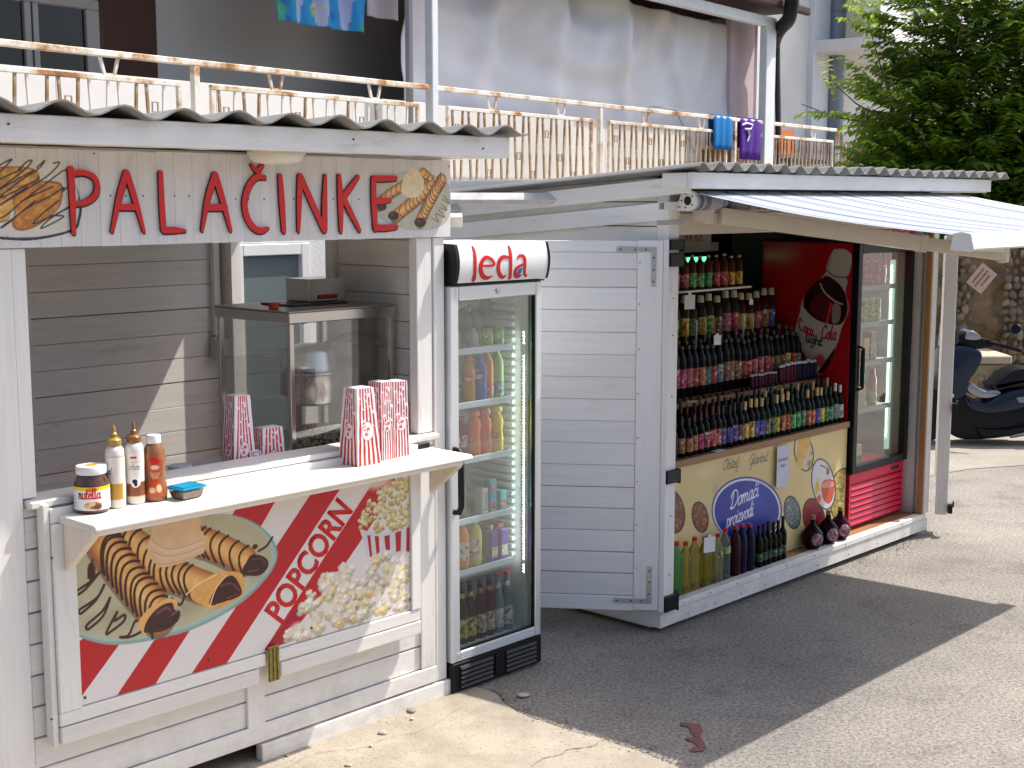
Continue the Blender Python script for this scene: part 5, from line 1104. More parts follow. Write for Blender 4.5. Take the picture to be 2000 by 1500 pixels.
M_SQZ = mat('white_squeeze_plastic', (0.74, 0.70, 0.66), 0.35, sss=0)
def squeeze(p, lab, gold, paint):
    t = empty('sauce_bottle', K1, p, lab, 'sauce bottle', 'squeeze bottles on the kiosk shelf')
    G().lathe([(0.027, 0.001), (0.0295, 0.005), (0.0295, 0.155), (0.028, 0.168), (0.021, 0.176), (0.019, 0.178)], 28).obj('bottle_body', M_SQZ, t, smooth=50)
    G().lathe([(0.0215, 0.1785), (0.0225, 0.183), (0.0225, 0.195), (0.018, 0.199), (0.010, 0.202), (0.0105, 0.212), (0.006, 0.216), (0.0055, 0.230), (0.003, 0.236), (0.001, 0.237)], 24).obj('nozzle_cap', gold, t, smooth=40)
    lathe_print('label', t, 0.0300, 0.022, 0.150, -3.2, -0.1, paint); t.scale = (1.06, 1.06, 1.18); return t
def lab_white(c, L_):
    c.im[:] = (226, 218, 208); c.poly([(L_ * .1, .026), (L_ * .62, .026), (L_ * .62, .072), (L_ * .1, .072)], (186, 144, 60)); c.stroke([(0, .148), (L_, .148)], .0025, (196, 170, 110)); c.stroke([(L_ * .64, .03), (L_ * .64, .146)], .001, (206, 196, 180))
    c.text('al', L_ * .06, .10, .010, (50, 46, 60), .0016)
def lab_choc(c, L_):
    c.im[:] = (228, 222, 214); c.poly([(0, .022), (L_, .022), (L_, .066), (L_ * .5, .066), (0, .060)], (128, 74, 46)); c.stroke([(0, .024), (L_, .024)], .003, (210, 180, 110))
    c.disc(L_ * .36, .066, .017, .017, (236, 232, 230), 1, .1); c.disc(L_ * .33, .068, .009, .007, (30, 30, 40), 1, .2); c.disc(L_ * .36, .060, .006, .007, (40, 36, 44), 1, .2)
    c.poly([(L_ * .20, .134), (L_ * .42, .134), (L_ * .42, .140), (L_ * .20, .140)], (196, 50, 50)); c.text('choc', L_ * .15, .102, .010, (60, 50, 54), .0014); c.stroke([(L_ * .2, .124), (L_ * .55, .124)], .002, (200, 160, 130))
squeeze(on_shelf(228, 990), 'white squeeze bottle with gold nozzle beside the hazelnut spread jar', mat('gold_cap', (0.42, 0.27, 0.07), .35, .2), lab_white)
squeeze(on_shelf(266, 982), 'white squeeze bottle with brown nozzle and half brown label', mat('brown_gold_cap', (0.26, 0.13, 0.05), .35, .2), lab_choc)
def lab_car(c, L_):
    c.im[:] = (150, 92, 54)
    c.poly([(L_ * .30, .115), (L_ * .66, .118), (L_ * .72, .095), (L_ * .60, .072), (L_ * .70, .040), (L_ * .68, .014), (L_ * .24, .014), (L_ * .22, .040), (L_ * .34, .072), (L_ * .24, .095)], (188, 72, 48), sm=5)
    c.disc(L_ * .48, .108, .016, .010, (196, 30, 40), 1, .2); c.disc(L_ * .48, .092, .014, .007, (230, 200, 170), 1, .3)
    for i in range(7): c.stroke([(L_ * .48 + (i - 3) * .0022, .062), (L_ * .48 + (i - 3) * .0045, .078)], .0012, (240, 200, 150))
    c.disc(L_ * .47, .044, .014, .011, (206, 76, 30), 1, .2); c.disc(L_ * .36, .032, .010, .009, (226, 196, 150), 1, .3); c.disc(L_ * .60, .036, .009, .013, (230, 200, 160), 1, .3)
t = empty('sauce_bottle', K1, on_shelf(304, 976), 'caramel brown squeeze bottle with white cap and waisted body', 'sauce bottle')
G().lathe([(0.028, 0.001), (0.031, 0.006), (0.0315, 0.03), (0.027, 0.066), (0.0285, 0.09), (0.030, 0.11), (0.027, 0.135), (0.019, 0.150), (0.0175, 0.153)], 28).obj('bottle_body', mat('caramel', (0.26, 0.10, 0.035), .3, coat=.4), t, smooth=60)
G().lathe([(0.0185, 0.1535), (0.0185, 0.172), (0.017, 0.175), (0.001, 0.1755)], 24).obj('cap', M_PLW, t, smooth=40)
c_ = Canvas(0, 0.0315 * 2.3, 0.012, 0.128, 0.0011); lab_car(c_, 0.0315 * 2.3)
def car_surf(X, Z):
    r = np.interp(Z, [0.001, 0.006, 0.03, 0.066, 0.09, 0.11, 0.135], [0.028, 0.031, 0.0315, 0.027, 0.0285, 0.030, 0.027]) + 0.0007; a = -3.2 + X / 0.0315; return r * np.cos(a), r * np.sin(a), Z
c_.panel('label', t, car_surf, M_PRINTG); t.scale = (1.3, 1.3, 1.30)
# blue-lidded box of chopped nuts
t = empty('lidded_box', K1, on_shelf(365, 972), 'small clear box of chopped nuts with turquoise lid on the shelf', 'plastic box')
t.rotation_euler.z += 0.15
G().hexa([(-.042, -.032, .001), (.042, -.032, .001), (.042, .032, .001), (-.042, .032, .001), (-.050, -.040, .034), (.050, -.040, .034), (.050, .040, .034), (-.050, .040, .034)]).obj('box_body', glass_pane('clear_plastic', (.86, .88, .88), .12), t, bevel=0.004)
G().hexa([(-.040, -.030, .003), (.040, -.030, .003), (.040, .030, .003), (-.040, .030, .003), (-.045, -.035, .027), (.045, -.035, .027), (.044, .035, .025), (-.046, .035, .026)]).obj('nuts', mat('chopped_nuts', (0.55, 0.33, 0.22), .8, bump=1, bscale=200, var=.35, vscale=180), t)
G().box(-.054, .054, -.044, .044, .035, .043).box(-.046, .046, -.036, .036, .0431, .0455).obj('lid', mat('turquoise_lid', srgb((0, 140, 180)), .3), t, bevel=0.003, seg=2)
# striped popcorn bags
def bag_canvas(w0, w1, h, c, shade=(176, 52, 50)):
    c.im[:] = (232, 224, 226); n = 5
    for i in range(n):
        f = (i + .5) / n - .5; xa = lambda s, z: s * (w0 + (w1 - w0) * z / h) * 1.0
        c.poly([(w0 * (f - .052) , 0), (w0 * (f + .052), 0), (w1 * (f + .052), h), (w1 * (f - .052), h)], shade)
    rr = random.Random(3)
    for _ in range(22): x_, z_ = rr.uniform(-.5, .5) * w1, h * rr.uniform(.46, .96); c.disc(x_, z_, .0055, .0045, (240, 232, 238), 1, .3); c.disc(x_ + .004, z_ - .003, .004, .0035, (236, 222, 232), 1, .3)
    c.disc(0, h * .44, w1 * .40, w1 * .44, (110, 60, 70), 1, .02); c.disc(0, h * .44, w1 * .375, w1 * .415, (236, 222, 224), 1, .02)
    c.text('Corn'[0:1], -w1 * .26, h * .44 + .003, .010, (196, 36, 40), .0032, 0); c.text('orn', -w1 * .06, h * .44 + .004, .0085, (196, 36, 40), .003, 0, sp=.8); c.text('cul', -w1 * .18, h * .44 - .016, .0085, (196, 36, 40), .003, 0, sp=.8)
_bagc = {}
def bag_face(w0, w1, h, red):
    k = (w0, w1, h, red)
    if k not in _bagc:
        c = Canvas(-w0 / 2, w0 / 2, 0, h, 0.0013); bag_canvas(w0, w1, h, c, red); _bagc[k] = c
    return _bagc[k]
M_PAPER = mat('white_paper', (0.80, 0.78, 0.78), .7)
_bagmesh = {}
def bag(p, lab, w0=.100, d0=.075, w1=.056, d1=.046, h=.215, rz=0.0, red=(190, 58, 48), fr=K1):
    t = empty('popcorn_bag', fr, p, lab, 'popcorn bag', 'red and white striped popcorn bags', rz)
    G().hexa([(-w0/2+.002, -d0/2+.002, 0), (w0/2-.002, -d0/2+.002, 0), (w0/2-.002, d0/2-.002, 0), (-w0/2+.002, d0/2-.002, 0), (-w1/2+.001, -d1/2+.001, h-.002), (w1/2-.001, -d1/2+.001, h-.002), (w1/2-.001, d1/2-.001, h-.002), (-w1/2+.001, d1/2-.001, h-.002)]).obj('paper_core', M_PAPER, t)
    for k in range(4):      # layers of nested paper at the mouth
        e = .004 * k; G().box(-w1/2+.004+e, w1/2-.004-e, -d1/2+.004+e, d1/2-.004-e, h-.0015, h+.0008*k+.001).obj('paper_rim', M_PAPER, t)
    key = (w0, d0, w1, d1, h, red)
    for s in range(4):
        W0, W1, D0, D1 = (w0, w1, d0, d1) if s % 2 == 0 else (d0, d1, w0, w1)
        if (key, s % 2) not in _bagmesh:
            c = bag_face(W0, W1, h, red)
            wrk = lambda Z: .0012 * np.sin(Z * 95)
            f = lambda X, Z, W0=W0, W1=W1, D0=D0, D1=D1: (X * (W0 + (W1 - W0) * Z / h) / W0, -(D0 + (D1 - D0) * Z / h) / 2 + .0006 * np.sin(Z * 80 + X * 50), Z)
            o = c.panel('printed_side', t, f, M_PRINT); _bagmesh[(key, s % 2)] = o.data
        else: o = inst('printed_side', _bagmesh[(key, s % 2)], t)
        o.rotation_euler = (0, 0, s * math.pi / 2)
    return t
def bagn(px, py, z, lab, w0, d0, w1, d1, h, rz, red):      # px,py: its near bottom corner
    x, y = K1.atz(px, py, z); return bag((x + w0 / 2, y + d0 / 2, z), lab, w0, d0, w1, d1, h, rz, red)
bagn(699, 912, 1.1268, 'tallest front popcorn bag, nearest the edge of the serving shelf', .120, .118, .088, .078, .300, 0.0, (180, 50, 40))
bagn(746, 900, 1.1268, 'slim popcorn bag standing between the front bag and the rightmost one', .064, .082, .058, .074, .312, .03, (172, 50, 56))
bagn(772, 894, 1.1268, 'rightmost popcorn bag on the shelf, beside the window post', .078, .080, .070, .068, .305, -.02, (166, 46, 54))
bag((-1.000 + .0575, .120 + .040, 1.041), 'tall popcorn bag inside the kiosk left of the popcorn machine', .115, .080, .070, .066, .370, .0, (196, 44, 60))
bag((-.868 + .062, .118 + .036, 1.041), 'short wide popcorn bag inside, left of the machine corner post', .124, .072, .096, .060, .230, .02, (204, 50, 52))
bag((-.930 + .034, .112 + .020, 1.041), 'lowest popcorn bag inside, squeezed between the tall and the short one', .060, .040, .050, .034, .150, -.05, (196, 50, 56))

# ---------------- popcorn machine
pm = empty('popcorn_machine', K1, (-0.655, 0.20, 1.041), 'glass popcorn machine with steel frame and hanging kettle', 'popcorn machine')
MW, MD, MH = 0.555, 0.50, 0.665
for x, y in ((0, 0), (MW - .022, 0), (0, MD - .022), (MW - .022, MD - .022)):
    G().box(x, x + .022, y, y + .022, .10, MH - .045).obj('frame_post', M_STEEL, pm, bevel=.002)
G().box(-.006, MW + .006, -.006, MD + .006, MH - .044, MH).obj('top_cover', M_STEEL, pm, bevel=.003)
G().box(-.010, MW + .010, -.010, MD + .010, MH + .001, MH + .006).obj('top_plate', M_DULL, pm, bevel=.001)
G().box(0, MW, 0, MD, 0, .099).obj('base_box', M_STEEL, pm, bevel=.003)
for g_ in (G().box(.024, MW - .024, .006, .009, .102, MH - .046), G().box(.006, .009, .024, MD - .024, .102, MH - .046), G().box(MW - .009, MW - .006, .024, MD - .024, .102, MH - .046)):
    g_.obj('glass_pane', M_PANEM, pm)
G().box(.023, MW - .023, MD - .012, MD - .009, .102, .45).obj('glass_pane', M_PANEM, pm)
M_KET = mat('polished_kettle', (.80, .78, .74), .25, .75, var=.06, vscale=8)
kt = G().lathe([(0.095, 0.0), (0.120, 0.012), (0.128, 0.06), (0.130, 0.125), (0.138, 0.135), (0.134, 0.142)], 36, (.262, .20, .255)).obj('kettle', M_KET, pm, smooth=40)
G().lathe([(0.126, 0.140), (0.118, 0.150), (0.108, 0.215), (0.098, 0.232), (0.05, 0.250), (0.001, 0.252)], 36, (.262, .20, .260)).obj('kettle_lid', M_KET, kt, smooth=40)
G().bar((.20, .24, .495), (.035, .24, .47), .022, .012).bar((.365, .24, .488), (.53, .24, .53), .05, .02).obj('kettle_arm', M_STEEL, kt, bevel=.003)
G().box(.112, .134, .16, .22, .30, .40).tube([(.12, .20, .40), (.10, .20, .43), (.12, .20, .46)], .006).obj('kettle_bracket', M_DULL, kt, bevel=.002)
G().tube([(.33, .30, .62), (.335, .30, .59), (.30, .30, .585), (.285, .28, .60)], .003).obj('hook', M_DKMET, pm)
def heap(g, cx, cy, cz, rx, ry, h, n, r):
    for _ in range(n):
        a = rnd.uniform(0, 6.28); q = math.sqrt(rnd.random()); x, y = cx + rx * q * math.cos(a), cy + ry * q * math.sin(a); z = cz + h * (1 - q * q) * rnd.uniform(.7, 1)
        rr = r * rnd.uniform(.7, 1.2); v = []
        for p in ((1, 0, 0), (-1, 0, 0), (0, 1, 0), (0, -1, 0), (0, 0, 1), (0, 0, -1)): v.append((x + p[0] * rr * rnd.uniform(.6, 1.3), y + p[1] * rr * rnd.uniform(.6, 1.3), z + p[2] * rr * rnd.uniform(.6, 1.3)))
        g.add(v, [(0, 2, 4), (2, 1, 4), (1, 3, 4), (3, 0, 4), (2, 0, 5), (1, 2, 5), (3, 1, 5), (0, 3, 5)])
    return g
heap(G(), .30, .22, .098, .24, .18, .055, 1500, .009).obj('loose_popcorn', mat('popcorn', (.62, .56, .36), .8, var=.2, vscale=60), pm, kind='stuff')
tx = empty('steel_box', K1, (-0.655 + .29, 0.50, 1.041 + MH + .0145), 'brushed steel box with red handle on top of the popcorn machine', 'steel box')
G().box(0, .20, -.06, .10, .001, .098).obj('box_body', M_STEEL, tx, bevel=.003)
G().box(.05, .15, -.072, -.061, .012, .030).obj('handle', mat('red_handle', srgb((170, 50, 40)), .4), tx, bevel=.004)
ty = G().box(-.10, .20, -.09, .13, 0, .0075).obj('baking_tray', mat('dark_tray', (.05, .05, .055), .35, .5), None, bevel=.002)
place(ty, K1, (-0.655 + .255, 0.47, 1.041 + MH + .0065)); tag(ty, 'dark flat tray under the steel box on the machine', 'tray')
tc_ = empty('sauce_tub', K1, (-0.655 + .045, 0.20 + .16, 1.041 + MH + .0065), 'little orange tub with lid on the left of the machine top', 'tub')
G().lathe([(.018, 0), (.022, .004), (.022, .018)], 20).obj('tub_body', mat('orange_tub', srgb((206, 74, 30)), .4), tc_, smooth=40)
G().lathe([(.023, .0185), (.023, .026), (.001, .0265)], 20).obj('lid', mat('dark_orange_lid', srgb((170, 56, 24)), .4), tc_, smooth=40)
# conduit and socket on the back wall
xx, _ = K1.at(420, 600, 1.44)
cdt = G().box(xx - .018, xx + .018, 1.415, 1.448, 1.50, 1.98).obj('cable_conduit', M_PLW, None, bevel=.003); cdt.location = K1.o; cdt.rotation_euler = (0, 0, K1.a); tag(cdt, 'pale square conduit running down the back wall of the kiosk', 'cable duct')
sk = empty('power_socket', K1, (xx + .01, 1.435, 1.44), 'grey outdoor socket below the conduit on the back wall', 'socket')
G().box(-.045, .045, -.035, .012, -.055, .055).obj('socket_box', mat('grey_socket', (.5, .5, .5), .4), sk, bevel=.006)
G().box(-.036, .036, -.044, -.0355, -.040, .040).obj('socket_cover', M_PLW, sk, bevel=.004)
# ================================================================ DRINKS FRIDGE between the kiosks
FZ = Fr(*(K1.w(0.008, -0.035)[:2]), 46.8)
fz = empty('drinks_fridge', FZ, (0, 0, 0), 'tall white glass-door drinks fridge with lit header between the two kiosks', 'fridge')
FW, FD = 0.58, 0.60
G().box(0.001, 0.022, 0.045, FD, 0.141, 1.79).box(FW - .022, FW - .001, 0.045, FD, 0.141, 1.79).box(.022, FW - .022, FD - .025, FD, .141, 1.79).box(.022, FW - .022, .045, FD - .025, .141, .165).box(.022, FW - .022, .045, FD - .025, 1.77, 1.79).obj('cabinet', M_FIN, fz)
G().box(-.002, 0.0, 0.04, FD + .002, 0.141, 1.96).box(FW, FW + .002, 0.04, FD + .002, 0.141, 1.96).box(0, FW, FD + .001, FD + .003, .141, 1.96).box(-.002, FW + .002, .04, FD + .003, 1.961, 1.963).obj('cabinet_shell', M_FCAB, fz)
for z in [0.50 + i * 0.036 for i in range(34)]: G().box(.0225, .045, .14, .44, z, z + .020).obj('shelf_rib', M_FIN, fz, bevel=.004); G().box(FW - .045, FW - .0225, .14, .44, z, z + .020).obj('shelf_rib', M_FIN, fz, bevel=.004)
# door frame with glass
dz0, dz1 = 0.142, 1.792
dr = G().box(.001, .052, 0.0, .038, dz0, dz1).box(FW - .040, FW - .001, 0.0, .038, dz0, dz1).box(.0525, FW - .0405, 0.0, .038, dz0, .188).box(.0525, FW - .0405, 0.0, .038, 1.730, dz1).obj('door', M_ALU, fz, bevel=.004)
for zz in (.150, .160, .170, .1785, 1.745, 1.757, 1.769, 1.780): G().box(.03, FW - .02, -.003, -.0005, zz, zz + .004).obj('frame_groove', M_ALU, dr)
G().box(.0525, FW - .0405, .020, .023, .189, 1.729).obj('glass', M_PANEF, dr)
G().box(FW - .0485, FW - .0405, .004, .019, .189, 1.729).box(.0525, FW - .054, .004, .019, .189, .198).obj('seal', M_BLACK, dr)
text_quad('KLEO', (.062, 1.700), (.118, 1.702), (.062, 1.716), .0195, mat('etched_white', (.7, .74, .74), .5), 'maker_mark', dr)
G().lathe([(.012, 0), (.012, -.006), (.008, -.008)], 16, (.29, 0, 1.762), 'y').obj('lock', M_ZINC, dr, smooth=40)
G().tube([(.020, -.002, 1.095), (.020, -.030, 1.09), (.020, -.042, 1.06), (.018, -.044, .95), (.020, -.042, .85), (.020, -.030, .822), (.020, -.002, .818)], [.012, .013, .014, .015, .014, .013, .012], 10).obj('handle', M_BLACK, dr, smooth=50)
# header, curved white face with black cheeks
def hy(z): t = (z - 1.800) / .172; return -.010 - .020 * math.sin(max(0, min(1, t)) * math.pi) ** .8
prof = [(.10, 1.972)] + [(hy(z), z) for z in [1.968, 1.955, 1.93, 1.90, 1.87, 1.84, 1.82, 1.804]] + [(.10, 1.800)]
G().prism(prof, .028, FW + .008, 'x').obj('header_panel', M_PLW, fz, smooth=40)
for x0, x1 in ((.004, .0275), (FW + .0085, FW + .018)): G().prism([(a - .006 if a < .05 else a, b) for a, b in prof], x0, x1, 'x').obj('header_cheek', M_BLACK, fz, bevel=.002)
G().box(.003, FW + .010, -.006, .04, 1.7935, 1.7995).obj('header_strip', M_BLACK, fz)
def ch_(x, y):
    d = -.06
    for _ in range(6): q = FZ.at(875 + x / 10, 460 + y / 10, d); d = hy(min(1.966, max(1.803, q[1]))) - .002
    return q
def lead(pts, ws, m, off=0.0):
    P = [ch_(*p) for p in pts]; P = [(max(.03, a), min(1.965, max(1.803, b))) for a, b in P]; sc = .00026
    g = ribbon(P, [w_ * sc for w_ in ws], 0, 1, 'letter', None, None)
    vs = []; 
    for i, (x, a, z) in enumerate(g.v): vs.append((x, hy(z) - (.0030 + off if a == 0 else .0002), z))
    g.v = vs; return g
LEDA = {'l': [([(480, 215), (515, 300), (532, 430), (535, 600), (525, 750), (505, 860)], [30, 50, 58, 60, 66, 90])],
 'e': [([(690, 590), (895, 580), (880, 490), (770, 425), (690, 470), (645, 580), (645, 700), (690, 800), (770, 830), (870, 790)], [34, 40, 44, 60, 68, 76, 80, 80, 60, 16])],
 'd': [([(1190, 430), (1090, 415), (1015, 480), (985, 620), (1005, 750), (1070, 815), (1135, 780)], [40, 60, 72, 78, 76, 56, 16]), ([(1185, 205), (1220, 320), (1228, 480), (1225, 650), (1210, 825)], [30, 58, 62, 62, 68])],
 'a': [([(1360, 440), (1400, 395), (1470, 400), (1505, 470), (1505, 600), (1495, 740), (1530, 790)], [24, 44, 52, 60, 62, 56, 40]), ([(1490, 560), (1380, 610), (1320, 690), (1325, 780), (1380, 800), (1430, 770)], [40, 52, 70, 74, 60, 20])]}
for nm, sts in LEDA.items():
    gg = G()
    for si, (p, w_) in enumerate(sts):
        r_ = lead(p, w_, M_LRED, .0003 * si); k0 = len(gg.v); gg.v += r_.v; gg.f += [tuple(i + k0 for i in f) for f in r_.f]; gg.m += [0] * len(r_.f)
    gg.obj('letter', mat('header_red', srgb((204, 26, 30)), .3), fz)
r_ = lead([(1445, 640), (1410, 690), (1395, 720)], [20, 75, 70], None, .0008); r_.m = [0] * len(r_.f); r_.obj('drop_emblem', mat('header_blue', srgb((20, 110, 200)), .3), fz)
# base grille and feet
G().box(0.0, FW, 0.012, FD, .012, .139).obj('base_box', M_BLACK, fz, bevel=.004)
gp = G().box(.001, FW - .001, -.004, .011, .010, .139).obj('grille_panel', M_BLACK, fz, bevel=.003)
for s0, s1 in ((.045, .245), (.335, .535)):
    for k in range(5): G().hexa([(s0, -.016, .026 + k * .021), (s1, -.016, .026 + k * .021), (s1, -.0045, .026 + k * .021), (s0, -.0045, .026 + k * .021), (s0, -.009, .036 + k * .021), (s1, -.009, .036 + k * .021), (s1, -.0045, .038 + k * .021), (s0, -.0045, .038 + k * .021)]).obj('grille_slat', M_DKMET, gp)
G().prism([(.262, .030), (.318, .030), (.312, .118), (.29, .126), (.268, .118)], -.012, -.0045, 'y').obj('grille_boss', M_BLACK, gp, bevel=.002)
for x in (.05, .53):
    for y in (.05, .5): G().lathe([(.012, 0), (.014, .004), (.008, .005), (.008, .012)], 12, (x, y, 0)).obj('foot', M_DKMET, fz)
wb = board('wooden_wedge', None, -.04, .05, -.05, .05, 0.0, .030, M_BROWN); place(wb, FZ, (.475, .06, .0)); tag(wb, 'small reddish wood block under the front right of the drinks fridge', 'wood block'); wb.scale = (.6, .6, .38)
# shelves and LED strip
SHZ = [1.505, 1.266, 1.019, .746, .513]
for z in SHZ:
    G().box(.030, .475, .085, .50, z - .008, z - .001).obj('wire_shelf', glass_pane('shelf_mesh', (.75, .78, .78), .05), fz)
    G().box(.028, .478, .082, .088, z - .022, z + .006).obj('shelf_front', mat('price_rail', (.62, .74, .80), .4), fz, bevel=.002)
G().box(.5335, .5365, .060, .075, .36, 1.60).obj('led_strip', M_FIN, fz)
M_LED = mat('led_white', (.9, 1.0, .92), .4, emit=28)
led = G().box(-.0005, .0005, -.0022, .0022, -.0028, .0028).mesh('led', M_LED)
la = bpy.data.lights.new('strip_light', 'AREA'); la.shape = 'RECTANGLE'; la.size = .012; la.size_y = 1.1; la.energy = 1.1; la.color = (.92, 1, .95)
lo = bpy.data.objects.new('strip_light', la); COL.objects.link(lo); lo.parent = fz; lo.location = (FW - .052, .082, 1.0); lo.rotation_euler = Vector((.62, -.78, 0)).to_track_quat('Z', 'Y').to_euler()
zz = .44
while zz < 1.56:
    if not (1.46 < zz < 1.50) and not (.475 < zz < .50): inst('led', led, fz, (.5325, .067, zz))
    zz += .0155
# ---------------- drinks on the shelves
_MB = {}
def bmat(c, kind):
    k = (c, kind)
    if k not in _MB:
        if kind == 'glass': _MB[k] = mat('bottle_glass', srgb(c), .16, spec=.14, var=.08)
        elif kind == 'clear': _MB[k] = clear_mat(c)
        elif kind == 'label': _MB[k] = lab_mat(c)
        else: _MB[k] = mat('bottle_plastic', srgb(c), .35, var=.04)
    return _MB[k]
def clear_mat(c):
    m = bpy.data.materials.new('clear_bottle'); m.use_nodes = True; n = m.node_tree; L = n.links.new; n.nodes.clear(); C_ = srgb(c) + (1,); hi = tuple(v ** .28 for v in C_[:3]) + (1,)
    o = n.nodes.new('ShaderNodeOutputMaterial'); t = n.nodes.new('ShaderNodeBsdfTransparent'); t.inputs[0].default_value = hi; d = n.nodes.new('ShaderNodeBsdfDiffuse'); d.inputs[0].default_value = C_
    g = n.nodes.new('ShaderNodeBsdfGlossy'); g.inputs['Roughness'].default_value = .08; m1 = n.nodes.new('ShaderNodeMixShader'); m1.inputs[0].default_value = .20; L(t.outputs[0], m1.inputs[1]); L(d.outputs[0], m1.inputs[2])
    lw = n.nodes.new('ShaderNodeLayerWeight'); lw.inputs[0].default_value = .25; m2 = n.nodes.new('ShaderNodeMixShader'); L(lw.outputs['Fresnel'], m2.inputs[0]); L(m1.outputs[0], m2.inputs[1]); L(g.outputs[0], m2.inputs[2]); L(m2.outputs[0], o.inputs[0]); return m
def lab_mat(c):
    """small printed label: border, paler window and a dark fruit-like blot, all in the label's own plane"""
    m = bpy.data.materials.new('bottle_label'); m.use_nodes = True; n = m.node_tree; L = n.links.new; b = n.nodes['Principled BSDF']; b.inputs['Roughness'].default_value = .45
    tc = n.nodes.new('ShaderNodeTexCoord'); nz = n.nodes.new('ShaderNodeTexNoise'); nz.inputs['Scale'].default_value = 55; nz.inputs['Detail'].default_value = 2
    oi = n.nodes.new('ShaderNodeObjectInfo'); ad = n.nodes.new('ShaderNodeVectorMath'); ad.operation = 'ADD'; L(tc.outputs['Object'], ad.inputs[0]); L(oi.outputs['Random'], ad.inputs[1]); L(ad.outputs[0], nz.inputs['Vector'])
    r = n.nodes.new('ShaderNodeValToRGB'); e = r.color_ramp.elements; C_ = tuple(v * .78 for v in srgb(c))
    e[0].position = .40; e[0].color = tuple(v * .25 for v in C_) + (1,); e[1].position = .47; e[1].color = tuple(C_) + (1,)
    e2 = e.new(.60); e2.color = tuple(C_) + (1,); e3 = e.new(.66); e3.color = tuple(min(1, v * .5 + .45) for v in C_) + (1,)
    L(nz.outputs['Fac'], r.inputs[0]); L(r.outputs[0], b.inputs['Base Color']); return m
_BM = {}
def prof_of(shape, r, h):
    if shape == 'wine': return [(r * .9, 0), (r, h * .03), (r, h * .58), (r * .85, h * .66), (r * .42, h * .74), (r * .36, h * .80), (r * .36, h * .955)]
    if shape == 'beer': return [(r * .9, 0), (r, h * .03), (r, h * .55), (r * .8, h * .66), (r * .45, h * .78), (r * .40, h * .95)]
    if shape == 'pet': return [(r * .85, 0), (r, h * .03), (r * .97, h * .28), (r, h * .45), (r, h * .62), (r * .88, h * .76), (r * .40, h * .89), (r * .38, h * .93)]
    if shape == 'juice': return [(r * .88, 0), (r, h * .04), (r, h * .30), (r * .86, h * .45), (r, h * .62), (r * .95, h * .72), (r * .6, h * .83), (r * .52, h * .86)]
    if shape == 'can': return [(r * .8, 0), (r, h * .05), (r, h * .90), (r * .85, h * .98)]
    if shape == 'jug': return [(r * .95, 0), (r, h * .03), (r, h * .68), (r * .8, h * .80), (r * .45, h * .90), (r * .42, h * .93)]
def bottle(fr, p, label, shape='wine', r=.03, h=.25, glass=(20, 30, 20), gk='glass', cap=(30, 30, 30), lab=None, lz=(.1, .45), group=None, neck=None, cat='bottle', seg=14, capw=1.0, laba=2.4, neckband=None, word=None):
    kk = (shape, r, h, glass, gk)
    if kk not in _BM: _BM[kk] = G().lathe(prof_of(shape, r, h), seg).mesh('bottle', bmat(glass, gk), smooth=50)
    o = inst('drink_can' if shape == 'can' else 'bottle', _BM[kk]); place(o, fr, p, rnd.uniform(-.35, .35)); tag(o, label, cat, group)
    if fr is K2 and shape != 'can': o.scale = (1, 1, rnd.uniform(.95, 1.05))
    pr = prof_of(shape, r, h); rn = pr[-1][0]; z0 = pr[-1][1]
    if cap:
        if shape == 'wine': k2 = ('capw', r, h, cap); f = lambda: G().lathe([(rn * 1.12, h * .80), (rn * 1.15, h * .97), (rn * 1.1, h), (.0005, h)], 12).mesh('cap', bmat(cap, 'pl'), smooth=40)
        elif shape == 'juice': k2 = ('capj', r, h, cap, capw); f = lambda: G().lathe([(rn * 1.1 * capw, z0 + .0005), (rn * 1.25 * capw, z0 + .004), (rn * 1.05 * capw, h - .004), (rn * .8, h), (.0005, h)], 14).mesh('cap', bmat(cap, 'pl'), smooth=40)
        elif shape == 'can': k2 = ('capc', r, h, cap); f = lambda: G().lathe([(r * .84, h * .981), (r * .84, h * .99), (r * .7, h * .985), (.0005, h * .985)], 14).mesh('lid', M_ZINC, smooth=40)
        else: k2 = ('cap', r, h, cap); f = lambda: G().lathe([(rn * 1.15, z0 + .0005), (rn * 1.2, z0 + .004), (rn * 1.15, h), (.0005, h)], 12).mesh('cap', bmat(cap, 'pl'), smooth=40)
        if k2 not in _BM: _BM[k2] = f()
        inst('cap', _BM[k2], o)
    if lab:
        k3 = ('lab', r, h, lab, lz, laba)
        if k3 not in _BM:
            g = G(); n = 8; a0 = face_ang() - laba / 2; rr = r + .0007
            vs = []; 
            for z in (h * lz[0], h * lz[1]):
                for i in range(n + 1): a = a0 + laba * i / n; vs.append((rr * math.cos(a), rr * math.sin(a), z))
            g.add(vs, [(i, i + 1, n + 2 + i, n + 1 + i) for i in range(n)]); _BM[k3] = g.mesh('label', bmat(lab, 'label'), smooth=60)
        inst('label', _BM[k3], o)
    if neckband:
        k4 = ('nb', r, h, neckband)
        if k4 not in _BM: _BM[k4] = G().lathe([(r * .52, h * .745), (r * .44, h * .84)], 12, cap=False).mesh('neck_label', bmat(neckband, 'label'), smooth=60)
        inst('neck_label', _BM[k4], o)
    if word:
        pass
    return o
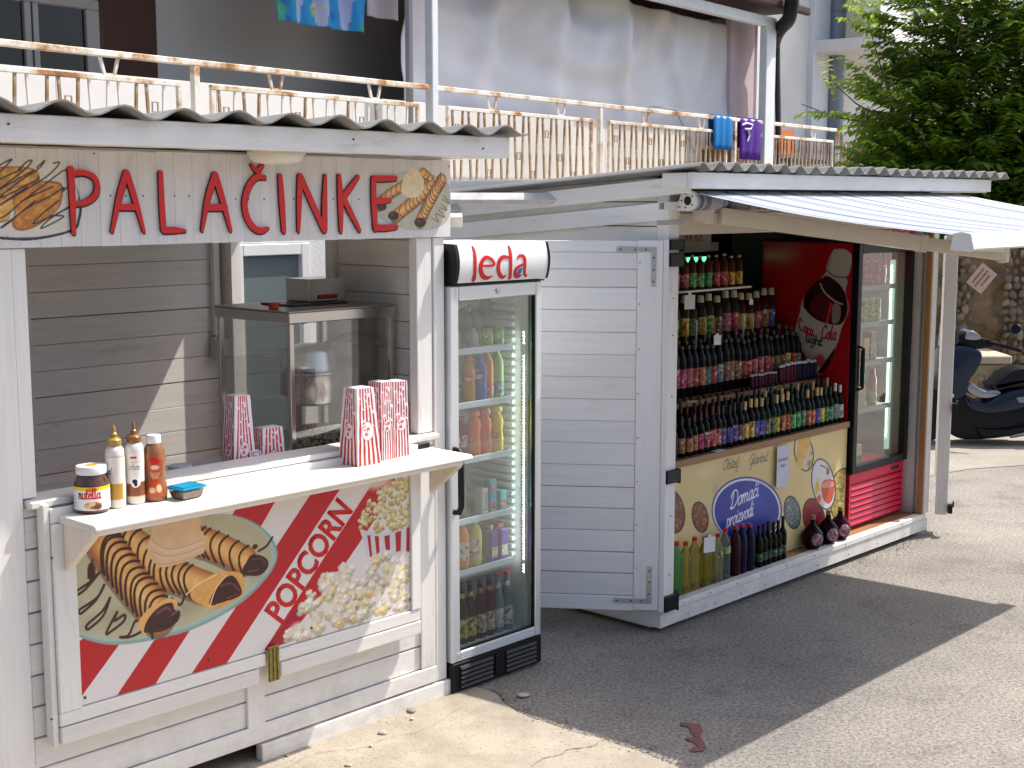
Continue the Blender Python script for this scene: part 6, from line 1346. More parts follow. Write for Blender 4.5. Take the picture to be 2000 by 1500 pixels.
def carton(fr, p, label, w, d, h, col, lab2=None, group=None, rz=0.0, word=None, wcol=(40, 90, 160)):
    o = G().box(-w / 2, w / 2, -d / 2, d / 2, 0, h).obj('drink_carton', bmat(col, 'pl'), None, bevel=.002); place(o, fr, p, rz); tag(o, label, 'carton', group)
    if lab2: G().box(-w / 2 + .003, w / 2 - .003, -d / 2 - .001, -d / 2 - .0003, h * .12, h * .48).obj('label', bmat(lab2, 'label'), o)
    if word: text_quad(word, (w / 2 - .006, h * .12), (w / 2 - .006, h * .85), (-w / 2 + .010, h * .12), -d / 2 - .0006, mat('word_ink', srgb(wcol), .5), 'lettering', o)
    return o
def fx(px, py=800, d=.13): return FZ.at(px, py, d)[0]
GF = 'drinks in the white fridge'
z = SHZ[0] + .001
bottle(FZ, (fx(906), .19, z), 'clear plastic tub-shaped bottle on the top fridge shelf at its left', 'jug', .030, .085, (150, 160, 160), 'pl', (200, 205, 205), group=GF)
bottle(FZ, (fx(932), .16, z), 'pale clear bottle second from left on the top fridge shelf', 'jug', .030, .080, (160, 168, 165), 'pl', (205, 205, 200), group=GF)
bottle(FZ, (fx(951), .13, z), 'lime green can left of its twin on the top fridge shelf', 'can', .028, .080, (110, 160, 40), 'pl', (200, 200, 200), (130, 190, 40), (.2, .8), group=GF, cat='can')
bottle(FZ, (fx(973), .13, z), 'lime green can at the right end of the top fridge shelf', 'can', .028, .084, (110, 170, 40), 'pl', (200, 200, 200), (140, 200, 50), (.2, .8), group=GF, cat='can')
for i, (px, h) in enumerate(((905, .17), (928, .16), (950, .235), (975, .21))):
    bottle(FZ, (fx(px, 640, .30), .30, z), 'dark green water bottle, %s from left at the back of the top shelf' % ordn(i), 'pet', .042, h, (10, 60, 50), 'glass', (20, 120, 70), group='dark green bottles at the back of the fridge')
z = SHZ[1] + .001
bottle(FZ, (fx(899), .16, z), 'turquoise-labelled bottle cut by the left edge of the fridge door', 'pet', .026, .17, (130, 150, 150), 'pl', (40, 90, 100), (40, 150, 180), group=GF)
for (px, c, l, cp, n) in ((915, (196, 130, 30), (226, 90, 30), (216, 120, 30), 'orange soda bottle with orange and blue label'), (937, (46, 80, 170), (30, 60, 160), (40, 70, 160), 'blue soda bottle with blue and white label'), (957, (206, 126, 40), (224, 100, 30), (200, 190, 30), 'orange juice bottle with yellow cap and slanted label'), (977, (140, 170, 110), (40, 150, 140), (206, 190, 40), 'pale green juice bottle with yellow cap and teal label')):
    b_ = bottle(FZ, (fx(px), .13 if px < 950 else .15, z), n + ' on the second shelf', 'juice' if px < 950 else 'pet', .0315, .205 if px < 950 else .222, c, 'glass', cp, l, (.45, .68) if px < 950 else (.08, .32), group=GF)
    if px < 950:
        cc = Canvas(-.024, .024, .085, .125, .0012, (34, 52, 150) if px > 930 else (230, 90, 30)); cc.text('nta', -.018, .098, .012, (236, 236, 240), .003, .1, sp=.8); cc.disc(.0, .112, .02, .006, (40, 60, 160) if px < 930 else (200, 220, 80), .8, .5)
        cc.panel('label', b_, lambda X, Z: (.0322 * np.cos(face_ang() + X / .0322), .0322 * np.sin(face_ang() + X / .0322), Z), M_PRINTG)
z = SHZ[2] + .001
for (px, c, l, cp, n, h) in ((898, (150, 20, 34), (216, 206, 200), (200, 40, 40), 'dark red juice bottle with red cap at the left of the third shelf', .18), (911, (150, 24, 34), (226, 216, 210), (206, 40, 40), 'dark red juice bottle with white label beside the orange ones', .18)):
    bottle(FZ, (fx(px), .16, z), n, 'pet', .026, h, c, 'glass', cp, l, (.22, .52), group=GF)
for (px, c, cp, n) in ((925, (226, 100, 34), (232, 84, 20), 'orange juice bottle with big orange cap, left of its twin'), (946, (230, 96, 34), (236, 90, 24), 'orange juice bottle with big orange cap next to the yellow one'), (969, (220, 196, 40), (236, 206, 20), 'yellow juice bottle with big yellow cap on the third shelf')):
    b_ = bottle(FZ, (fx(px), .13, z), n, 'juice', .033, .205, c, 'glass', cp, None, group=GF, capw=1.35)
    cc = Canvas(-.026, .026, .040, .095, .0013, c); cc.text('CeDe'[:3], -.022, .062, .013, (170, 40, 24), .0036, .15, sp=.75); cc.disc(.006, .050, .012, .006, (120, 190, 160), .9, .4)
    cc.panel('label', b_, lambda X, Z: (.0338 * np.cos(face_ang() + X / .0338), .0338 * np.sin(face_ang() + X / .0338), Z), M_PRINTG)
z = SHZ[3] + .001
bottle(FZ, (fx(906), .16, z), 'pale yellow-green bottle behind the fridge handle on the fourth shelf', 'pet', .031, .20, (176, 180, 120), 'glass', (206, 206, 196), group=GF)
bottle(FZ, (fx(920), .22, z), 'greenish bottle just right of the handle on the fourth shelf', 'pet', .028, .21, (150, 160, 110), 'glass', (206, 206, 196), group=GF)
carton(FZ, (fx(940), .13, z + .0), 'white carton with blue upright lettering on the fourth shelf', .038, .05, .115, (212, 216, 214), group=GF, word='Donat', wcol=(60, 120, 140))
carton(FZ, (fx(956), .125, z), 'light blue carton with a red round mark, left of its twin', .040, .04, .085, (70, 150, 170), (196, 90, 80), group=GF)
carton(FZ, (fx(976), .125, z), 'light blue carton with a red round mark, at the right end', .040, .04, .085, (80, 160, 180), (200, 90, 80), group=GF)
carton(FZ, (fx(956), .125, z + .087), 'light blue carton stacked on top of the other blue ones', .040, .04, .060, (90, 165, 175), (200, 120, 90), group=GF)
z = SHZ[4] + .001
for (px, c, n) in ((904, (220, 130, 40), 'big orange juice bottle with white cap on the fifth shelf'), (929, (206, 196, 60), 'big yellow juice bottle with white cap on the fifth shelf')):
    bottle(FZ, (fx(px), .14, z), n, 'jug', .034, .205, c, 'glass', (226, 222, 210), (226, 216, 200), (.18, .58), group=GF, laba=1.6)
for (px, n) in ((958, 'left purple carton with a cream lower half'), (977, 'right purple carton with a cream lower half')):
    carton(FZ, (fx(px), .125, z), n, .042, .045, .138, (92, 44, 160), (226, 210, 180), group=GF)
carton(FZ, (fx(950, 800, .2), .20, z), 'maroon carton standing behind the two purple ones', .042, .045, .145, (110, 40, 60), group=GF)
carton(FZ, (fx(972, 800, .2), .20, z), 'brown carton behind the right purple carton', .042, .045, .145, (96, 50, 50), group=GF)
z = .166
for (px, c, l, nb, cp, n) in ((902, (80, 34, 16), (214, 190, 60), (220, 190, 60), (120, 60, 40), 'brown beer bottle with yellow label, leftmost on the fridge floor'), (918, (76, 34, 16), (216, 190, 70), (222, 190, 60), (120, 60, 40), 'brown beer bottle with yellow label, second on the fridge floor'),
      (938, (74, 14, 18), (206, 190, 150), (220, 70, 50), (90, 60, 130), 'dark red bottle with orange neck label, left of its twin'), (955, (74, 14, 18), (210, 190, 150), (216, 70, 60), (90, 60, 130), 'dark red bottle with orange neck label, right of its twin'),
      (972, (110, 124, 120), (224, 214, 214), (226, 220, 216), (190, 40, 46), 'clear bottle with red cap and white label, left of its twin'), (990, (110, 124, 120), (226, 214, 214), (226, 220, 216), (190, 40, 46), 'clear bottle with red cap, rightmost on the fridge floor')):
    bottle(FZ, (fx(px, 1200), .13, z), n, 'beer', .030, .275, c, 'glass', cp, l, (.10, .42), group=GF, neckband=nb, laba=2.2)
# ================================================================ DRINKS AND WINE KIOSK
k2 = empty('wine_kiosk', K2, (0, 0, 0), 'white timber kiosk with open doors selling bottled wine and syrups', 'kiosk')
KW, KD = 2.86, 1.55
board('leak_backing', k2, 2.7975, 2.7995, .078, KD - .035, .13, 2.18, M_WY, 0)  # two added sheets closing the right wall's plank gaps to light
board('leak_backing', k2, 2.8228, 2.8375, .078, KD - .035, .13, 2.18, M_WY, 0)
board('skirt_board', k2, 0.0, KW, 0.0, 0.022, 0.032, 0.108, M_WX, 0.003)
board('sill_board', k2, 0.0, KW - .04, -0.006, 0.05, 0.111, 0.144, M_WX, 0.003)
board('corner_post', k2, 0.0, 0.088, -0.012, 0.06, 0.146, 2.20, M_WZ, 0.003)
board('corner_post', k2, 2.795, KW, -0.004, 0.06, 0.146, 2.20, M_WZ, 0.003)
board('post_reveal', k2, 2.780, 2.793, 0.000, 0.040, 0.146, 2.02, M_BROWNZ, 0.002)
M_CRH = wood('cream_header', (0.70, 0.62, 0.52), 'x', .92, (.5, .36, .26), .3)
board('header_board', k2, 0.089, 2.794, 0.0, 0.03, 1.985, 2.09, M_CRH, 0.002)
board('header_board', k2, 0.089, 2.794, 0.004, 0.03, 2.093, 2.20, M_CRH, 0.002)
board('floor', k2, 0.02, KW - .02, 0.052, KD - .04, 0.085, 0.140, M_FLOORW, 0.001)
for i in range(19):
    z = 0.02 + i * 0.118
    board('side_plank', k2, 0.002, 0.022, 0.062, KD - .03, z + .003, z + .1165, M_WY, .002)
    board('inner_side_plank', k2, 2.800, 2.822, 0.078, KD - .03, z + .003, z + .1155, M_WY, .002)
    board('side_plank', k2, KW - .022, KW - .002, 0.062, KD - .03, z + .003, z + .1165, M_WY, .002)
board('side_base', k2, -0.004, 0.001, 0.0, KD, 0.032, 0.135, M_WY)
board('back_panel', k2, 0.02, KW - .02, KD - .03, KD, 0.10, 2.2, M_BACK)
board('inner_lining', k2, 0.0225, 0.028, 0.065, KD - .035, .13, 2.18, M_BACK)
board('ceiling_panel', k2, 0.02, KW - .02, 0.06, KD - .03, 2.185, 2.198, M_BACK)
for p in ((.06, .05), (2.75, .05), (1.35, .05), (.06, 1.4), (2.75, 1.4)): G().box(p[0], p[0] + .06, p[1], p[1] + .06, 0, .084).obj('support_block', mat('block_wood', (.2, .15, .1), .8), k2)
# sloping side planks under the roof edge
def slope_plank(name, x0, x1, y0, y1, za, zb, h, m=None):
    return G().hexa([(x0, y0, za), (x1, y0, za), (x1, y1, zb), (x0, y1, zb), (x0, y0, za + h), (x1, y0, za + h), (x1, y1, zb + h), (x0, y1, zb + h)]).obj(name, m or M_WY, k2, bevel=.002)
slope_plank('side_fascia', -.052, -.030, -.165, 1.62, 2.186, 2.045, .082)
slope_plank('side_trim', -.028, -.006, -.03, 1.62, 2.060, 1.925, .085)
board('fascia', k2, -0.085, 3.130, -0.205, -0.180, 2.205, 2.282, M_WX, .003)
board('fascia_return', k2, -0.083, -0.060, -0.178, -.030, 2.205, 2.280, M_WY, .003)
board('fascia_return', k2, 3.104, 3.128, -0.178, 1.6, 2.200, 2.278, M_WY, .003)
for i in range(14): board('soffit_board', k2, -.055 + i * .226, -.055 + i * .226 + .222, -.178, .06, 2.206, 2.216, M_WY, .001)
corrugated(-0.115, 3.245, -0.262, 1.66, 2.312, 2.175, 0.142, 0.019, 'corrugated_sheet', k2, M_CORR)
# front left door, swung open: planks in a frame, steel angles
dl = bpy.data.objects.new('door', None); COL.objects.link(dl); dl.parent = k2; dl.location = (-0.018, -0.030, 0); dl.rotation_euler = (0, 0, R(126.5))
# local door frame: x away from the hinge, the face seen by the camera is +y side (y = 0.0)
def dboard(n, x0, x1, z0, z1, y0=-.022, y1=0.0, m=None): return G().box(x0, x1, y0, y1, z0, z1).obj(n, m or M_DOOR, dl, bevel=.002)
zs = [.205, .318, .427, .536, .645, .754, .863, .972, 1.081, 1.190, 1.299, 1.408, 1.517, 1.626, 1.735, 1.825, 1.905]
for a, b in zip(zs[:-1], zs[1:]):
    g_ = rnd.choice((.0065, .002, .0015, .0035, .0015))
    dboard('door_plank', .152, .95, a + g_ / 2, b - g_ / 2, -.022, rnd.uniform(-.003, 0))
dboard('door_stile', .028, .150, .135, 1.962, -.024, .003, M_DOORZ); dboard('door_stile', .952, 1.05, .135, 1.962, -.024, .003, M_DOORZ)
dboard('door_rail', .152, .95, .130, .203, -.022, .003); dboard('door_rail', .152, .95, 1.907, 1.960, -.022, .001)
dboard('door_edge', .000, .026, .125, 1.966, -.050, .005, M_DOORZ)
for z0, s in ((1.93, -1), (.170, 1)):
    G().box(.060, .085, .0035, .0065, min(z0, z0 + s * .19), max(z0, z0 + s * .19)).box(.0855, .25, .0035, .0065, min(z0, z0 + s * .024), max(z0, z0 + s * .024)).obj('angle_bracket', M_ZINC, dl, bevel=.001)
    for q in (.05, .11, .165): G().lathe([(.005, .0066), (.004, .0085)], 8, (.0725, 0, z0 + s * q), 'y').obj('screw', M_SCREW, dl)
    for q in (.11, .16, .23): G().lathe([(.005, .0066), (.004, .0085)], 8, (q, 0, z0 + s * .012), 'y').obj('screw', M_SCREW, dl)
    G().box(.66, .74, .0035, .0065, z0 - .012, z0 + .012).obj('angle_bracket', M_ZINC, dl, bevel=.001)
for z in zs[1:-1:2]: G().lathe([(.0035, .0032), (.003, .0045)], 8, (.138, 0, z + .03), 'y').obj('screw', M_SCREW, dl)
# black straps where door and post meet
for z0, z1 in ((1.915, 1.965), (1.835, 1.900), (.770, .835), (.120, .200)):
    G().box(-.006, .098, -.034, -.013, z0, z1).box(.0985, .106, -.034, .03, z0 - .01, z1).obj('strap_hinge', M_BLACK, k2, bevel=.003)
for x, z in ((.045, 1.5), (.045, 1.2), (.05, .6), (.05, .3), (.045, 1.68)): G().lathe([(.004, -.0125), (.004, -.0145)], 8, (x, 0, z), 'y').obj('screw', M_SCREW, k2)
for x in (.18, .42, .66, .9, 1.15, 1.45, 1.8, 2.15, 2.5): G().lathe([(.004, -.0065), (.004, -.0085)], 8, (x, 0, .128), 'y').obj('screw', M_SCREW, k2); G().lathe([(.004, -.0002), (.004, -.002)], 8, (x + .05, 0, .06), 'y').obj('screw', M_SCREW, k2)
# zinc plate at the top corner
G().box(-.10, .12, -.0155, -.0125, 2.035, 2.058).obj('joining_plate', M_ZINC, k2, bevel=.001)
# right door, folded right back: seen by its edge
d2 = bpy.data.objects.new('door', None); COL.objects.link(d2); d2.parent = k2; d2.location = (KW + .012, -.045, 0); d2.rotation_euler = (0, 0, R(28.5))
d2['label'] = 'right-hand door folded back, seen edge on'
G().box(0, .030, -.075, 0.0, .135, 1.975).obj('door_edge', M_WZ, d2, bevel=.003)
G().box(.032, .15, -.062, -.03, .135, 1.97).obj('door_stile', M_WZ, d2, bevel=.002)
for a, b in zip(zs[:-1], zs[1:]): G().box(.152, 1.05, -.06, -.036, a + .001, b - .001).obj('door_plank', M_DOOR, d2, bevel=.002)
for z in (.18, .84): G().box(-.035, .02, -.105, -.076, z - .028, z + .028).box(-.005, .03, -.115, -.1055, z + .008, z + .045).obj('strap_hinge', M_BLACK, d2, bevel=.003)
G().box(.004, .04, -.079, -.0755, 1.575, 1.625).obj('joining_plate', M_ZINC, d2, bevel=.001)

# ---------------- counter with printed front
ct = empty('display_counter', K2, (0, 0, 0), 'wooden display counter with a yellow printed front inside the wine kiosk', 'counter')
CX1 = 2.020
board('counter_top', ct, 0.03, CX1, 0.125, 0.475, 0.800, 0.826, M_BROWN, .002)
board('counter_edge', ct, 0.03, CX1, 0.112, 0.124, 0.792, 0.829, M_BROWN, .002)
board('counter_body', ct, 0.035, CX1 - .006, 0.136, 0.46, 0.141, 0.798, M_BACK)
def c7(x, y): return K2.at(1280 + x / 3.2617, 800 + y / 3.2617, .128)
cv = Canvas(.04, CX1 - .004, .143, .796, .0034, (218, 196, 138))
C7 = lambda L_: [c7(*q) for q in L_]
cv.poly([(.04, .13), (2.1, .13), (2.1, .8), (.04, .8)], (218, 196, 138), tex=.05, sc=5)
cv.disc(*c7(500, 420), .30, .16, (206, 176, 132), .6, .9); cv.disc(*c7(330, 400), .16, .05, (232, 212, 170), .6, .9); cv.disc(*c7(1150, 300), .2, .1, (232, 210, 150), .5, .9)
cv.poly(C7([(368, 470), (400, 466), (400, 560), (372, 570)]), (190, 170, 140), .7)
def eps(cx, cy, rx, ry, n=28, tilt=0.0): return [c7(cx + rx * math.cos(t) + tilt * ry * math.sin(t), cy + ry * math.sin(t) - tilt * .9 * rx * math.cos(t)) for t in [6.2832 * i / n for i in range(n)]]
def pic(cx, cy, rx, ry, base, cols, n=70, r=.010, rim=(28, 30, 46), til=.15):
    cv.poly(eps(cx, cy, rx + 7, ry + 8, tilt=til), rim); cv.poly(eps(cx, cy, rx, ry, tilt=til), base)
    bb, m = cv.mask_poly(eps(cx, cy, rx * .93, ry * .95, tilt=til)); i0, i1, j0, j1 = bb; k = 0
    for _ in range(n * 6):
        i = rnd.randrange(i0, i1); j = rnd.randrange(j0, j1)
        if m[j - j0, i - i0]:
            rr = r * rnd.uniform(.7, 1.3); x_, z_ = cv.X[i], cv.Z[j]; c_ = rnd.choice(cols); cv.disc(x_, z_ - rr * .2, rr, rr * .8, tuple(v * .6 for v in c_), .8, .5); cv.disc(x_, z_, rr * .85, rr * .65, c_, .9, .6); k += 1
            if k >= n: break
pic(110, 650, 72, 132, (120, 70, 50), [(170, 106, 80), (196, 130, 100), (140, 84, 60)], 60, .016)
pic(286, 685, 46, 92, (110, 64, 40), [(196, 130, 84), (176, 110, 70), (150, 88, 52)], 45, .013)
pic(872, 655, 46, 98, (110, 120, 120), [(150, 160, 160), (190, 196, 196), (96, 110, 114)], 70, .009)
pic(1010, 690, 64, 120, (140, 24, 44), [(160, 30, 50), (120, 20, 40)], 30, .012)
pic(1235, 590, 118, 210, (176, 160, 70), [(214, 190, 100), (196, 176, 80), (222, 200, 130), (170, 150, 60), (150, 140, 60)], 130, .018)
cv.stroke(C7([(1160, 410), (1290, 460)]), .022, (206, 150, 90)); cv.poly(eps(1010, 690, 10, 10), (150, 26, 46), .0)
pic(945, 275, 55, 112, (214, 196, 170), [(226, 190, 110), (206, 170, 80)], 12, .02)
cv.poly(C7([(920, 180), (985, 175), (975, 260), (945, 300), (930, 380), (900, 340), (905, 250)]), (222, 178, 84), sm=5, tex=.1, sc=20); cv.stroke(C7([(985, 320), (975, 350)]), .004, (120, 40, 40)); cv.stroke(C7([(998, 318), (988, 345)]), .004, (120, 40, 40))
pic(1070, 475, 68, 155, (216, 214, 216), [(216, 214, 216)], 1, .01)
cv.poly(C7([(1060, 470), (1100, 445), (1140, 460), (1130, 560), (1100, 600), (1065, 560)]), (206, 80, 60), sm=5); cv.poly(C7([(1062, 475), (1100, 452), (1138, 465), (1130, 490), (1070, 500)]), (222, 150, 130), sm=4)
cv.stroke(C7([(1050, 355), (1095, 375), (1105, 400)]), .008, (150, 80, 50), sm=3); cv.disc(*c7(1098, 395), .018, .024, (160, 80, 56), 1, .2); cv.disc(*c7(1030, 500), .03, .045, (222, 170, 70), .9, .3); cv.disc(*c7(1040, 570), .03, .03, (206, 90, 50), .9, .3); cv.disc(*c7(1035, 450), .016, .02, (226, 190, 80), .9, .3)
# blue oval
cv.poly(eps(582, 640, 220, 208, 40, .20), (30, 40, 120)); cv.poly(eps(582, 642, 212, 200, 40, .20), (226, 226, 236)); cv.poly(eps(582, 646, 202, 190, 40, .20), (22, 50, 150)); cv.disc(*c7(640, 570), .17, .12, (40, 84, 190), .6, .9)
ang = math.atan2(c7(700, 560)[1] - c7(480, 600)[1], c7(700, 560)[0] - c7(480, 600)[0])
cv.text('Domaći', c7(478, 630)[0], c7(478, 630)[1], .047, (236, 236, 244), .0085, .28, 0.10, sp=.98); cv.text('proizvodi', c7(452, 752)[0], c7(452, 752)[1], .044, (236, 236, 244), .008, .28, 0.10, sp=.86)
cv.text('Obitelj', c7(430, 388)[0], c7(430, 388)[1], .030, (50, 40, 34), .0045, .35, 0.0, sp=.98); cv.text('Glavinić', c7(595, 355)[0], c7(595, 355)[1], .030, (50, 40, 34), .0045, .35, 0.0, sp=.98)
cv.panel('printed_front', ct, pl3(.128))
# tiered shelves
st = empty('tiered_shelf', K2, (0, 0, 0), 'brown tiered bottle shelf rising behind the counter', 'shelf')
board('shelf_board', st, .03, CX1 - .02, .320, .530, 1.045, 1.075, M_BROWN, .002)
board('shelf_board', st, .03, CX1 - .06, .531, .74, 1.285, 1.31, M_BROWN, .002)
board('shelf_board', st, .03, 1.66, .60, .88, 1.632, 1.644, M_WX, .002)
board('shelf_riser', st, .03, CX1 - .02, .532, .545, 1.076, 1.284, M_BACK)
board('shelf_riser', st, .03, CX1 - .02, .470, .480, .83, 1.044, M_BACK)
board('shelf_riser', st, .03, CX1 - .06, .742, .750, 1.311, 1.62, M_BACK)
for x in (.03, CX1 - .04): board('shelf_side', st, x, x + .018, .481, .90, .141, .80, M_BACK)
board('price_card', ct, .62, .70, .112, .150, .8295, .832, M_PAPER, .0005)
board('price_card', st, .62, .70, .300, .345, 1.0755, 1.078, M_PAPER, .0005)
# ---------------- bottles, row after row
def row(dp, x0, x1, n, z, spec, gname, where, jit=.004, skip=()):
    for i in range(n):
        if i in skip: continue
        x = x0 + (x1 - x0) * i / max(1, n - 1) + rnd.uniform(-jit, jit); s = spec(i, n)
        s.setdefault('group', gname); nm = s.pop('name'); 
        bottle(K2, (x, dp + rnd.uniform(-jit, jit), z), '%s, %s from left %s' % (nm, ordn(i), where), **s)
DARK = (18, 14, 16)
LABC = {'orange': (214, 110, 60), 'tan': (176, 116, 70), 'pink': (206, 60, 110), 'coral': (216, 84, 70), 'violet': (84, 70, 160), 'purple': (100, 80, 190), 'gold': (226, 176, 70), 'green': (60, 170, 90), 'olive': (120, 130, 70), 'yellow': (222, 206, 50), 'lime': (110, 190, 90), 'teal': (70, 140, 120), 'red': (196, 50, 60), 'rose': (200, 90, 110), 'white': (214, 210, 200), 'grey': (130, 140, 140), 'brown': (130, 84, 50), 'blue': (70, 90, 190)}
fr_cols = ['tan', 'tan', 'tan', 'pink', 'pink', 'coral', 'coral', 'violet', 'violet', 'violet', 'brown', 'gold', 'gold', 'purple', 'purple', 'olive', 'olive', 'yellow', 'orange', 'orange', 'lime', 'green', 'teal', 'orange', 'orange', 'purple', 'yellow', 'green', 'green', 'grey', 'white']
fr_caps = ['maroon'] * 7 + ['black'] * 4 + ['cream'] * 4 + ['green', 'green', 'cream', 'cream', 'cream', 'green', 'green', 'black', 'cream', 'brown', 'cream', 'cream', 'green', 'green', 'white', 'white']
CAPC = {'maroon': (60, 16, 24), 'black': (18, 18, 22), 'cream': (206, 176, 120), 'green': (14, 52, 36), 'brown': (70, 36, 20), 'white': (214, 210, 204)}
def sA(i, n):
    g = (14, 30, 18) if i > 12 else (16, 12, 14)
    return dict(name='%s-labelled small bottle with %s capsule' % (fr_cols[i], fr_caps[i]), shape='wine', r=.0245, h=.232 if i > 2 else .21, glass=g, cap=CAPC[fr_caps[i]], lab=LABC[fr_cols[i]], lz=(.12, .48), laba=2.0)
row(.170, .385, 1.985, 31, .827, sA, 'small bottles in the front row on the counter', 'in the front counter row')
row(.165, .12, .30, 3, .827, lambda i, n: dict(name='grey glass bottle with pale neck band', shape='wine', r=.026, h=.215, glass=(44, 46, 44), cap=(150, 140, 110), neckband=(190, 190, 180)), 'grey bottles at the left end of the counter', 'at the counter left end')
def sA2(i, n):
    cp = 'maroon' if i < 9 else ('black' if i < 13 else ('green' if i % 3 else 'cream'))
    return dict(name='half hidden dark bottle with %s capsule' % cp, shape='wine', r=.0255, h=.255, glass=(12, 16, 12), cap=CAPC[cp], lab=LABC[rnd.choice(['brown', 'olive', 'teal'])], lz=(.12, .45), laba=2.0)
row(.245, .42, 1.97, 28, .827, sA2, 'dark bottles in the second row on the counter', 'in the second counter row')
row(.330, .45, 1.60, 20, .827, lambda i, n: dict(name='tall shaded bottle with %s capsule' % ('wine red' if i < 12 else 'black'), shape='wine', r=.026, h=.262, glass=(12, 12, 12), cap=(66, 14, 22) if i < 12 else (14, 14, 18)), 'dark bottles in the third row on the counter', 'in the third counter row')
cB = ['violet', 'pink', 'pink', 'rose', 'red', 'orange', 'teal', 'red', 'grey', 'brown', 'tan', 'tan', 'red', 'coral', 'coral', 'rose', 'red', 'coral', 'olive', 'red', 'yellow', 'red', 'grey']
def sB(i, n): return dict(name='blackish bottle with %s fruit label' % cB[i], shape='pet', r=.0300, h=.285, glass=(20, 12, 20), gk='glass', cap=(60, 54, 52), lab=LABC[cB[i]], lz=(.20, .56), laba=2.2, seg=12)
row(.440, .62, 1.93, 23, 1.076, sB, 'fruit-labelled syrup bottles on the middle shelf', 'on the middle shelf')
row(.500, .66, 1.95, 20, 1.076, lambda i, n: dict(name='dark red juice bottle half hidden', shape='pet', r=.0300, h=.315, glass=((70, 10, 20) if i % 3 else (30, 14, 24)), cap=(70, 60, 58)), 'dark juice bottles behind the syrup', 'behind the fruit-labelled row')
row(.352, 1.30, 1.55, 8, 1.076, lambda i, n: dict(name='tiny purple bottle with white cap', shape='juice', capw=1.35, r=.0165, h=.082, glass=(66, 22, 44), cap=(216, 214, 216), group='tiny purple bottles with white caps'), None, 'of the tiny ones')
row(.352, 1.60, 1.76, 6, 1.076, lambda i, n: dict(name='small plum-coloured bottle with white cap', shape='juice', capw=1.35, r=.0165, h=.118, glass=(90, 24, 50), cap=(216, 214, 216), group='small plum bottles with white caps'), None, 'of the plum-coloured ones')
row(.352, 1.79, 1.985, 7, 1.076, lambda i, n: dict(name='small navy bottle with white cap', shape='juice', capw=1.35, r=.0165, h=.118, glass=(30, 30, 60), cap=(216, 214, 216), group='small navy bottles with white caps'), None, 'of the navy ones')
cC = ['violet', 'yellow', 'yellow', 'olive', 'gold', 'lime', 'brown', 'rose', 'red', 'yellow', 'gold', 'rose', 'tan', 'blue']
def sC(i, n): return dict(name='large bottle with %s label and pale cap' % cC[i], shape='juice', capw=.85, r=.038, h=.300, glass=(44, 36, 26) if i < 9 else (58, 20, 22), cap=(190, 180, 150), lab=LABC[cC[i]], lz=(.24, .58), laba=1.7)
row(.640, .86, 1.94, 14, 1.311, sC, 'large liqueur bottles on the upper shelf', 'on the upper shelf')
for i, (x, c) in enumerate(((.98, (206, 110, 50)), (1.08, (180, 220, 210)), (1.17, (206, 200, 120)), (1.26, (210, 96, 50)), (1.56, (226, 226, 210)), (1.66, (206, 216, 150)))):
    b_ = G().box(-.007, .007, -.004, .004, 0, .165).obj('paper_bag_strip', bmat(c, 'pl'), None, bevel=.002); place(b_, K2, (x, .585, 1.3105), .3); tag(b_, 'narrow %s packet standing upright between the large bottles' % ['rusty', 'pale mint', 'straw', 'orange', 'white', 'light green'][i], 'packet', 'narrow packets between the large bottles')
cD = ['rose', 'rose', 'lime', 'lime', 'green', 'red', 'red', 'gold', 'gold']
row(.640, .945, 1.57, 9, 1.645, lambda i, n: dict(name='honey-brown bottle with %s label' % cD[i], shape='pet', r=.027, h=.190, glass=(80, 48, 20), cap=(180, 170, 140), lab=LABC[cD[i]], lz=(.08, .48), laba=2.2), 'honey-brown bottles on the top shelf', 'on the top shelf')
for i, (px, py, w_) in enumerate(((1347, 590, 26), (1401, 664, 18), (1467, 590, 10), (1382, 1063, 26))):
    dd = .55 if i < 3 and i != 1 else (.40 if i == 1 else -.0)
    x_, z_ = K2.at(px, py, dd); s_ = w_ * .0028 / 2
    tg = G().box(-s_, s_, -.0015, 0, -s_ * 1.1, s_ * 1.1).box(-s_ * .3, s_ * .3, -.0012, 0, s_ * 1.11, s_ * 1.5).obj('price_tag', M_PAPER); place(tg, K2, (x_, dd - (.012 if i == 3 else 0), z_), -.3)
    tag(tg, ['white price tag hanging on the large liqueur bottles', 'white bottle-shaped tag hanging in front of the red juice', 'smallest white price tag among the large liqueur bottles', 'white price tag on the red-capped bottles near the floor'][i], 'price tag')
for i, (px, py, c, n) in enumerate(((1545, 700, (40, 20, 24), 'dark bottle with a pale neck beside the cooler side'), (1562, 702, (20, 14, 14), 'black bottle standing just before the pictured bottle'))):
    x_, z_ = K2.at(px, py, .60); bottle(K2, (x_, .60, 1.311), n, 'wine', .030, .28, c, 'glass', (206, 190, 130) if i == 0 else (16, 16, 16), None)
x_, z_ = K2.at(1588, 700, .42); bottle(K2, (x_ - .02, .44, 1.076), 'red drink bottle with white cap at the right end of the middle shelf', 'pet', .028, .25, (110, 20, 30), 'glass', (216, 214, 210))
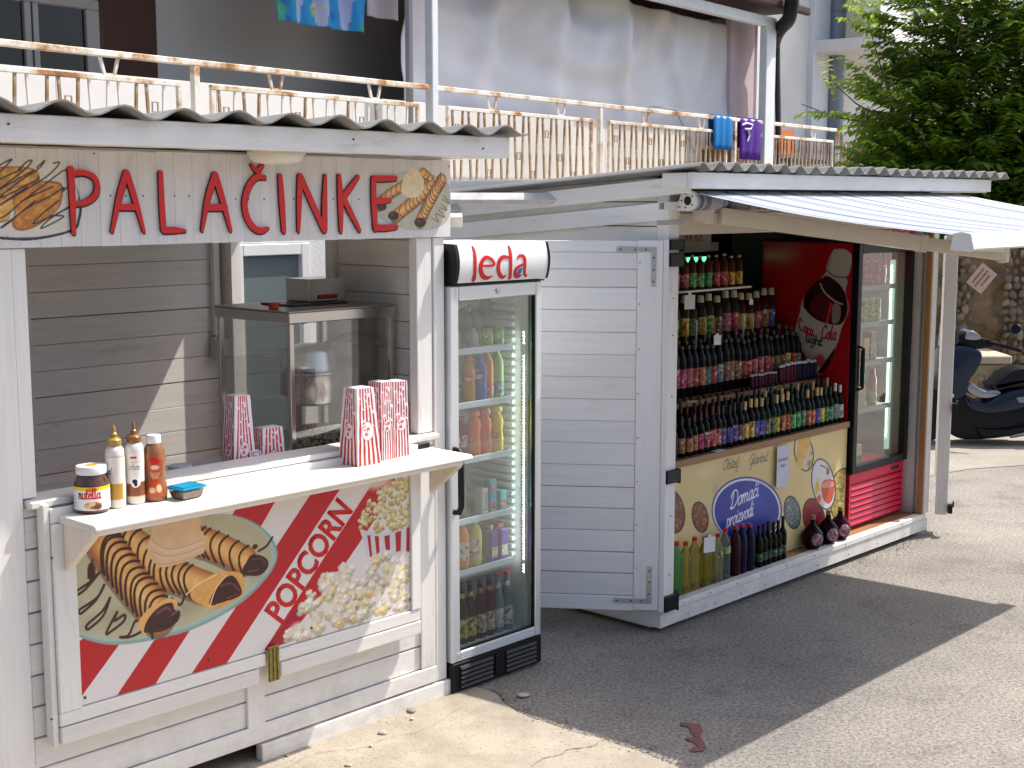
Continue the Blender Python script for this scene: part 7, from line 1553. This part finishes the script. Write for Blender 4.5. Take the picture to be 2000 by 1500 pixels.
# bottles standing on the kiosk floor behind the sill
FLS = [(1308, (120, 110, 60), None, 'dark olive bottle half hidden by the left kiosk post'), (1325.3, (110, 214, 130), None, 'light green bottle with red cap, leftmost in full view'), (1342.5, (206, 200, 110), None, 'pale yellow bottle with red cap beside the green one'), (1359.5, (212, 204, 110), None, 'yellow wine bottle with red cap, third on the floor'), (1380, (206, 196, 80), None, 'yellow bottle with red cap wearing the price tag'),
       (1394, (200, 186, 60), None, 'deep yellow bottle with red cap behind the tagged one'), (1405, (206, 210, 160), (196, 196, 130), 'clear yellowish bottle with a strip label'), (1419, (170, 176, 170), (186, 186, 130), 'greyish clear bottle with a cream label band'), (1438.8, (60, 26, 34), None, 'dark brown bottle with red cap, left of the bluish ones'), (1451.5, (34, 30, 60), None, 'dark bottle with red cap, second last of the red-capped'), (1466.7, (28, 28, 56), None, 'dark bottle with red cap, last of the red-capped row')]
for i, (px, c, lb, n) in enumerate(FLS):
    x_, z_ = K2.at(px, 1110, .062)
    bottle(K2, (x_, .075 if i != 5 else .095, .1405), n, 'pet', .0305, .266 + (.003 * (i % 3)), c, 'clear' if i < 8 else 'glass', (206, 30, 36), lb, (.52, .66), group='red-capped bottles on the kiosk floor')
for i, px in enumerate((1481, 1490, 1499, 1509, 1518, 1527)):
    x_, z_ = K2.at(px, 1100, .075)
    bottle(K2, (x_, .075, .1405), 'black bottle with small green and white label, %s of six' % ORD[i], 'wine', .0235, .235, (8, 12, 10), 'glass', (12, 12, 12), (50, 90, 60), (.14, .34), group='black bottles beside the red-capped row')
for i, (px, n) in enumerate(((1584, 'left'), (1614, 'middle'), (1637, 'right'))):
    x_, z_ = K2.at(px, 1060, .07)
    t = empty('round_flask', K2, (x_, .062, .1405), '%s one of the three squat dark flasks with pink round labels' % n, 'flask', 'squat dark flasks by the counter')
    G().lathe([(.026, 0), (.040, .010), (.052, .030), (.057, .058), (.052, .086), (.038, .108), (.020, .122), (.014, .134), (.013, .150)], 24).obj('flask_body', bmat((34, 8, 18), 'glass'), t, smooth=60)
    G().lathe([(.012, .1505), (.013, .152), (.013, .172), (.001, .173)], 12).obj('cork', bmat((150, 120, 70), 'pl'), t)
    a = G().lathe([(.031, .006), (.026, .0015), (.016, -.0010), (.001, -.0020)], 24, (0, -.0570, .058), 'y', cap=False).obj('label', bmat((196, 130, 150), 'label'), t, smooth=60); a.rotation_euler = (0, 0, -.55); t.scale = (1.12, 1.12, 1.16)
nt_ = G().box(-.062, .062, -.0015, 0, -.118, .118).obj('paper_notice', mat('notice_paper', (.62, .62, .72), .7)); x_, z_ = K2.at(1528, 910, .110); place(nt_, K2, (x_, .108, z_)); tag(nt_, 'white paper notice reading domace vino stuck over the yellow counter', 'notice')
NI = mat('notice_ink', (.10, .10, .14), .6)
text_quad('DOMAĆE', (-.048, .030), (.048, .030), (-.048, .046), -.0018, NI, 'lettering', nt_); text_quad('VINO', (-.026, -.006), (.026, -.006), (-.026, .010), -.0018, NI, 'lettering', nt_)
# upper sign board, light tube and window in the back
sb = board('brand_board', None, 0, .45, -.01, 0, 0, .16, mat('cream_board', (.42, .38, .30), .6)); x_, z_ = K2.at(1290, 487, .90); place(sb, K2, (x_ + .05, .90, z_ - .02)); tag(sb, 'cream board with dark red letters under the kiosk ceiling', 'sign')
text_quad('RA d.d.', (.18, .06), (.36, .06), (.18, .115), -.0105, mat('maroon_ink', srgb((110, 30, 30)), .6), 'lettering', sb)
x0_, z0_ = K2.at(1322, 512, .95); x1__, _ = K2.at(1383, 500, .95)
tb = empty('light_tube', K2, (x0_, .95, z0_ + .01), 'greenish fluorescent tube glowing over the top shelf', 'light tube')
G().tube([(0, 0, 0), (x1__ - x0_, 0, 0)], .016, 10).obj('tube', mat('green_tube_glow', srgb((120, 255, 190)), .4, emit=.9), tb)
G().box(-.01, x1__ - x0_ + .14, .02, .05, .045, .10).obj('fitting', mat('fitting_grey', (.30, .28, .26), .5), tb)

# ---------------- red cooler
CZ = Fr(*(K2.w(2.035, .125)[:2]), 46.8)
cz = empty('red_cooler', CZ, (0, 0, 0), 'tall red drinks cooler with black glass door at the right of the wine kiosk', 'cooler')
QW, QD, QZ0, QZ1 = .70, .64, .150, 1.895
G().box(0, .018, .02, QD, QZ0, QZ1).box(QW - .018, QW, .02, QD, QZ0, QZ1).box(.0185, QW - .0185, QD - .02, QD, QZ0, QZ1).box(.0185, QW - .0185, .02, QD - .021, QZ0, .165).box(.0185, QW - .0185, .02, QD - .021, 1.86, QZ1).box(.0185, QW - .0185, .02, QD - .021, .50, .52).obj('cabinet', M_REDM, cz)
G().box(.0190, .022, .021, QD - .022, .521, 1.859).box(QW - .022, QW - .019, .021, QD - .022, .521, 1.859).box(.0225, QW - .0225, QD - .024, QD - .021, .521, 1.859).obj('inner_lining', mat('cooler_lining', (.34, .32, .29), .4), cz)
dr = G().box(0, .045, -.03, .015, .500, QZ1).box(QW - .045, QW, -.03, .015, .500, QZ1).box(.0455, QW - .0455, -.03, .015, .500, .545).box(.0455, QW - .0455, -.03, .015, 1.835, QZ1).obj('door', M_BLACK, cz, bevel=.003)
G().box(.0455, QW - .0455, -.010, -.007, .5455, 1.8345).obj('glass', M_PANEF, dr)
G().tube([(.030, -.032, 1.28), (.030, -.062, 1.27), (.030, -.062, 1.03), (.030, -.032, 1.02)], .010, 8).tube([(.045, -.040, 1.26), (.045, -.040, 1.04)], .006, 8).obj('handle', M_BLACK, dr, smooth=40)
gr = G().box(.006, QW - .006, .012, .019, .165, .495).obj('vent_panel', M_REDM, cz)
for k in range(7):
    z = .178 + k * .036; G().hexa([(.03, -.014, z), (QW - .03, -.014, z), (QW - .03, .0115, z), (.03, .0115, z), (.03, -.002, z + .022), (QW - .03, -.002, z + .022), (QW - .03, .0115, z + .022), (.03, .0115, z + .022)]).obj('vent_slat', M_REDM, gr)
G().box(.007, QW - .007, -.010, .0115, .435, .494).box(.007, .029, -.010, .0115, .166, .434).box(QW - .029, QW - .007, -.010, .0115, .166, .434).obj('vent_surround', M_REDM, gr, bevel=.002)
G().box(QW - .17, QW - .07, -.0125, -.0105, .450, .475).obj('display', mat('dark_display', (.02, .03, .08), .2), gr)
la = bpy.data.lights.new('strip_light', 'AREA'); la.shape = 'RECTANGLE'; la.size = .02; la.size_y = 1.1; la.energy = 2.5; la.color = (.92, 1, .95)
lo = bpy.data.objects.new('strip_light', la); COL.objects.link(lo); lo.parent = cz; lo.location = (QW - .125, .050, 1.2); lo.rotation_euler = Vector((.80, -.60, 0)).to_track_quat('Z', 'Y').to_euler()
for x in (.04, QW - .08): G().box(x, x + .04, .04, QD - .04, .1405, .1495).obj('foot', M_BLACK, cz)
G().box(QW - .115, QW - .085, .055, .075, .57, 1.78).obj('light_strip', mat('cooler_strip', srgb((190, 226, 205)), .4, emit=.5), cz)
G().box(.006, QW - .01, -.02, .02, 1.910, 1.990).obj('header', M_REDM, cz, bevel=.003)
text_quad('Coca-Cola', (.34, 1.925), (.62, 1.925), (.36, 1.975), -.021, mat('header_white', (.7, .66, .64), .5), 'lettering', cz)
for z in (1.625, 1.40, 1.16, .87): G().box(.03, QW - .12, .03, .50, z - .006, z).box(.03, QW - .12, .024, .0295, z - .02, z + .012).obj('wire_shelf', mat('grey_shelf', (.36, .36, .35), .5), cz)
GC = 'drinks in the red cooler'
for i, x in enumerate((.085, .16, .235, .31, .385, .46)):
    bottle(CZ, (x, .075, 1.626), 'red soft-drink can on the top cooler shelf, %s from the left' % ORD[i], 'can', .034, .12, (196, 20, 30), 'pl', (180, 180, 180), (236, 60, 66), (.25, .65), group='red cans on the top cooler shelf', cat='can')
    bottle(CZ, (x, .075, 1.747), 'red can of the upper layer, top cooler shelf, %s from the left' % ORD[i], 'can', .034, .10, (196, 20, 30), 'pl', (180, 180, 180), (236, 60, 66), (.25, .65), group='red cans on the top cooler shelf', cat='can')
for i, x in enumerate((.085, .165, .245, .325, .405)):
    bottle(CZ, (x, .075, 1.401), 'green and yellow soda can, %s from the left in the cooler' % ORD[i], 'can', .034, .15, (60, 130, 50) if i < 2 else (150, 170, 40), 'pl', (180, 180, 180), (110, 190, 90) if i < 2 else (200, 206, 70), (.2, .8), group='green cans in the cooler', cat='can')
for i, (x, c, h, n) in enumerate(((.09, (196, 190, 176), .14, 'white pot'), (.18, (150, 60, 40), .17, 'rusty red carton'), (.27, (196, 140, 60), .15, 'ochre carton'), (.36, (130, 50, 40), .18, 'brown carton'))):
    carton(CZ, (x, .08, 1.161), '%s on the third cooler shelf' % n, .07, .06, h, c, (200, 196, 130), group=GC)
for i, (x, c, h, n) in enumerate(((.10, (90, 106, 90), .13, 'grey-green packet'), (.22, (170, 140, 100), .15, 'beige packet'), (.40, (206, 90, 40), .24, 'orange bottle'), )):
    if i < 2: carton(CZ, (x, .08, .871), '%s on the fourth cooler shelf' % n, .09, .07, h, c, group=GC)
    else: bottle(CZ, (x, .075, .871), 'tall orange and yellow bottle on the fourth cooler shelf', 'juice', .030, h, (206, 100, 30), 'glass', (190, 40, 30), (200, 180, 40), (.1, .4), group=GC)
for i, x in enumerate((.11, .20)): carton(CZ, (x, .07, .521), 'pale yellow carton on the cooler floor, %s one' % ('left' if i == 0 else 'right'), .07, .06, .13, (190, 184, 140), (150, 160, 90), group=GC)
# printed side with the big pictured bottle
def cs(x, y): return CZ.atx(1480 + x / 4.286, 450 + y / 4.286, 0.0)
cv = Canvas(.022, QD, QZ0, QZ1, .0042, (178, 16, 26)); CSP = lambda L_: [cs(*q) for q in L_]
cv.poly(CSP([(545, 385), (600, 330), (740, 400), (735, 520), (760, 660), (700, 820), (660, 960), (560, 1150), (490, 1200), (350, 960), (310, 860), (350, 700), (390, 560)]), (206, 196, 184), sm=6)
cv.poly(CSP([(540, 400), (590, 385), (690, 460), (740, 560), (748, 680), (700, 780), (600, 785), (480, 740), (385, 640), (400, 540), (460, 460)]), (44, 10, 16), sm=6)
cv.poly(CSP([(480, 560), (560, 520), (620, 610), (590, 760), (500, 730), (430, 650)]), (120, 20, 30), .8, sm=6)
cv.poly(CSP([(605, 610), (625, 610), (590, 780), (568, 775)]), (216, 60, 60)); cv.poly(CSP([(630, 620), (690, 640), (680, 760), (620, 770)]), (200, 170, 160), .8, sm=5); cv.stroke(CSP([(525, 450), (560, 520), (640, 590), (705, 620)]), .010, (216, 190, 180), sm=5)
cv.poly(CSP([(625, 180), (660, 160), (740, 165), (790, 220), (780, 290), (750, 385), (690, 395), (610, 370), (575, 310)]), (206, 200, 190), sm=5); cv.stroke(CSP([(580, 335), (640, 385), (745, 395)]), .006, (30, 20, 24), sm=4)
cv.stroke(CSP([(590, 300), (605, 230)]), .02, (160, 158, 156), .7)
cv.poly(CSP([(500, 1200), (560, 1100), (640, 990), (650, 960), (620, 1080), (560, 1170)]), (30, 14, 18), sm=4); cv.disc(*cs(520, 1090), .05, .05, (190, 40, 50), .8, .5)
a_ = math.atan2(cs(640, 860)[1] - cs(370, 800)[1], cs(640, 860)[0] - cs(370, 800)[0])
e_ = -1
cv2a = (cs(365, 780), cs(480, 900), cs(640, 880))
cv.panel('printed_side', cz, lambda X, Z: (0 * X - .0012, X, Z), M_PRINTG)
# script lettering on the pictured label, as thin raised strokes in the side plane
def side_script(word, p0, p1, h, w, m, name):
    x0, z0 = cs(*p0); x1, z1 = cs(*p1); L_ = sum(GL[c][0] if c in GL else .6 for c in word); sx = math.hypot(x1 - x0, z1 - z0) / L_; ca, sa = (x1 - x0) / (L_ * sx), (z1 - z0) / (L_ * sx); g = G(); k = 0; cx = 0
    for c in word:
        if c not in GL: cx += .6; continue
        for s_ in GL[c][1]:
            P = [((cx + a + .2 * b) * sx, b * h) for a, b in s_]; P = [(x0 + a * ca - b * sa * 1.0, z0 + a * sa + b * abs(ca)) for a, b in P]
            r_ = ribbon(P, w, 0, 1, 'x', None, None, sm=3); k0 = len(g.v)
            g.v += [(-.0030 - .0003 * (k % 3) if a == 0 else -.0014, x, z) for x, a, z in r_.v]; g.f += [tuple(i + k0 for i in f) for f in r_.f]; g.m += [0] * len(r_.f); k += 1
        cx += GL[c][0]
    return g.obj(name, m, cz)
side_script('Coca', (352, 835), (475, 892), .046, .0085, mat('script_red', srgb((190, 20, 30)), .4), 'lettering')
side_script('Cola', (530, 908), (655, 918), .046, .0085, mat('script_red', srgb((190, 20, 30)), .4), 'lettering')
side_script('light', (402, 930), (540, 968), .030, .008, mat('script_black', (.02, .02, .02), .4), 'lettering')

# ---------------- awning
aw = empty('awning', K2, (0, 0, 0), 'blue and white striped folding awning on cream arms over the wine kiosk', 'awning')
def stripe_mat():
    m = bpy.data.materials.new('awning_cloth'); m.use_nodes = True; n = m.node_tree; L = n.links.new; b = n.nodes['Principled BSDF']; b.inputs['Roughness'].default_value = .85
    tc = n.nodes.new('ShaderNodeTexCoord'); sx = n.nodes.new('ShaderNodeSeparateXYZ'); L(tc.outputs['Object'], sx.inputs[0])
    mu = n.nodes.new('ShaderNodeMath'); mu.operation = 'MULTIPLY'; mu.inputs[1].default_value = 1 / .52; L(sx.outputs[0], mu.inputs[0]); fr_ = n.nodes.new('ShaderNodeMath'); fr_.operation = 'FRACT'; L(mu.outputs[0], fr_.inputs[0])
    r = n.nodes.new('ShaderNodeValToRGB'); r.color_ramp.interpolation = 'CONSTANT'; E_ = r.color_ramp.elements; wh = (.44, .45, .46, 1); bl = (.09, .14, .26, 1); gy = (.14, .17, .23, 1); pb = (.18, .24, .35, 1)
    E_[0].position = 0; E_[0].color = wh; E_[1].position = .10; E_[1].color = gy
    for p, c in ((.15, wh), (.19, pb), (.27, wh), (.47, pb), (.50, wh), (.53, bl), (.62, wh), (.65, pb), (.68, wh), (.90, gy), (.93, wh)): e = E_.new(p); e.color = c
    L(fr_.outputs[0], r.inputs[0]); L(r.outputs[0], b.inputs['Base Color'])
    o = n.nodes['Material Output']; tr = n.nodes.new('ShaderNodeBsdfTranslucent'); L(r.outputs[0], tr.inputs[0]); mx = n.nodes.new('ShaderNodeMixShader'); mx.inputs[0].default_value = .10; L(b.outputs[0], mx.inputs[1]); L(tr.outputs[0], mx.inputs[2]); L(mx.outputs[0], o.inputs[0])
    return m
M_AWN = stripe_mat()
g = G(); nx_, ny_ = 40, 14; AX0, AX1 = .015, 2.86; YA, ZA, YB, ZB = -.165, 2.185, -1.475, 2.010
for t in (0, 1):
    for j in range(ny_ + 1):
        s_ = j / ny_
        for i in range(nx_ + 1):
            q = i / nx_; x = AX0 + (AX1 - AX0) * q
            g.v.append((x, YA + (YB - YA) * s_, ZA + (ZB - ZA) * s_ - .022 * math.sin(math.pi * s_) - .004 * math.sin(q * 40) * math.sin(math.pi * s_) - t * .0015))
K_ = nx_ + 1; off = K_ * (ny_ + 1)
for j in range(ny_):
    for i in range(nx_):
        a = j * K_ + i; g.f.append((a, a + 1, a + K_ + 1, a + K_)); g.f.append((off + a, off + a + K_, off + a + K_ + 1, off + a + 1))
for i in range(nx_): g.f.append((i, off + i, off + i + 1, i + 1)); a = ny_ * K_ + i; g.f.append((a, a + 1, off + a + 1, off + a))
for j in range(ny_): a = j * K_; g.f.append((a, a + K_, off + a + K_, off + a)); a += nx_; g.f.append((a, off + a, off + a + K_, a + K_))
g.m = [0] * len(g.f); g.obj('cloth', M_AWN, aw, smooth=60)
rl = G().lathe([(.046, .03), (.046, 2.85)], 24, (0, -.115, 2.150), 'x').obj('roller', M_AWN, aw, smooth=40)
ec = G().lathe([(.050, .008), (.050, .028)], 24, (0, -.115, 2.150), 'x').obj('roller_cap', M_WCOAT, aw, smooth=40, bevel=.002)
G().lathe([(.016, .002), (.022, .0075)], 12, (0, -.115, 2.150), 'x').obj('roller_hub', M_BLACK, aw)
for k in range(5): a = k * 1.2566; G().lathe([(.0045, .005), (.0045, .0078)], 8, (0, -.115 + .034 * math.cos(a), 2.150 + .034 * math.sin(a)), 'x').obj('bolt', M_SCREW, aw)
bw = .004
G().box(-.085, 2.87, -.052, -.048, 2.105, 2.145).box(-.085, 2.87, -.017, -.013, 2.105, 2.145).box(-.085, 2.87, -.048, -.017, 2.141, 2.145).box(-.085, 2.87, -.048, -.017, 2.105, 2.109).obj('square_bar', M_WCOAT, aw)
G().bar((.018, -.05, 2.130), (.018, -.10, 2.165), .012, .022).bar((.018, -.052, 2.11), (.018, -.115, 2.11), .012, .014).bar((.018, -.10, 2.115), (.018, -.125, 2.15), .012, .020).obj('end_bracket', M_WCOAT, aw, bevel=.002)
# front bar
G().prism([(-1.455, 1.958), (-1.535, 1.950), (-1.545, 1.956), (-1.530, 2.012), (-1.500, 2.020), (-1.470, 2.016)], -.010, 2.875, 'x').obj('front_bar', M_WCOAT, aw, bevel=.002)
G().prism([(-1.450, 1.950), (-1.540, 1.944), (-1.552, 1.954), (-1.536, 2.018), (-1.500, 2.026), (-1.462, 2.020)], -.022, -.011, 'x').obj('front_bar_cap', M_WCOAT, aw, bevel=.002)
# folding arms
def arm(xs, xe, xb, ze):
    za = 2.085; ye = -.84
    sh0 = (xs, -.105, za); el_ = (xe, ye, ze); bb_ = (xb, -1.47, 1.965)
    a = Vector(sh0); b = Vector(el_); m1 = a + (b - a) * .70
    G().box(xs - .055, xs + .03, -.120, -.052, za - .035, za + .055).lathe([(.032, za - .045), (.032, za + .045)], 16, (xs, -.105, 0)).obj('arm_shoulder', M_CREAM, aw, bevel=.003)
    G().bar(a + (b - a) * .035, m1, .050, .082).obj('upper_arm', M_CREAM, aw, bevel=.008, seg=2, smooth=40)
    G().bar(m1 + Vector((0, 0, 0)) + (b - a) * .002, b, .044, .070).obj('upper_arm_tube', M_CREAM, aw, bevel=.008, seg=2, smooth=40)
    G().bar(a + (b - a) * .690, a + (b - a) * .715, .056, .090).obj('arm_collar', M_CREAM, aw, bevel=.003)
    G().lathe([(.010, ze - .046), (.034, ze - .040), (.036, ze + .050), (.010, ze + .056)], 18, (xe, ye, 0)).obj('arm_elbow', M_WCOAT, aw, smooth=40)
    G().bar(b + Vector((0, 0, .03)), bb_, .030, .036).obj('forearm', M_CREAM, aw, bevel=.006, seg=2, smooth=40)
    G().box(xb - .025, xb + .025, -1.475, -1.445, 1.955, 2.0).obj('forearm_bracket', M_DKMET, aw, bevel=.002)
ex, ez = K2.at(1958, 497, -.84)
arm(.19, ex, .07, ez)
xr = 2.68
arm(xr, xr - .62, 2.78, 1.99)
G().box(.52, .56, -.075, -.052, 2.05, 2.10).lathe([(.012, .50), (.012, .58)], 12, (0, -.085, 2.09), 'x').obj('crank_eye', M_CREAM, aw, bevel=.002)

# sunlit battens between the kiosks
def batten(pa, pb, w_, h_, lab, up=(0, -.75, .66)):
    a, b = Vector(pa), Vector(pb); o = G().bar((0, 0, 0), b - a, w_, h_, up).obj('timber_batten', M_WX, None, bevel=.002); o.location = a; return tag(o, lab, 'batten', 'white battens bridging the two kiosks')
def atY(px, py, Y): r = ray(px, py); return CAM0 + r * ((Y - CAM0.y) / r.y)
batten(atY(868, 387, 7.05), atY(1236, 388, 7.02), .05, .032, 'longer upper white batten between the two kiosk roofs')
batten(atY(868, 407, 7.5), atY(1062, 406, 7.5), .05, .030, 'shorter lower white batten between the two kiosk roofs')
batten(atY(872, 430, 6.7), atY(903, 430, 6.7), .03, .075, 'short vertical-faced white block end beside the sign')
